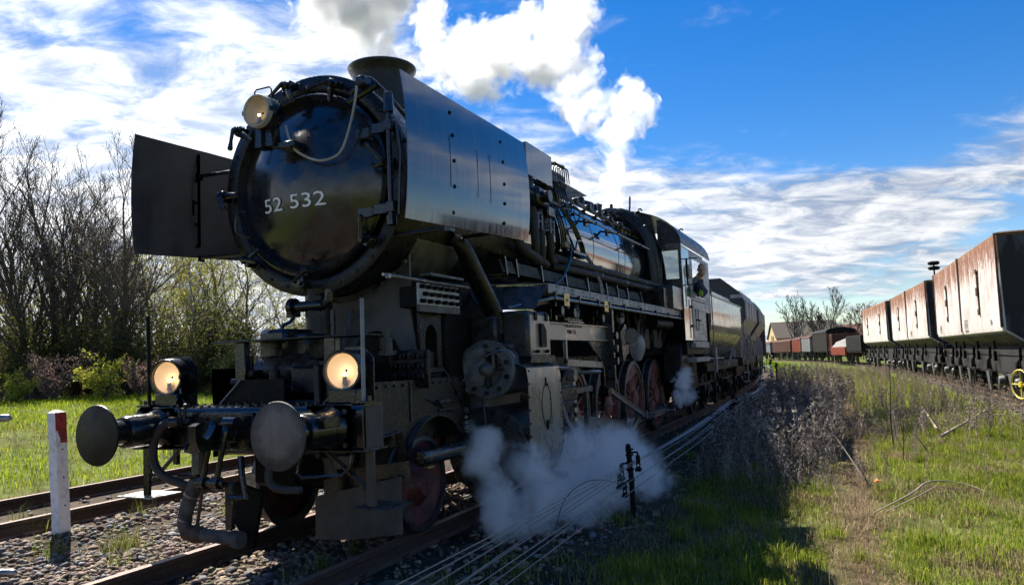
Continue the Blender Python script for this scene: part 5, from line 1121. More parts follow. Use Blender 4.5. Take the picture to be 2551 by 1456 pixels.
# ------------------------------------------------------------------ rusty tub wagons on the siding
def tub_material():
    mt = bpy.data.materials.new('rusting_white_tub_paint'); mt.use_nodes = True; t = mt.node_tree; nd = t.nodes; lk = t.links; p = nd['Principled BSDF']
    tcn = nd.new('ShaderNodeTexCoord'); sp = nd.new('ShaderNodeSeparateXYZ'); lk.new(tcn.outputs['Object'], sp.inputs[0])
    oi = nd.new('ShaderNodeObjectInfo'); om = nd.new('ShaderNodeMath'); om.operation = 'MULTIPLY'; om.inputs[1].default_value = 60; lk.new(oi.outputs['Random'], om.inputs[0]); oa = nd.new('ShaderNodeVectorMath'); lk.new(tcn.outputs['Object'], oa.inputs[0]); lk.new(om.outputs[0], oa.inputs[1])
    def noise(sc, st, det=8, rough=.65):
        m_ = nd.new('ShaderNodeMapping'); m_.inputs['Scale'].default_value = st; lk.new(oa.outputs[0], m_.inputs[0]); n_ = nd.new('ShaderNodeTexNoise'); n_.inputs['Scale'].default_value = sc; n_.inputs['Detail'].default_value = det; n_.inputs['Roughness'].default_value = rough; lk.new(m_.outputs[0], n_.inputs['Vector']); return n_.outputs[0]
    def ma(op, a, b, cl=False):
        n_ = nd.new('ShaderNodeMath'); n_.operation = op; n_.use_clamp = cl
        for i, x in enumerate((a, b)):
            if isinstance(x, (int, float)): n_.inputs[i].default_value = x
            else: lk.new(x, n_.inputs[i])
        return n_.outputs[0]
    def ss(x, lo, hi):
        n_ = nd.new('ShaderNodeMapRange'); n_.interpolation_type = 'SMOOTHSTEP'; lk.new(x, n_.inputs[0]); n_.inputs[1].default_value = lo; n_.inputs[2].default_value = hi; return n_.outputs[0]
    def mx(f, a, b):
        n_ = nd.new('ShaderNodeMix'); n_.data_type = 'RGBA'
        lk.new(f, n_.inputs[0])
        for i, x in ((6, a), (7, b)):
            if isinstance(x, tuple): n_.inputs[i].default_value = (*x, 1)
            else: lk.new(x, n_.inputs[i])
        return n_.outputs[2]
    st = noise(1.6, (5, 5, .35), 10, .75); bl = noise(1.3, (1, 1, .8)); fi = noise(9, (1, 1, .6))
    hgt = ss(sp.outputs[2], 2.2, 4.15)
    base = mx(ss(bl, .35, .65), (.66, .63, .60), (.48, .43, .39))
    pink = ma('MULTIPLY', ss(ma('ADD', ma('ADD', ma('MULTIPLY', st, .7), ma('MULTIPLY', bl, .4)), ma('MULTIPLY', hgt, .18)), .61, .78), .7)
    c = mx(pink, base, (.30, .105, .055))
    r1 = ss(ma('ADD', ma('ADD', ma('MULTIPLY', st, .80), ma('MULTIPLY', fi, .28)), ma('MULTIPLY', hgt, .24)), .665, .74)
    c = mx(r1, c, (.19, .070, .026))
    edge = ss(ma('ADD', sp.outputs[2], ma('MULTIPLY', st, .5)), 4.15, 4.38); c = mx(edge, c, (.24, .11, .035))
    dk = ss(ma('ADD', ma('MULTIPLY', st, .8), ma('MULTIPLY', fi, .3)), .70, .80); c = mx(dk, c, (.05, .03, .022))
    lk.new(c, p.inputs['Base Color']); p.inputs['Roughness'].default_value = .7
    bp = nd.new('ShaderNodeBump'); bp.inputs['Strength'].default_value = .5; bp.inputs['Distance'].default_value = .03; lk.new(fi, bp.inputs['Height']); lk.new(bp.outputs[0], p.inputs['Normal'])
    return mt
K['rtub'] = tub_material()
K['tubend'] = mat('stained_shaded_tub_end', (0.11, 0.105, 0.11), (0.012, 0.011, 0.011), 0.7, scale=1.4, stretch=(1, 1, .35), lo=.45, hi=.60, detail=9)  # end faces darkened in the colour for shade, with black stains over it
K['rtubdark'] = mat('tub_bottom_steel', (0.17, 0.155, 0.145), (0.24, 0.22, 0.205), 0.8, spec=0.1, scale=3, streak=((0.05, 0.03, 0.02), .5, .68))
K['sill'] = mat('wagon_sill_paint', (0.055, 0.054, 0.056), (0.085, 0.08, 0.078), 0.5, 0.7, scale=4, stretch=(4, 4, .3), streak=((0.03, 0.028, 0.027), .5, .7))
def tub(w, y0, y1, nums, slots=1):
    b = MB(); X = 1.45; r = .10
    def ring(y, k):
        pts = [(X-.10-k, 4.10-k), (X-.03-k, 4.06-k), (X-k, 1.86), (X-.03-k, 1.72), (X-.12-k, 1.66), (.92-k, 1.36), (.80, 1.34)]
        pts = pts+[(-x, z) for x, z in pts[::-1]]
        return [(x, y, z) for x, z in pts]
    b.loft([ring(y0, .05), ring(y0+.05, 0), ring(y1-.05, 0), ring(y1, .05)]); o = part(b, 'tub', 'rtub', w, smooth=30)
    b = MB(); b.sheet([[(-X+.11, yy, 1.652), (-.915, yy, 1.350)] for yy in (y0+.05, y1-.05)], (-.006, 0, -.008)); b.build('tub_bottom', K['rtubdark'], o)
    b = MB()
    for yy in (y0, y1): MB().tube([(-X+.01, yy, 1.8), (-X+.01, yy, 4.05), (X-.01, yy, 4.05), (X-.01, yy, 1.8)], .035, 6).build('tub_edge', K['rust'], o)
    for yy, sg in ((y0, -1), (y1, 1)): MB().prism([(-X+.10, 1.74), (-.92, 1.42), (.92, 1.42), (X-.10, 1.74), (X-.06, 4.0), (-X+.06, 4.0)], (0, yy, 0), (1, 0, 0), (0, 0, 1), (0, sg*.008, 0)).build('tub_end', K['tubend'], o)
    for k in range(slots):
        c = y0+(y1-y0)*((k+.5)/slots if slots > 1 else .46); b = MB()
        b.box((-X-.004, c-.12, 2.35), (-X+.02, c+.12, 3.35), .004); b.build('slot', K['darkin'], o)  # no opening cut: near-black slab paints the shade inside the slot
        b = MB(); b.box((-X-.05, c-.10, 2.72), (-X-.005, c+.10, 2.95), .02); b.box((-X-.04, c-.09, 2.20), (-X-.003, c+.09, 2.37), .015); b.box((-X-.03, c-.10, 3.33), (-X-.003, c+.10, 3.45), .012); b.build('slot_bracket', K['rust'], o)
    for tx, dy, z, sz, fr in nums:
        yy = y1+(y0-y1)*dy; text_mb(tx, sz, (-X-.004, yy, z), (0, -1, 0), (0, 0, 1), (-1, 0, 0), .003).build('painted_number', K['numgrey'], o, smooth=0)
        if fr:
            b = MB(); hw = sz*1.35
            for z0 in (z-sz*.7, z+sz*.7): b.box((-X-.005, yy-hw, z0-.012), (-X-.002, yy+hw, z0+.012))
            for q in (-hw, -hw*.33, hw*.33, hw): b.box((-X-.0055, yy+q-.012, z-sz*.7), (-X-.0025, yy+q+.012, z+sz*.7))
            b.build('number_frame', K['numgrey'], o, kind='stuff')
    return o
K['numgrey'] = mat('faded_black_print', (0.14, 0.13, 0.125), (0.30, 0.28, 0.27), 0.7, scale=20)
def tub_wagon(label, y, tubs, hl):
    t = thing('tub_wagon', (0, 0, 0), label, 'wagon', 'rusty tub wagons on the siding')
    for y0, y1, nums, sl in tubs: tub(t, y0, y1, nums, sl)
    b = MB()
    for s in (-1, 1): b.box((s*1.05, -hl, .66), (s*1.12, hl, 1.22), .01); b.box((s*1.0, -hl, 1.22), (s*1.22, hl, 1.26), .004); b.box((s*1.0, -hl, .63), (s*1.2, hl, .66), .004)
    b.box((-1.05, -hl, .9), (1.05, hl, 1.2), .01); part(b, 'side_sill', 'sill', t)
    b = MB(); b.box((-.9, -hl+.5, 1.2), (.9, hl-.5, 1.40), .02); part(b, 'tub_bearer', 'char', t)
    for yy in (-hl+1.0, -hl+2.9, hl-2.9, hl-1.0):
        for s in (-1, 1): wagon_wheel(t, s*.7535, yy, .46)
        MB().cyl((-.7, yy, .46), (.7, yy, .46), .07, n=10).build('axle', K['char'], t)
        for s in (-1, 1):
            b = MB(); b.box((s*.98, yy-.17, .28), (s*1.18, yy+.17, .66), .04); b.cyl((s*1.1, yy, .46), (s*1.30, yy, .46), .15, .12, n=14, bev=.02); part(b, 'axle_box', 'sill', t)
            b = MB(); b.box((s*1.06, yy-.26, .4), (s*1.12, yy-.18, .68), .004); b.box((s*1.06, yy+.18, .4), (s*1.12, yy+.26, .68), .004); part(b, 'axle_guard', 'char', t)
    for yy in (-hl+1.75, -hl+4.6, 0.8, hl-4.4):
        for s in (-1, 1):
            b = MB(); b.prism([(yy-.15, .66), (yy+.30, .66), (yy+.02, .22), (yy-.16, .10), (yy-.22, .18)], (s*1.20, 0, 0), (0, 1, 0), (0, 0, 1), (s*.05, 0, 0)); part(b, 'lever_bracket', 'sill', t)
    for yy in (-hl+.3, -hl+3.9, -.6, 1.9, hl-3.4, hl-.5):
        b = MB(); b.tube([(-1.22, yy, .5), (-1.30, yy, .9), (-1.28, yy, 1.35), (-1.24, yy+.14, 1.36), (-1.24, yy+.14, 1.0)], .022, 6); b.box((-1.32, yy+.3, .72), (-1.22, yy+.46, 1.02), .02); b.cyl((-1.2, yy-.25, .95), (-1.2, yy-.25, 1.5), .05, .03, n=8); b.cyl((-1.18, yy-.2, .62), (-1.32, yy-.2, .62), .09, n=10); b.tube([(-1.25, yy+.1, .3), (-1.27, yy+.2, .7)], .03, 6); part(b, 'brake_gear', 'char', t)
    for yy in (-hl-.02, hl):
        for s in (-1, 1): wbuffer(t, s*.875, yy, -1 if yy < 0 else 1, 'char')
    return place(t, xr, y)
n1 = [('2151', .14, 1.97, .22, True), ('206', .80, 1.95, .20, False)]
n2 = [('2.450', .20, 1.98, .17, True)]
w1 = tub_wagon('rusty white tub wagon nearest at the right edge with a yellow handwheel', 22.8, [(-5.9, -.06, n1, 1), (.06, 5.9, n2, 1)], 7.0)
handwheel((-1.42, -7.2, .50), (-.93, -.36, 0), .32, 'yellow', w1, 4, .022, 'brake_wheel')
b = MB(); b.tube([(-1.35, -7.4, .80), (-1.42, -7.2, .80), (-1.38, -6.9, .78)], .016, 6); b.box((-1.30, -7.4, .12), (-1.05, -6.6, .30), .02); b.cyl((-1.38, -7.2, .5), (-1.05, -7.0, .5), .03, n=8); part(b, 'brake_wheel_stand', 'sill', w1)
tub_wagon('rusty white tub wagon second from the right edge', 37.4, [(-6.2, -.06, n2, 1), (.06, 6.2, [], 1)], 7.0)
tub_wagon('rusty tub wagon farthest along the siding, third from the edge', 51.6, [(-6.0, 5.6, [], 2)], 7.0)
K['wblack'] = mat('old_black_wagon_paint', (0.012, 0.012, 0.012), (0.026, 0.024, 0.023), 0.7, spec=0.1, scale=6, stretch=(1, 1, .4), streak=((0.03, 0.025, 0.022), .56, .75))
K['wred'] = mat('faded_red_wagon_paint', (0.26, 0.050, 0.028), (0.15, 0.045, 0.03), 0.7, spec=0.1, scale=6, streak=((0.08, 0.04, 0.03), .52, .72))
K['wbrown'] = mat('brown_wagon_paint', (0.10, 0.045, 0.030), (0.05, 0.028, 0.022), 0.7, spec=0.1, scale=6, streak=((0.06, 0.035, 0.03), .52, .72))
K['wgrey'] = mat('grey_wagon_paint', (0.24, 0.25, 0.26), (0.16, 0.165, 0.17), 0.6, spec=0.1, scale=6, streak=((0.09, 0.06, 0.05), .52, .72))
K['wblue'] = mat('blue_grey_wagon_paint', (0.13, 0.17, 0.20), (0.10, 0.13, 0.15), 0.7)
K['tarp'] = mat('grey_tarpaulin', (0.20, 0.20, 0.185), (0.13, 0.13, 0.12), 0.7, scale=5, bump=0.6, bscale=6)
box_wagon('black ribbed open wagon beside the farthest white tub', 'wblack', 63.2, 8.2, 2.35, 1.1, ribs=9, ribm='wblack', name='open_wagon')
tw = box_wagon('red dropside wagon carrying a grey tarpaulin heap', 'wred', 72.6, 8.6, 1.5, .75, ribs=10, ribm='wred', name='dropside_wagon')
b = MB(); b.loft([[((1.30+.08*math.sin(i*2.1))*math.cos(a), yy, 1.45+.62*hh*math.sin(a)) for i, a in enumerate(np.linspace(0, PI, 14))] for yy, hh in ((-4.2, .3), (-3.4, 1.1), (-2.2, 1.35), (-.6, 1.2), (.8, 1.45), (2.2, 1.1), (3.6, 1.2), (4.2, .4))])
tp = MB().merge(b); o = tp.build('tarpaulin', K['tarp'], None, org=(0, 0, 0), label='grey tarpaulin sheet spread over the load of the red dropside wagon', cat='tarpaulin'); place(o, xr, 72.6)
box_wagon('tall black covered wagon with brown end behind the tarpaulin', 'wblack', 84.0, 9.5, 3.05, 1.1, ribs=9, ribm='wbrown', roof='wblack', name='covered_wagon')
box_wagon('small rust brown planked wagon with stakes past the red one', 'wbrown', 77.9, 1.6, 2.8, 1.1, w=1.2, ribs=5, name='flat_wagon')
box_wagon('grey corrugated covered wagon between black and brown wagons', 'wgrey', 93.5, 6.0, 2.65, 1.1, ribs=9, ribm='wgrey', roof='wbrown', name='covered_wagon')
box_wagon('red covered wagon next to the grey corrugated one', 'wred', 100.5, 6.0, 2.6, 1.1, ribs=8, ribm='wbrown', roof='wbrown', name='covered_wagon')
box_wagon('long brown bogie wagon far along the siding', 'wbrown', 112.0, 14.0, 2.5, 1.1, ribs=14, ribm='wbrown', roof='wbrown', name='covered_wagon')
box_wagon('blue grey covered wagon near the end of the siding', 'wblue', 124.0, 7.5, 2.4, 1.1, ribs=9, roof='wbrown', name='covered_wagon')
box_wagon('bright red covered wagon last on the siding', 'wred', 133.0, 8.0, 2.4, 1.1, ribs=9, roof='wbrown', name='covered_wagon')

# ------------------------------------------------------------------ driver leaning out of the cab
def remesh(mb, name, m_, vox, parent=None, sm=2, **kw):
    me = mb.mesh(name, ORG.get(parent.name, (0, 0, 0)) if parent else (0, 0, 0)); o = bpy.data.objects.new(name, me); COL.objects.link(o)
    r = o.modifiers.new('r', 'REMESH'); r.mode = 'VOXEL'; r.voxel_size = vox
    if sm: s = o.modifiers.new('s', 'SMOOTH'); s.factor = .6; s.iterations = sm
    dg = bpy.context.evaluated_depsgraph_get(); me2 = bpy.data.meshes.new_from_object(o.evaluated_get(dg)); o.modifiers.clear(); o.data = me2; me2.name = name
    me2.polygons.foreach_set('use_smooth', np.ones(len(me2.polygons), bool)); me2.materials.clear(); me2.materials.append(m_ if not isinstance(m_, str) else K[m_])
    if parent: o.parent = parent; ORG[o.name] = ORG.get(parent.name, (0, 0, 0))
    return tag(o, **kw)
K['skin'] = mat('skin', (0.50, 0.27, 0.19), (0.56, 0.31, 0.23), 0.5)
K['hair'] = mat('grey_hair', (0.45, 0.44, 0.42), (0.34, 0.33, 0.32), 0.7)
K['navy'] = mat('navy_jacket', (0.018, 0.022, 0.045), (0.03, 0.034, 0.06), 0.8, bump=0.3, bscale=30)
K['glove'] = mat('lime_glove', (0.45, 0.72, 0.03), (0.36, 0.60, 0.03), 0.6)
hc = np.array([1.61, 12.02, 3.27]); fd = unit((.30, -.95, -.05)); sdv = unit(np.cross(fd, (0, 0, 1)))
b = MB()
b.tube([(1.22, 12.35, 2.62), (1.34, 12.25, 2.82), (1.47, 12.14, 3.02)], [.15, .16, .14], 12); b.tube([(1.47, 12.13, 3.02), (1.56, 12.06, 3.16), hc-np.array([0, 0, .06])], [.085, .075, .07], 10)
b.sph(hc+np.array([0, .01, .03]), .102, 16, (.88, 1.0, 1.12)); b.sph(hc+fd*.025-np.array([0, 0, .06]), .078, 12, (.95, 1, 1.05)); b.sph(hc+fd*.114-np.array([0, 0, .012]), .014, 8, (1, 1.2, 1.5)); b.sph(hc+fd*.100-np.array([0, 0, .032]), .016, 8)
for s in (-1, 1): b.sph(hc+sdv*s*.096-np.array([0, 0, .01]), .022, 8, (.5, .8, 1.3)); b.sph(hc+fd*.082+sdv*s*.032+np.array([0, 0, .036]), .012, 6, (1.5, 1, .6))
for s in (-1, 1): b.tube([(1.46+.03, 12.14-.14*s*0, 3.0), (1.50, 12.14+.17*s, 2.95), (1.60, 12.10+.17*s, 2.80), (1.56, 11.98+.10*s, 2.72)], [.06, .055, .05, .038], 10)
man = remesh(b, 'person', 'skin', .011, None, 3, label='bald man in navy jacket leaning out of the cab window', cat='person')
b = MB(); b.tube([(1.20, 12.36, 2.60), (1.34, 12.25, 2.82), (1.46, 12.14, 2.98), (1.53, 12.09, 3.10)], [.16, .175, .165, .10], 14)
for s in (-1, 1): b.tube([(1.46, 12.14+.06*s, 3.0), (1.50, 12.14+.18*s, 2.96), (1.61, 12.10+.18*s, 2.80), (1.57, 11.99+.11*s, 2.72)], [.085, .08, .068, .056], 12)
remesh(b, 'jacket', 'navy', .014, man, 2)
b = MB()
for s in (-1,):
    c = np.array([1.58, 11.97+.10*s, 2.755]); b.sph(c, .055, 10, (.8, 1.1, .7))
    for k in range(4): b.tube([c+np.array([.02, -.02-.0*k, .02-.022*k+.02]), c+np.array([.05, -.05, .03-.022*k]), c+np.array([.045, -.085, .015-.022*k])], [.016, .015, .012], 7)
    b.tube([c+np.array([-.01, -.02, .04]), c+np.array([.02, -.05, .075])], [.017, .013], 7)
remesh(b, 'glove', 'glove', .008, man, 1)
b = MB()
for s in (-1, 1): b.sph(hc+sdv*s*.070-fd*.025-np.array([0, 0, .0]), .05, 10, (.55, .9, .8))
b.sph(hc-fd*.06-np.array([0, 0, .01]), .06, 10, (1, .7, .9)); remesh(b, 'hair', 'hair', .012, man, 1)
b = MB()
for s in (-1, 1): b.sph(hc+fd*.098+sdv*s*.034+np.array([0, 0, .016]), .010, 8)
b.build('eye', K['char'], man); MB().box(hc+fd*.099-sdv*.028-np.array([0, 0, .062]), hc+fd*.103+sdv*.028-np.array([0, 0, .052])).build('mouth', K['wred'], man)

# ------------------------------------------------------------------ lineside things
mp_ = thing('marker_post', (-2.95, .63, -.30), 'white concrete marker post with red top corner beside the left buffer', 'post')
def pring(z, k=0.0):
    w = .06-k; cx = -2.955-.098*(z+.25)/1.4; j = .004*math.sin(z*9)
    return [(cx-w, .64-w+j, z), (cx+w+j, .64-w, z), (cx+w, .64+w, z), (cx-w, .64+w, z)]
b = MB(); zs = list(np.linspace(-.32, 1.15, 16)); b.loft([pring(z) for z in zs]+[pring(1.153, .004), pring(1.178, .05)]); part(b, 'post_body', 'whitep', mp_, smooth=20)
b = MB(); cx = lambda z: -2.955-.098*(z+.25)/1.4
g = [[(cx(z)+.0625, .64-.060+.120*t, z) for t in (0, 1)] for z in (.845, 1.0, 1.152)]; b.sheet(g, (-.004, 0, 0)); part(b, 'red_band', 'redp', mp_)
for z in (1.07, .78, .50, .22): MB().cyl((cx(z)+.058, .645, z), (cx(z)+.0655, .645, z), .008, n=10).build('bolt_hole', K['char'], mp_)
for loc, zz, lab in (((-2.02, -.5), 1.185, 'rounded end of a grey pipe barrier, upper one at left edge'), ((-1.93, -.5), -.07, 'rounded end of a grey pipe near the ground at left edge')):
    b = MB(); p0 = np.array([loc[0], loc[1], zz]); d = unit((-1, -.25, -.02)); b.tube([p0, p0+d*.01, p0+d*.03, p0+d*1.2], [.012, .026, .032, .032], 14); tag(b.build('barrier_pipe', K['steel'], None, org=tuple(p0)), lab, 'pipe')
# signal wire pulley posts and wires
def pulley(c, parent, tilt=0.0):
    c = np.array(c, float); b = MB(); b.lathe([(-.012, .035), (-.012, .05), (0, .036), (.012, .05), (.012, .035)], c, (1, tilt, .1), 18); b.box(c+np.array([-.022, -.012, -.09]), c+np.array([-.016, .012, .06])); b.box(c+np.array([.016, -.012, -.09]), c+np.array([.022, .012, .06])); b.box(c+np.array([-.03, -.045, -.12]), c+np.array([.03, .045, -.085]), .006)
    for s in (-1, 1): b.cyl(c+np.array([0, s*.03, -.12]), c+np.array([0, s*.03, -.07]), .010, n=6)
    part(b, 'wire_pulley', 'char', parent)
t = thing('signal_wire_post', (2.10, 3.74, -.30), 'black signal wire post with pulleys standing in the steam', 'post')
b = MB(); b.tube([(2.10, 3.74, -.35), (2.095, 3.74, .1), (2.075, 3.74, .50)], .030, 10); b.cyl((2.075, 3.74, .50), (2.075, 3.74, .515), .02, n=8)
for z in (.10, .22, .30, .38, .44): b.box((2.05, 3.70, z), (2.12, 3.80, z+.022), .004)
part(b, 'post_shaft', 'char', t)
pulley((2.17, 3.78, .33), t); pulley((2.00, 3.70, .24), t, .3); pulley((1.98, 3.66, .15), t, .5); pulley((2.03, 3.68, .06), t)
b = MB(); b.tube([(2.09, 3.74, .42), (2.17, 3.77, .42), (2.17, 3.78, .36)], .012, 6); b.tube([(2.09, 3.74, .30), (2.0, 3.7, .30), (2.0, 3.7, .26)], .012, 6); part(b, 'pulley_arm', 'char', t)
def post2(x, y, zt, lab):
    t2 = thing('signal_wire_post', (x, y, -.3), lab, 'post'); b = MB(); b.tube([(x, y, -.3), (x, y, zt)], .045, 8)
    part(b, 'post_shaft', 'char', t2); pulley((x+.07, y, zt-.12), t2); pulley((x-.07, y, zt-.22), t2)
post2(2.08, 12.15, .60, 'dark wire post among dry weeds behind the steam')
post2(.62, 39.9, .80, 'short black stake right of the arrow sign pole'); post2(.02, 43.2, .95, 'taller black stake left of the arrow sign pole')
post2(-1.32, 53.3, .55, 'small dark stake at the foot of the red tail wagon')
wires = [((2.1, -1.09, .325), .335, .50), ((2.13, -1.02, .30), .30, .46), ((2.08, -.72, .205), .245, .43), ((2.1, -.40, .135), .215, .40), ((2.05, -.27, .10), .16, .36), ((2.12, -.22, .07), .13, .33), ((2.06, .12, -.02), .07, .29), ((2.12, .16, -.05), .04, .26)]
for i, (p0, zp, z2) in enumerate(wires):
    p0 = np.array(p0); dx = (2.17, 2.15, 2.02, 2.0, 1.99, 2.12, 2.04, 2.16)[i]-2.08
    pa = np.array([2.08+dx*.9, 3.74, zp]); back = p0+(p0-pa)*1.6
    pb = np.array([2.04+dx*.8+.03*(i % 3), 12.15, z2]); mid = (pa+pb)/2-np.array([0, 0, .035+.008*(i % 3)]); m2 = (back*.5+pa*.5)-np.array([0, 0, .008])
    pc = np.array([1.55+dx*.6, 24.0, .40+.03*(4-i)*.5]); pd = np.array([.35+dx*.6, 40.0, .62-.03*i]); pe = np.array([-1.4, 53.2, .4])
    b = MB(); b.tube(np.concatenate([[back, m2, pa, mid, pb], [(pb+pc)/2-np.array([-.12, 0, .09]), pc, (pc+pd)/2-np.array([-.1, 0, .06]), pd, pe]]), .0045, 5, 4)
    tag(b.build('signal_wire', K['wire'], None, org=tuple(pa)), ('first','second','third','fourth','fifth','sixth','seventh','eighth')[i]+' signal wire from the left where the bundle crosses the bottom edge', 'wire', 'signal wires through the pulley post')
t = thing('arrow_sign', (-.30, 48.0, -.3), 'small black square sign with white arrow on a pole beyond the dry weeds', 'sign')
b = MB(); b.box((-.47, 48.0, .93), (-.17, 48.03, 1.25), .005); part(b, 'sign_board', 'char', t); b = MB(); b.tube([(-.32, 48.05, -.3), (-.32, 48.05, .95)], .02, 6); part(b, 'sign_pole', 'char', t)
b = MB(); b.prism([(-.41, 1.17), (-.38, 1.20), (-.23, 1.10), (-.23, 1.08), (-.38, .98), (-.41, 1.01), (-.29, 1.09)], (0, 47.995, 0), (1, 0, 0), (0, 0, 1), (0, -.004, 0)); part(b, 'arrow', 'white', t)
t = thing('yard_mast', (10.9, 64.0, -.2), 'thin mast with two flat discs rising behind the tub wagons', 'mast')
b = MB(); b.tube([(10.85, 64, -.2), (10.85, 64, 7.9)], .06, 8); part(b, 'mast_pole', 'char', t)
for z in (7.75, 7.35): MB().lathe([(-.12, .30), (-.05, .42), (.10, .42), (.16, .30), (.17, .05)], (10.85, 64, z), (0, 0, 1), 16).build('loudspeaker_disc', K['char'], t)
# ------------------------------------------------------------------ trees, bushes, houses, grass, weeds
def tubes_mesh(segs, sides=4):
    """segs: (n,8) p0 p1 r0 r1 -> v,f of tapered prisms"""
    S = np.asarray(segs, float); p0, p1, r0, r1 = S[:, :3], S[:, 3:6], S[:, 6], S[:, 7]
    d = p1-p0; d /= np.linalg.norm(d, axis=1, keepdims=True)+1e-9
    a = np.where(np.abs(d[:, 2:]) < .9, np.array([[0, 0, 1.]]), np.array([[1., 0, 0]])); e1 = np.cross(a, d); e1 /= np.linalg.norm(e1, axis=1, keepdims=True)+1e-9; e2 = np.cross(d, e1)
    t = np.arange(sides)*2*PI/sides; c, s_ = np.cos(t), np.sin(t)
    off = e1[:, None]*c[None, :, None]+e2[:, None]*s_[None, :, None]
    v = np.concatenate([p0[:, None]+off*r0[:, None, None], p1[:, None]+off*r1[:, None, None]], 1); n = len(S)
    j = np.arange(sides); q = np.stack([j, (j+1) % sides, (j+1) % sides+sides, j+sides], -1)
    return v.reshape(-1, 3), (q[None]+(np.arange(n)*2*sides)[:, None, None]).reshape(-1, 4)
def grow(h, r, seed, levels=4, lean=.0, first=.18, kids_n=(9, 6, 5, 4), angle=(45, 40, 42, 45), ratio=(.42, .5, .5, .55), up=.12, droop=0.0, wig=.10, nseg=(9, 6, 4, 3), fork=1):
    g = np.random.default_rng(seed); segs = []; tips = []
    def br(p, d, L_, r_, lv):
        n = nseg[min(lv, len(nseg)-1)]; pts = [p]; dirs = []
        for i in range(n):
            d = unit(d+g.normal(0, wig*(1+.3*lv), 3)+np.array([0, 0, up if lv > 0 and not droop else 0])-np.array([0, 0, droop*(lv > 1)]))
            q = pts[-1]+d*L_/n; ra = r_*(1-.82*i/n); rb = r_*(1-.82*(i+1)/n); segs.append((*pts[-1], *q, ra, rb, lv)); pts.append(q); dirs.append(d)
        if lv >= levels-1:
            tips.extend(pts[1:]); return
        k = kids_n[min(lv, len(kids_n)-1)]
        for c in range(k):
            t = (first if lv == 0 else .2)+(1-(first if lv == 0 else .2))*(c+g.random())/k; i = min(int(t*n), n-1); f = t*n-i; q = pts[i]*(1-f)+pts[i+1]*f
            e1, e2 = frame_of(dirs[i]); az = c*2.4+g.uniform(-.5, .5); an = R(angle[min(lv, 3)])*g.uniform(.7, 1.25)
            nd = unit(dirs[i]*math.cos(an)+(e1*math.cos(az)+e2*math.sin(az))*math.sin(an))
            br(q, nd, L_*ratio[min(lv, 3)]*(1.15-.55*t if lv == 0 else 1-.3*t)*g.uniform(.75, 1.2), r_*(1-.75*t)*.58+.002, lv+1)
    for k in range(fork):
        br(np.array([g.normal(0, .15*(fork > 1)), g.normal(0, .15*(fork > 1)), -.2]), unit((lean+g.normal(0, .16)*(fork > 1), g.normal(0, .05+.12*(fork > 1)), 1)), h*(1-.12*k), r*(1-.15*k), 0)
    return np.array(segs), np.array(tips)
def leaf_quads(P, size, seed, n_per=3, spread=.25, cols=((.1, .1, .03),), var=.3, droop=False):
    g = np.random.default_rng(seed); n = len(P)*n_per; c = np.repeat(P, n_per, 0)+g.normal(0, spread, (n, 3))
    a = g.normal(0, 1, (n, 3)); a /= np.linalg.norm(a, axis=1, keepdims=True); b = np.cross(a, g.normal(0, 1, (n, 3))); b /= np.linalg.norm(b, axis=1, keepdims=True)+1e-9
    s = size*g.uniform(.6, 1.4, (n, 1)); v = np.stack([c-a*s, c+b*s*.55, c+a*s, c-b*s*.55], 1)
    f = np.arange(n*4).reshape(-1, 4); cc = np.array(cols)[g.integers(0, len(cols), n)]*g.uniform(1-var, 1+var, (n, 1))
    return v.reshape(-1, 3), f, np.repeat(cc, 4, 0)
def leafmat(name, trans=.5):
    mt = bpy.data.materials.new(name); mt.use_nodes = True; t = mt.node_tree; t.nodes.clear(); nd = t.nodes
    at = nd.new('ShaderNodeAttribute'); at.attribute_name = 'tint'; d = nd.new('ShaderNodeBsdfDiffuse'); tr = nd.new('ShaderNodeBsdfTranslucent'); mx = nd.new('ShaderNodeMixShader'); mx.inputs[0].default_value = trans; o = nd.new('ShaderNodeOutputMaterial')
    t.links.new(at.outputs['Color'], d.inputs[0]); t.links.new(at.outputs['Color'], tr.inputs[0]); t.links.new(d.outputs[0], mx.inputs[1]); t.links.new(tr.outputs[0], mx.inputs[2]); t.links.new(mx.outputs[0], o.inputs[0]); return mt
K['leaf'] = leafmat('thin_leaves', .5); K['blade'] = leafmat('grass_blades', .45)
K['bark'] = mat('brown_bark', (0.075, 0.060, 0.048), (0.14, 0.115, 0.095), 0.9, scale=9, stretch=(1, 1, .3), bump=.5)
K['bark2'] = mat('grey_bark', (0.085, 0.078, 0.070), (0.15, 0.14, 0.125), 0.9, scale=8, stretch=(1, 1, .3), bump=.5)
K['birch'] = mat('birch_bark', (0.30, 0.29, 0.27), (0.06, 0.055, 0.05), 0.8, scale=7, stretch=(1, 1, 3), lo=.55, hi=.66)
TREEV = {}
def tree_variant(key, segs, tips, bark, leaves=None, crown='crown'):
    tr_ = segs[segs[:, 8] < 1.5]; tw = segs[segs[:, 8] >= 1.5]
    v, f = tubes_mesh(tr_[:, :8], 6); m1 = raw_mesh('trunk', v, f, K[bark], smooth=True)
    ms = []
    if len(tw): v, f = tubes_mesh(tw[:, :8], 3); ms.append(('branches', raw_mesh('branches', v, f, K['bark'] if bark != 'bark2' else K['bark2'])))
    if leaves: v, f, c = leaves; ms.append(('foliage', raw_mesh('foliage', v, f, K['leaf'], c)))
    TREEV[key] = (m1, ms)
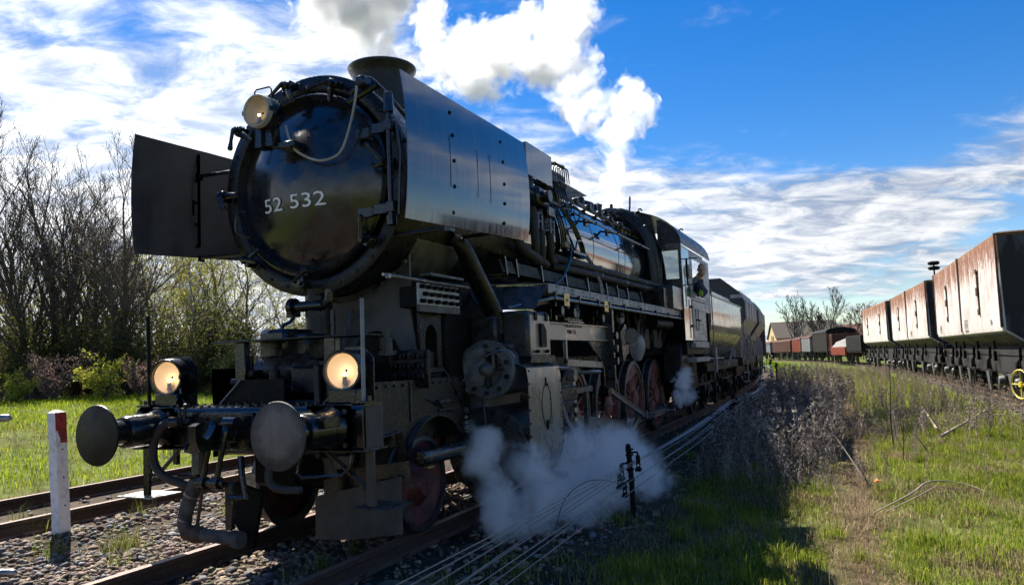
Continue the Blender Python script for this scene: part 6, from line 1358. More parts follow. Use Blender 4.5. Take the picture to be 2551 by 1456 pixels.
def plant_tree(name, key, x, y, s, label, group=None, cat='tree', rz=None, z=None):
    m1, ms = TREEV[key]; t = bpy.data.objects.new(name, None); COL.objects.link(t); tag(t, label, cat, group)
    t.location = (x, y, float(gz(x, y)) if z is None else z); t.scale = (s, s, s); t.rotation_euler[2] = random.uniform(0, 6.28) if rz is None else rz
    o = bpy.data.objects.new('trunk', m1); COL.objects.link(o); o.parent = t
    for nm, me in ms: q = bpy.data.objects.new(nm, me); COL.objects.link(q); q.parent = t
    return t
for i, sd_ in enumerate((3, 8, 21)):      # tall bare trees with many fine upright twigs
    sg, tp = grow(10.5, .17, sd_, 4, first=.12, kids_n=(16, 9, 7, 5), angle=(34, 32, 36, 40), ratio=(.46, .45, .45, .5), up=.10, wig=.07, fork=(3, 2, 2)[i])
    sg[:, 6:8] = np.maximum(sg[:, 6:8], .009); tree_variant(f'bare{i}', sg, tp, 'bark', leaf_quads(tp[::4], .030, sd_, 2, .12, ((.10, .075, .05), (.11, .10, .04)), .4))
for i, sd_ in enumerate((5, 14)):      # birches
    sg, tp = grow(11, .12, sd_, 4, first=.25, kids_n=(18, 7, 6, 5), angle=(48, 45, 45, 40), ratio=(.30, .5, .55, .6), up=.05, droop=.12, wig=.08); sg[:, 6:8] = np.maximum(sg[:, 6:8], .007)
    tree_variant(f'birch{i}', sg, tp, 'birch', leaf_quads(tp[::2], .035, sd_, 1, .1, ((.16, .17, .04), (.12, .10, .045)), .4))
for i, sd_ in enumerate((7, 31)):      # trees just coming into leaf
    sg, tp = grow(9.0, .14, sd_, 4, first=.15, kids_n=(15, 8, 6, 4), angle=(52, 45, 42, 42), ratio=(.42, .48, .5, .5), up=.07, wig=.09); sg[:, 6:8] = np.maximum(sg[:, 6:8], .007)
    tree_variant(f'leafy{i}', sg, tp, 'bark2', leaf_quads(tp, .05, sd_, 3, .18, ((.42, .42, .06), (.33, .38, .06), (.44, .37, .10)), .35))
sg, tp = grow(8.0, .13, 44, 4, first=.2, kids_n=(11, 7, 6, 4), angle=(60, 48, 42, 42), ratio=(.5, .5, .5, .5), up=.05, wig=.11); sg[:, 6:8] = np.maximum(sg[:, 6:8], .0075); tree_variant('spread', sg, tp, 'bark', leaf_quads(tp[::3], .035, 4, 1, .12, ((.16, .14, .06),), .4))
def bushv(key, seed, h, cols, lsize, nper, spread, stems=9, bark='bark'):
    g = np.random.default_rng(seed); S, T = [], []
    for k in range(stems):
        a = g.uniform(0, 6.28); sg, tp = grow(h*g.uniform(.6, 1.1), .028, seed*50+k, 3, lean=0, first=.15, kids_n=(7, 5, 4), angle=(38, 42, 45), ratio=(.42, .5, .5), up=.06, wig=.13, nseg=(6, 4, 3))
        M_ = np.array([[math.cos(a), -math.sin(a), 0], [math.sin(a), math.cos(a), 0], [0, 0, 1]]); tl = g.uniform(.1, .6); sh_ = np.array([[1, 0, tl], [0, 1, 0], [0, 0, 1]])
        for c in (slice(0, 3), slice(3, 6)): sg[:, c] = sg[:, c]@sh_.T@M_.T+np.array([g.normal(0, .2), g.normal(0, .2), 0])*(0 if c.start else 0)
        T.append(tp@sh_.T@M_.T); S.append(sg)
    S = np.concatenate(S); T = np.concatenate(T); S[:, 6:8] = np.maximum(S[:, 6:8], .006)
    tree_variant(key, S, T, bark, leaf_quads(T, lsize, seed, nper, spread, cols, .35))
bushv('forsythia', 61, 1.9, ((.60, .56, .08), (.50, .51, .08), (.36, .40, .08)), .046, 3, .05, 11)
bushv('pink', 62, 2.0, ((.55, .36, .30), (.48, .32, .24), (.22, .15, .09)), .038, 2, .06, 8)
bushv('darkbush', 63, 2.6, ((.10, .12, .035), (.12, .10, .05), (.17, .18, .045)), .050, 3, .16, 11)
bushv('drybush', 64, 2.4, ((.12, .095, .06), (.085, .07, .045), (.14, .12, .06)), .035, 1, .12, 11)
bushv('greenbush', 65, 2.2, ((.11, .15, .04), (.13, .16, .06), (.09, .11, .045)), .045, 3, .12, 10)
fwd = np.array([fw.x, fw.y]); rgt = np.array([math.cos(YAW), math.sin(YAW)])
def at(u, d):     # ground position lying along view bearing u (photo px of 2551) at depth d
    q = np.array([4.41, -4.666])+d*(fwd/np.linalg.norm(fwd)+rgt*(u-1257.7)/1903.6); return float(q[0]), float(q[1])
wood = [ # bearing, depth, kind, scale
 (100, 31, 'bare0', .80), (190, 33, 'bare1', .80), (262, 31, 'bare2', .72), (300, 36, 'birch0', .72), (18, 34, 'birch1', .62), (-60, 31, 'leafy0', .66), (345, 31, 'spread', .74),
 (395, 37, 'leafy0', .72), (455, 33, 'leafy1', .62), (520, 37, 'leafy1', .74), (440, 42, 'birch1', .70), (610, 32, 'spread', .66), (660, 38, 'birch0', .50), (712, 36, 'leafy1', .48),
 (745, 44, 'spread', .58), (140, 43, 'leafy1', .78), (45, 40, 'leafy0', .70), (225, 42, 'birch1', .86), (800, 42, 'leafy0', .52), (865, 46, 'leafy1', .56), (940, 50, 'spread', .66), (545, 50, 'bare0', .70), (1050, 52, 'leafy0', .66),
 (150, 36, 'bare2', .76), (285, 48, 'leafy1', .86), (370, 33, 'bare1', .58), (500, 31, 'birch0', .50), ]
WL = {'bare': 'tall bare tree with fine upright twigs in the wood at left', 'birch': 'slim birch with pale trunk and drooping twigs in the wood', 'leafy': 'tree with fresh yellow green leaves in the wood at left', 'spread': 'wide bare tree with spreading branches at the edge of the wood'}
nth = {u: k for k, u in enumerate(sorted(w_[0] for w_ in wood if w_[1] < 35.5))}
ORD = ('first', 'second', 'third', 'fourth', 'fifth', 'sixth', 'seventh', 'eighth', 'ninth', 'tenth', 'eleventh', 'twelfth', 'thirteenth', 'fourteenth', 'fifteenth')
special = {0: 'tallest bare tree at the left end of the wood, several stems', 6: 'wide spreading bare tree left of the deflector', 11: 'dark spreading tree seen under the left smoke deflector'}
for i, (u_, d_, k_, s_) in enumerate(wood):
    x, y = at(u_, d_); base = k_.rstrip('0123456789')
    s_ *= 1.10
    plant_tree({'bare': 'bare_tree', 'birch': 'birch_tree', 'leafy': 'leafing_tree', 'spread': 'spreading_tree'}[base], k_, x, y, s_, special.get(i, WL[base] if d_ >= 35.5 else f'{ORD[nth[u_]]} front row tree from the left end of the wood, a '+{'bare': 'tall bare one', 'birch': 'slim pale birch', 'leafy': 'yellow green leafing one', 'spread': 'wide bare one'}[base]), None if i in special else 'trees of the wood at left')
bl = [(262, 26.0, 'forsythia', .78, 'bright yellow green flowering shrub on the grass edge by the headlamp'), (128, 26, 'pink', .85, 'shrub with pale pink blossom at the wood edge'), (345, 27, 'pink', .70, None), (30, 25.5, 'forsythia', .62, None), (90, 26.5, 'drybush', .6, None), (425, 27, 'forsythia', .55, None), (540, 29, 'greenbush', .9, None), (490, 30, 'greenbush', .8, None), (620, 31, 'greenbush', .75, None)]
for u_, d_, k_, s_, lab in bl:
    x, y = at(u_, d_); plant_tree('flowering_shrub' if k_ in ('forsythia', 'pink') else 'shrub', k_, x, y, s_, lab or {'forsythia': 'small yellow green shrub before the wood', 'pink': 'small pale pink blossoming shrub before the wood', 'drybush': 'dry brown shrub before the wood', 'greenbush': 'grey green bush before the wood'}[k_], None if lab else 'small shrubs before the wood', 'shrub')
for u_ in range(-160, 1000, 42):
    k_ = random.choice(('darkbush', 'darkbush', 'drybush')); x, y = at(u_+random.uniform(-20, 20), random.uniform(29, 34)); plant_tree('dark_bush' if k_ == 'darkbush' else 'dry_bush', k_, x, y, random.uniform(.8, 1.25), {'darkbush': 'dark leafy bush of the thicket under the trees', 'drybush': 'dry twiggy bush of the thicket under the trees'}[k_], 'bushes of the thicket under the trees', 'bush')
# the thicket behind: a mass of twigs and leaves
g = np.random.default_rng(9); n = 15000; uu = g.uniform(-260, 1080, n); dd = g.uniform(33, 48, n)
px_ = 4.41+dd*(fwd[0]/np.linalg.norm(fwd)+rgt[0]*(uu-1257.7)/1903.6); py_2 = -4.666+dd*(fwd[1]/np.linalg.norm(fwd)+rgt[1]*(uu-1257.7)/1903.6)
pz_2 = .6+3.4*g.random(n)**1.4*(.55+.45*np.sin(uu*.013+1)**2+.25*np.sin(uu*.05))*(1-.5*sstep(uu, 460, 700)); P_ = np.stack([px_, py_2, pz_2], -1)
v1, f1, c1 = leaf_quads(P_, .07, 10, 4, .28, ((.07, .075, .025), (.10, .08, .045), (.22, .25, .045), (.20, .16, .07), (.26, .27, .06)), .4)
obj_of('undergrowth', raw_mesh('undergrowth', v1, f1, K['leaf'], c1), label='dark mass of twigs and young leaves filling the wood', kind='stuff')
seg = np.concatenate([P_[::3]*np.array([1, 1, 0])+np.array([0, 0, .5]), P_[::3]+g.normal(0, .25, (len(P_[::3]), 3)), np.full((len(P_[::3]), 1), .018), np.full((len(P_[::3]), 1), .006)], 1)
v1, f1 = tubes_mesh(seg, 3); obj_of('thicket', raw_mesh('thicket', v1, f1, K['bark']), label='dense thin stems of the thicket inside the wood', kind='stuff')
# far trees and houses beyond the siding
def fartree(key, seed, h, **kw):
    sg, tp = grow(h, h*.022, seed, 4, **kw); sg[:, 6:8] = np.maximum(sg[:, 6:8], .022); tree_variant(key, sg, tp, 'bark2')
fartree('far0', 71, 7.6, first=.22, kids_n=(11, 6, 4, 3), angle=(40, 36, 36, 36), ratio=(.55, .5, .5, .5), up=.12, wig=.07, fork=2)
fartree('far1', 72, 9.2, first=.40, kids_n=(11, 8, 6, 4), angle=(32, 32, 34, 34), ratio=(.42, .45, .5, .5), up=.15, wig=.06, fork=3)
fartree('far2', 73, 6.8, first=.22, kids_n=(17, 10, 6, 4), angle=(55, 42, 38, 38), ratio=(.55, .5, .5, .5), up=.10, wig=.07)
K['ivy'] = K['leaf']
for u_, d_, k_, s_, lab in ((1975, 122, 'far0', 1.1, 'bare tree standing before the yellow gabled house'), (2036, 120, 'far1', .98, 'bare tree with ivy clad stems between the two far houses'), (2113, 112, 'far2', 1.0, 'bare tree with round dense crown beyond the tub wagons'), (2150, 125, 'far2', .75, 'smaller bare tree partly hidden by the farthest tub'), (2000, 165, 'far0', 1.0, 'faint bare tree rising behind the yellow gabled house'), (2085, 140, 'far0', .7, 'bare tree behind the red roofed house')):
    x, y = at(u_, d_); t = plant_tree('far_tree', k_, x, y, s_, lab, None, 'tree', rz=1.0, z=-.4)
    if k_ == 'far1':
        P3 = np.stack([g.normal(0, .35, 900), g.normal(0, .35, 900), g.uniform(.3, 4.2, 900)], -1); v1, f1, c1 = leaf_quads(P3, .14, 5, 1, .05, ((.03, .05, .02),), .3); q = bpy.data.objects.new('ivy', raw_mesh('ivy', v1, f1, K['leaf'], c1)); COL.objects.link(q); q.parent = t
K['yellowwall'] = mat('yellow_plaster_wall', (0.52, 0.40, 0.20), (0.42, 0.31, 0.15), 0.9, scale=.8)
K['brownroof'] = mat('brown_tile_roof', (0.10, 0.08, 0.062), (0.07, 0.058, 0.046), 0.9, scale=2, stretch=(1, 1, 4)); K['redroof'] = mat('red_tile_roof', (0.26, 0.105, 0.065), (0.19, 0.08, 0.055), 0.9, scale=2, stretch=(1, 1, 4))
K['greywall'] = mat('grey_plaster_wall', (0.30, 0.30, 0.31), (0.22, 0.22, 0.23), 0.9, scale=.8)
def house(u_, d_, w, ln, ze, zp, wall, roof, rz, label, wins):
    x, y = at(u_, d_); t = thing('gabled_house', (0, 0, 0), label, 'house'); b = MB(); h = w/2
    b.prism([(-h, -.5), (h, -.5), (h, ze), (0, zp), (-h, ze)], (0, 0, 0), (0, 1, 0), (0, 0, 1), (ln, 0, 0)); wl = part(b, 'wall', wall, t, smooth=0)
    b = MB(); e = .5
    for s in (-1, 1): b.prism([(0, zp+.05), (s*(h+e), ze-.05-e*(zp-ze)/h+.02), (s*(h+e), ze+.10-e*(zp-ze)/h), (0, zp+.22)], (-.25, 0, 0), (0, 1, 0), (0, 0, 1), (ln+.5, 0, 0))
    part(b, 'roof', roof, t, smooth=0); MB().box((ln*.75, -.3, zp-.2), (ln*.75+.6, .3, zp+.8)).build('chimney', K['redroof'], t)
    for fx_, fy_, fz_ in wins:
        if fx_ < 0: b = MB().box((-.04, fy_-.35, fz_), (.02, fy_+.35, fz_+.9))
        else: b = MB().box((fx_, -h-.04, fz_), (fx_+.9, -h+.02, fz_+1.0))
        b.build('window', K['char'], wl)
    t.location = (x, y, -.4); t.rotation_euler[2] = rz
house(1918, 150, 9.0, 11.5, 4.2, 7.0, 'yellowwall', 'brownroof', R(15), 'far house with yellow gable wall and brown roof', ((-1, -1.2, 3.6), (-1, .4, 3.6), (-1, -1.8, 2.2), (3, 0, 2.4), (6, 0, 2.4)))
house(2060, 155, 9.0, 9.0, 3.6, 6.2, 'greywall', 'redroof', R(12), 'far house with red tiled roof behind the wagons', ((-1, 0, 3.4), (2, 0, 2.2), (5, 0, 2.2)))
# far tree line closing the horizon
n = 9000; uu = g.uniform(-900, 3600, n); dd = g.uniform(190, 260, n); P_ = np.stack([4.41+dd*(fwd[0]/np.linalg.norm(fwd)+rgt[0]*(uu-1257.7)/1903.6), -4.666+dd*(fwd[1]/np.linalg.norm(fwd)+rgt[1]*(uu-1257.7)/1903.6), -.5+5.0*g.random(n)**1.3*(.45+.35*np.sin(uu*.011)**2+.2*np.sin(uu*.043+1)**2)], -1)
v1, f1, c1 = leaf_quads(P_, .75, 11, 2, .5, ((.07, .07, .045), (.09, .08, .055), (.06, .075, .04)), .3); obj_of('distant_woods', raw_mesh('distant_woods', v1, f1, K['leaf'], c1), label='hazy grey brown line of far woods on the horizon', kind='stuff')

# ---- grass
def blades(name, n, xy, hgt, wid, cols, label, lean=.5, seed=1, zoff=0):
    g = np.random.default_rng(seed); x, y = xy; n = len(x); z = gz(x, y)+zoff; a = g.uniform(0, 6.28, n); h = hgt*g.lognormal(0, .35, n); l = np.abs(g.normal(0, lean, n))*h; w = wid*g.uniform(.6, 1.4, n)
    wx, wy = -np.sin(a)*w, np.cos(a)*w; lx, ly = np.cos(a)*l, np.sin(a)*l
    b0 = np.stack([x-wx, y-wy, z-.01], -1); b1 = np.stack([x+wx, y+wy, z-.01], -1); m0 = np.stack([x-wx*.7+lx*.35, y-wy*.7+ly*.35, z+h*.6], -1); m1_ = np.stack([x+wx*.7+lx*.35, y+wy*.7+ly*.35, z+h*.6], -1); tp = np.stack([x+lx, y+ly, z+h*np.sqrt(np.maximum(1-np.minimum((l/h)**2*.5, .9), .1))], -1)
    v = np.stack([b0, b1, m1_, m0, tp], 1).reshape(-1, 3); k = np.arange(n)[:, None]*5; f = np.concatenate([k+np.array([[0, 1, 2]]), k+np.array([[0, 2, 3]]), k+np.array([[3, 2, 4]])])
    cc = cols if len(np.shape(cols)) == 2 and len(cols) == n else np.array(cols)[g.integers(0, len(cols), n)]*g.uniform(.65, 1.35, (n, 1))
    return obj_of(name, raw_mesh(name, v, f, K['blade'], np.repeat(cc, 5, 0)), label=label, kind='stuff')
def patch(x, y, f=1.0): return np.sin(x*1.3*f+np.sin(y*.9*f)*1.5)+np.sin(y*1.9*f-x*.8*f+1)+.7*np.sin(x*3.7*f+y*2.9*f)
def mixcols(x, y, seed, bias=0.0):
    g = np.random.default_rng(seed); n = len(x); G = np.array(GREENS)[g.integers(0, len(GREENS), n)]; S_ = np.array(STRAW)[g.integers(0, len(STRAW), n)]
    w = patch(x+3, y-2, .8)+.8*patch(x*2.3, y*2.1)+g.normal(0, .7, n)+bias; k = (w > 1.7)[:, None]; c = np.where(k, S_, G)
    return np.clip(c*g.uniform(.6, 1.3, (n, 1))*(1+.22*patch(x*.7, y*.6)/2.7)[:, None], .01, .6)
def field(n, x0, x1, y0, y1, pw, seed, keep=None, curve=True):
    g = np.random.default_rng(seed); y = y0+(y1-y0)*g.random(n)**pw; x = g.uniform(x0, x1, n)+(xc(y) if curve else 0); k = np.ones(n, bool) if keep is None else keep(x, y, g); return x[k], y[k]
GREENS = ((.20, .26, .026), (.25, .30, .035), (.15, .21, .026), (.32, .31, .07)); STRAW = ((.30, .225, .13), (.22, .165, .10), (.40, .32, .20), (.16, .11, .07))
def k_right(x, y, g): return (g.random(len(x)) < np.clip(.55+.35*patch(x, y), .06, 1))
def offpath(x, y): u = x-xc(y); return np.clip(sstep(u, 4.40, 4.75)+(1-sstep(u, 3.95, 4.2)), .0, 1)
xy_ = field(260000, 4.0, 8.4, -3.6, 16, 1.25, 21, lambda x, y, g: k_right(x, y, g) & (g.random(len(x)) < offpath(x, y)+.01))
blades('grass', 0, xy_, .050, .0038, mixcols(*xy_, 1), 'bright green grass right of the trodden path', seed=31)
xy_ = field(130000, 2.25, 4.1, -3.0, 16, 1.2, 22, lambda x, y, g: k_right(x, y, g) & (g.random(len(x)) < offpath(x, y)*sstep(x-xc(y), 2.1, 2.9)))
blades('grass', 0, xy_, .055, .0038, mixcols(*xy_, 2, -.2), 'darker grass between the track and the trodden path', seed=32)
blades('dry_grass', 0, field(130000, 2.2, 8.2, -3.6, 22, 1.3, 23, lambda x, y, g: g.random(len(x)) < .22-.22*patch(x, y)+.55*(1-offpath(x, y))), .075, .0030, STRAW, 'dry straw and dead stalks lying in the grass', lean=1.5, seed=33)
gt = np.random.default_rng(77); tx, ty = [], []
for x, y in zip(gt.uniform(2.6, 8.2, 210), -3+17*gt.random(210)**1.3):
    if 3.8 < x-xc(y) < 4.6 and gt.random() < .8: continue
    m_ = int(gt.integers(50, 130)); tx.append(x+gt.normal(0, .06, m_)); ty.append(y+gt.normal(0, .06, m_))
blades('grass_tufts', 0, (np.concatenate(tx), np.concatenate(ty)), .13, .0034, GREENS, 'taller green grass tufts across the field', lean=.7, seed=34)
blades('grass', 0, field(60000, 2.6, 7.6, 14, 60, 1.3, 24, lambda x, y, g: g.random(len(x)) < offpath(x, y)), .11, .012, GREENS+((.26, .21, .11),), 'distant grass and dry stalks towards the siding', seed=35)
blades('grass', 0, field(30000, -4.0, 5.0, 50, 110, 1.0, 25, lambda x, y, g: x-xc(y) > 2.0), .16, .03, ((.16, .24, .02), (.20, .28, .03)), 'sunlit green grass strip beyond the sign', seed=36)
blades('grass', 0, field(150000, -24, -6.0, -2.5, 30, 1.15, 26, lambda x, y, g: (g.random(len(x)) < .35+.3*patch(x, y, .5)+.5*sstep(-x, 9, 14)) & (g.random(len(x)) < sstep(-x, 5.6, 6.6))), .085, .0075, ((.28, .36, .022), (.36, .40, .035), (.20, .28, .022)), 'sunlit fresh green grass bank left of the tracks', seed=37)
blades('dry_grass', 0, field(26000, -15, -5.6, -2.5, 20, 1.1, 27, lambda x, y, g: g.random(len(x)) < .6-.3*patch(x, y, .5)), .09, .005, ((.26, .20, .08), (.20, .17, .06)), 'yellowish dry grass on the bank left of the tracks', lean=1.0, seed=38)
tx, ty = [], []
for x, y, m_, sp in ((-2.05, .62, 260, .10), (-2.15, 2.2, 190, .08), (-2.2, 3.1, 130, .08), (-3.35, .75, 90, .08), (-4.0, .9, 60, .06), (.35, .55, 60, .04), (.62, -.1, 90, .08), (.3, 1.0, 40, .05), (-2.6, 3.3, 60, .07), (-1.6, .2, 40, .06), (-2.5, .2, 70, .09), (-1.7, 2.8, 50, .06), (-3.0, 1.6, 30, .06), (1.6, .2, 90, .12), (1.9, 1.1, 70, .1)):
    tx.append(x+gt.normal(0, sp, m_)); ty.append(y+gt.normal(0, sp, m_))
blades('grass_tufts', 0, (np.concatenate(tx), np.concatenate(ty)), .15, .0032, ((.16, .19, .03), (.12, .16, .03), (.26, .22, .09)), 'small grass tufts growing in the ballast', lean=.6, seed=39)

xy_ = field(16000, 1.25, 2.9, -2.2, 9, 1.2, 41, lambda x, y, g: g.random(len(x)) < np.clip(.35+.4*patch(x*1.7, y*1.4), 0, 1)*sstep(x, 1.25, 2.1))
blades('grass', 0, xy_, .075, .0034, mixcols(*xy_, 4, .6), 'rough dark grass and straw between the rail and the signal wires', lean=.8, seed=42)
# ---- dry weeds
def weed(seed, h=1.0, side=14):
    g = np.random.default_rng(seed); S = []; p = np.array([0, 0, 0.]); d = unit((g.normal(0, .12), g.normal(0, .12), 1)); n = 8
    for i in range(n):
        d = unit(d+g.normal(0, .05, 3)); q = p+d*h/n; S.append((*p, *q, .0065*(1-.8*i/n), .0065*(1-.8*(i+1)/n)))
        if i > 1:
            for k in range(side//5):
                a = g.uniform(0, 6.28); e = unit((math.cos(a)*.7, math.sin(a)*.7, g.uniform(.5, 1.1))); L_ = h*.26*(1.1-i/n)*g.uniform(.6, 1.2); q2 = p+e*L_; S.append((*p, *q2, .0035, .002))
                for m_ in range(5):
                    t = g.uniform(.35, 1); c = p+e*L_*t; f_ = unit(e+g.normal(0, .7, 3)); S.append((*c, *(c+f_*.035*g.uniform(.6, 1.6)), .006, .0035))
        p = q
    return np.array(S)
WV = [weed(100+i, 1.0) for i in range(7)]
def weeds(name, xs, ys, hs, sides, tint, label, thick=1.0, seed=3):
    g = np.random.default_rng(seed); allv, allf, allc, o = [], [], [], 0
    VF = []
    for S in WV: S = S.copy(); S[:, 6:8] *= thick; VF.append(tubes_mesh(S, sides))
    for x, y, h in zip(xs, ys, hs):
        v, f = VF[g.integers(0, len(VF))]; a = g.uniform(0, 6.28); c, s_ = math.cos(a), math.sin(a); w = v*h; w = np.stack([w[:, 0]*c-w[:, 1]*s_, w[:, 0]*s_+w[:, 1]*c, w[:, 2]], -1)+np.array([x, y, float(gz(x, y))-.02])
        allv.append(w); allf.append(f+o); o += len(w); allc.append(np.tile(np.array(tint[g.integers(0, len(tint))])*g.uniform(.7, 1.3), (len(w), 1)))
    return obj_of(name, raw_mesh(name, np.concatenate(allv), np.concatenate(allf), K['weed'], np.concatenate(allc)), label=label, kind='stuff')
K['weed'] = mat('dry_weed_stalk', (1, 1, 1), (.75, .72, .7), 0.9, attr=True, scale=30)
g = np.random.default_rng(55)
def wfield(n, x0, x1, y0, y1, pw=1.0): y = y0+(y1-y0)*g.random(n)**pw; return g.uniform(x0, x1, n)+xc(y), y
TW = ((.30, .24, .20), (.21, .17, .145), (.36, .29, .23)); TD = ((.17, .14, .125), (.27, .23, .20), (.11, .09, .08), (.40, .35, .30))
x1, y1 = wfield(760, 2.35, 4.15, 5.8, 20, 1.2); weeds('dry_weeds', x1, y1, g.uniform(.55, 1.05, len(x1))*np.clip((y1-4.5)/3, .5, 1), 3, TD, 'dark thicket of dead weeds right of the locomotive', 1.25, 5)
x1, y1 = wfield(330, 1.9, 4.6, 18, 52, 1.2); weeds('dry_weeds', x1, y1, g.uniform(.6, 1.1, len(x1)), 3, TD, 'dead weeds along the track farther back', 1.8, 6)
x1, y1 = wfield(1000, 4.4, 8.6, 11, 52, 1.35); weeds('dry_weeds', x1, y1, g.uniform(.30, .80, len(x1)), 3, TW, 'sunlit brown dead weeds before the siding', 1.5, 7)
x1, y1 = wfield(70, 3.9, 6.6, 5.5, 14, 1.0); weeds('dry_weeds', x1, y1, g.uniform(.25, .6, len(x1)), 3, TW, 'thin pale stalks standing in the grass', .8, 8)
x1 = np.array([3.55, 3.75, 3.62, 4.0, 3.9, 3.45, 3.3, 3.1, 3.7]); y1 = np.array([6.4, 6.9, 7.3, 7.6, 6.1, 6.8, 6.0, 5.9, 5.7]); weeds('pale_weeds', x1, y1, np.array([.85, .8, .7, .8, .5, .7, .5, .45, .45]), 4, ((.34, .30, .27), (.28, .25, .23)), 'pale fluffy seed stalks at the end of the thicket', 1.5, 9)
def stalk(name, pts, r, label, m_='bark', twigs=()):
    b = MB(); b.tube(pts, r, 6, 4)
    for tw in twigs: b.tube(tw, r if np.isscalar(r) else r[-1], 5, 3)
    o = b.build(name, K[m_], None, org=tuple(pts[0])); tag(o, label, {'tall_stalk': 'stalk', 'stick': 'stick'}.get(name, 'twig')); return o
stalk('tall_stalk', [(4.97, 10.14, -.28), (4.955, 10.14, .23), (4.99, 10.14, .8), (5.0, 10.14, 1.34)], [.014, .011, .008, .005], 'tall thin dead stalk standing highest in the sunlit grass', twigs=([(4.96, 10.14, .2), (4.90, 10.1, .5), (4.93, 10.1, .75)], [(4.97, 10.14, .5), (5.05, 10.2, .8), (5.04, 10.2, .95)]))
stalk('tall_stalk', [(5.02, 8.45, -.28), (5.05, 8.45, .1), (5.06, 8.45, .42)], [.010, .008, .004], 'shorter dead stalk in front of the tall one', twigs=([(5.04, 8.45, 0), (5.12, 8.4, .2), (5.13, 8.4, .35)], [(5.03, 8.45, -.1), (4.95, 8.5, .1), (4.94, 8.5, .25)]))
stalk('tall_stalk', [(5.44, 9.2, -.28), (5.30, 9.2, -.02), (5.14, 9.2, .14)], [.010, .008, .004], 'bent dark stalk leaning left in the grass')
stalk('tall_stalk', [(4.46, 6.51, -.25), (4.22, 7.6, .02), (3.98, 8.4, .30)], [.011, .009, .004], 'long dark stalk leaning over the trodden path')
K['palewood'] = mat('pale_dead_wood', (0.36, 0.29, 0.20), (0.26, 0.21, 0.15), .85, scale=20)
stalk('stick', [(5.77, 11.02, -.16), (6.6, 14.0, -.12), (7.55, 17.42, -.06)], [.030, .026, .016], 'long pale broken branch lying in the sunlit grass', 'palewood', twigs=([(6.6, 14, -.12), (7.0, 14.6, -.1), (7.3, 14.8, -.1)],))
stalk('stick', [(5.92, 16.7, -.08), (5.86, 14.5, -.10), (5.81, 12.2, -.15)], [.014, .022, .024], 'shorter pale stick pointing at the camera in the grass', 'palewood')
stalk('stick', [(4.51, 4.06, -.20), (4.9, 4.85, -.13), (5.13, 5.4, -.08), (5.45, 5.46, -.10), (5.66, 5.31, -.16)], [.006, .010, .008, .005], 'thin grey twig arching over the grass near the path', 'palewood', twigs=([(4.62, 4.15, -.2), (4.95, 4.75, -.14), (5.2, 5.3, -.1)],))
stalk('bramble_shoot', [(2.0, 1.49, -.2), (2.0, 1.55, .0), (2.0, 1.87, .25), (2.0, 2.58, .29), (2.0, 3.46, .13), (2.0, 3.98, -.02), (2.0, 4.5, -.33)], [.005, .005, .004, .003], 'thin arching bramble shoot across the signal wires')
b = MB(); b.sheet([[(4.56, 6.05, -.20), (4.60, 6.09, -.17)], [(4.60, 5.93, -.17), (4.64, 5.97, -.19)]], (0, 0, .004)); K['orange'] = mat('orange_dry_leaf', (0.75, .24, .03), (.6, .18, .03), .6); tag(b.build('fallen_leaf', K['orange'], None, org=(4.6, 6.0, -.2)), 'single orange leaf lying beside the path', 'leaf')
b = MB(); b.box((1.05, .15, -.17), (1.75, .42, -.135), .01, None); tag(b.build('old_board', K['wood'], None, org=(1.4, .3, -.17)), 'weathered board lying on the ballast under the locomotive front', 'board')
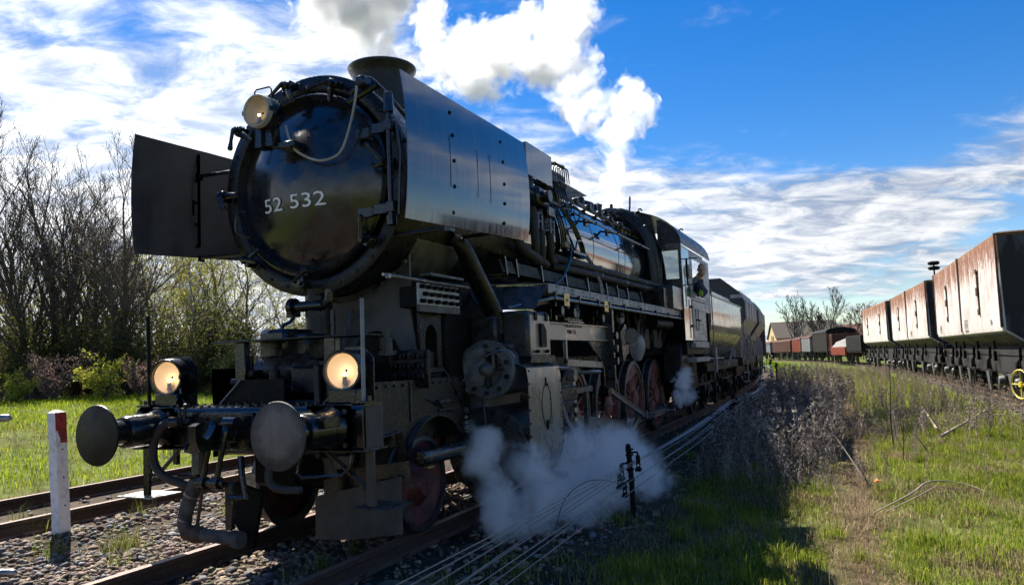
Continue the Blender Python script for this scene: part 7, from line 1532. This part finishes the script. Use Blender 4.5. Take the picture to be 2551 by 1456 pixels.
# ------------------------------------------------------------------ steam
from mathutils import noise as mnoise
def steam_mat(name, dens, blobs, org, scale, amp, lo=.46, hi=1.25, aniso=.3, det=6.0, col=(1, 1, 1), stretch=(1, 1, 1)):
    """white scattering volume: thick inside the puffs, torn by noise towards their edges"""
    mt = bpy.data.materials.new(name); mt.use_nodes = True; t = mt.node_tree; t.nodes.clear(); nd = t.nodes; lk = t.links
    def ma(op, a, b=None, c=None):
        n_ = nd.new('ShaderNodeMath'); n_.operation = op
        for i, x in enumerate((a, b, c)):
            if x is None: continue
            if isinstance(x, (int, float)): n_.inputs[i].default_value = x
            else: lk.new(x, n_.inputs[i])
        return n_.outputs[0]
    o = nd.new('ShaderNodeOutputMaterial'); v = nd.new('ShaderNodeVolumePrincipled'); v.inputs['Color'].default_value = (*col, 1); v.inputs['Anisotropy'].default_value = aniso
    tcn = nd.new('ShaderNodeTexCoord'); P0 = tcn.outputs['Object']; f = None
    wn = nd.new('ShaderNodeTexNoise'); wn.inputs['Scale'].default_value = scale*.55; wn.inputs['Detail'].default_value = 2.0; lk.new(P0, wn.inputs['Vector'])
    ws = nd.new('ShaderNodeVectorMath'); ws.operation = 'SUBTRACT'; lk.new(wn.outputs['Color'], ws.inputs[0]); ws.inputs[1].default_value = (.5, .5, .5)
    wm = nd.new('ShaderNodeVectorMath'); wm.operation = 'MULTIPLY_ADD'; lk.new(ws.outputs[0], wm.inputs[0]); wv = 1.5*float(np.median([r for _, r in blobs])); wm.inputs[1].default_value = (wv, wv, wv); lk.new(P0, wm.inputs[2]); P = wm.outputs[0]
    for c, r in blobs:
        d_ = nd.new('ShaderNodeVectorMath'); d_.operation = 'DISTANCE'; lk.new(P, d_.inputs[0]); d_.inputs[1].default_value = tuple(np.array(c)-np.array(org))
        q = ma('MULTIPLY_ADD', d_.outputs['Value'], -1.0/r, 1.0)
        f = q if f is None else ma('MAXIMUM', f, q)
    f = ma('MULTIPLY', f, 1.7)
    mp = nd.new('ShaderNodeMapping'); mp.inputs['Scale'].default_value = stretch; lk.new(P0, mp.inputs[0])
    n_ = nd.new('ShaderNodeTexNoise'); n_.inputs['Scale'].default_value = scale; n_.inputs['Detail'].default_value = det; n_.inputs['Roughness'].default_value = .66; n_.inputs['Distortion'].default_value = .6; lk.new(mp.outputs[0], n_.inputs['Vector'])
    val = ma('MULTIPLY_ADD', ma('SUBTRACT', n_.outputs[0], .5), amp, ma('MINIMUM', f, 1.0))
    mr = nd.new('ShaderNodeMapRange'); mr.interpolation_type = 'SMOOTHSTEP'; mr.inputs[1].default_value = lo; mr.inputs[2].default_value = hi; mr.inputs[3].default_value = 0; mr.inputs[4].default_value = dens
    lk.new(val, mr.inputs[0]); lk.new(mr.outputs[0], v.inputs['Density']); lk.new(v.outputs[0], o.inputs['Volume'])
    return mt
def plume(name, blobs, vox, label, dens, scale, amp, k=1.5, **kw):
    blobs = [(c, r*k) for c, r in blobs]; o0 = np.array(blobs[0][0]); b = MB()
    for c, r in blobs: b.sph(c, r*1.08, 14)
    me = b.mesh(name, o0); o = bpy.data.objects.new(name, me); COL.objects.link(o); r_ = o.modifiers.new('r', 'REMESH'); r_.mode = 'VOXEL'; r_.voxel_size = vox
    dg = bpy.context.evaluated_depsgraph_get(); me2 = bpy.data.meshes.new_from_object(o.evaluated_get(dg)); o.modifiers.clear(); o.data = me2; me2.name = name
    me2.materials.clear(); me2.materials.append(steam_mat(name, dens, blobs, o0, scale, amp, **kw)); o.location = o0
    return tag(o, label, kind='stuff')
chim = [((0, 2.18, 4.55), .27), ((0, 2.18, 4.72), .29), ((-.02, 2.18, 4.85), .30), ((-.08, 2.16, 5.08), .36), ((-.22, 2.12, 5.22), .34), ((-.08, 2.1, 5.4), .44), ((.16, 2.1, 5.42), .36), ((-.35, 2.05, 5.62), .46), ((-.02, 2.0, 5.8), .50), ((.25, 2.0, 5.75), .38), ((-.55, 1.95, 5.95), .42), ((-.3, 1.9, 6.2), .6), ((.2, 1.9, 6.25), .5), ((-.75, 1.8, 6.4), .55), ((-.2, 1.7, 6.7), .7)]
plume('steam_plume', chim, .06, 'thick white steam and smoke rising from the chimney', 7.0, 3.0, 3.8, 1.75, col=(.985, .985, .99))
sval = [((0.0, 11.4, 4.55), 0.1), ((0.02, 11.4, 4.82), 0.16), ((-0.23, 12.24, 5.32), 0.22), ((-0.46, 13.5, 6.04), 0.28), ((-0.85, 14.76, 6.85), 0.32), ((-1.12, 16.16, 7.8), 0.36), ((-1.09, 17.42, 8.68), 0.46), ((-1.36, 18.82, 9.78), 0.41), ((-0.99, 17.98, 9.07), 0.34), ((-1.6, 16.44, 8.07), 0.35), ((-2.44, 17.7, 9.12), 0.47), ((-3.32, 19.1, 10.36), 0.56), ((-4.2, 20.78, 11.94), 0.66), ((-5.05, 22.46, 13.64), 0.71), ((-5.11, 24.0, 15.16), 0.65), ((-5.27, 25.12, 16.34), 0.76), ((-5.2, 20.78, 12.14), 0.67), ((-6.66, 22.32, 13.86), 0.73), ((-7.14, 21.2, 12.91), 0.77), ((-7.37, 19.66, 11.59), 0.61), ((-8.74, 20.78, 12.85), 0.74), ((-9.66, 21.2, 13.42), 0.54), ((-10.82, 22.88, 15.3), 0.54), ((-11.56, 24.28, 16.92), 0.54), ((-8.59, 22.32, 14.27), 0.65), ((-6.49, 23.72, 15.19), 0.49)]
gst = [((1.5, 1.71, 0.44), 0.04), ((1.5, 1.72, 0.29), 0.08), ((1.5, 1.88, 0.1), 0.13), ((1.5, 2.31, -0.04), 0.17), ((1.5, 2.24, 0.26), 0.2), ((1.5, 3.05, 0.02), 0.28), ((1.5, 3.94, 0.09), 0.34), ((1.55, 3.372, -0.1), 0.21), ((1.55, 4.844, -0.1), 0.37), ((1.55, 4.564, -0.1), 0.22), ((1.5, 5.31, 0.2), 0.23), ((1.55, 5.776, -0.1), 0.24), ((1.55, 5.104, -0.1), 0.15), ((1.5, 3.42, 0.39), 0.2), ((1.5, 1.49, 0.12), 0.09), ((1.55, 5.183999999999999, -0.1), 0.07), ((1.5, 1.18, 0.68), 0.12), ((1.5, 1.35, 0.8), 0.08), ((1.5, 1.45, 0.55), 0.12), ((1.5, 1.25, 0.78), 0.12), ((1.5, 1.6, 0.3), 0.1)]
sst = [((1.55, 9.48, 0.72), 0.1), ((1.55, 9.45, 0.87), 0.12), ((1.55, 9.79, 1.0), 0.11), ((1.55, 10.07, 1.14), 0.08), ((1.55, 10.24, 0.68), 0.09), ((1.55, 8.96, 0.75), 0.07)]
plume('steam_plume', sval, .09, 'white drifting steam cloud rising from the safety valve', 4.5, 1.6, 4.0, 2.05)
plume('ground_steam', gst, .05, 'low steam blowing from the cylinder drain over the ballast', 4.2, 2.4, 3.8, 2.5, aniso=.0)
plume('small_steam', sst, .03, 'small jet of steam below the cab step', 7.0, 4.5, 3.6, 2.3, aniso=.0)
bpy.context.view_layer.update()
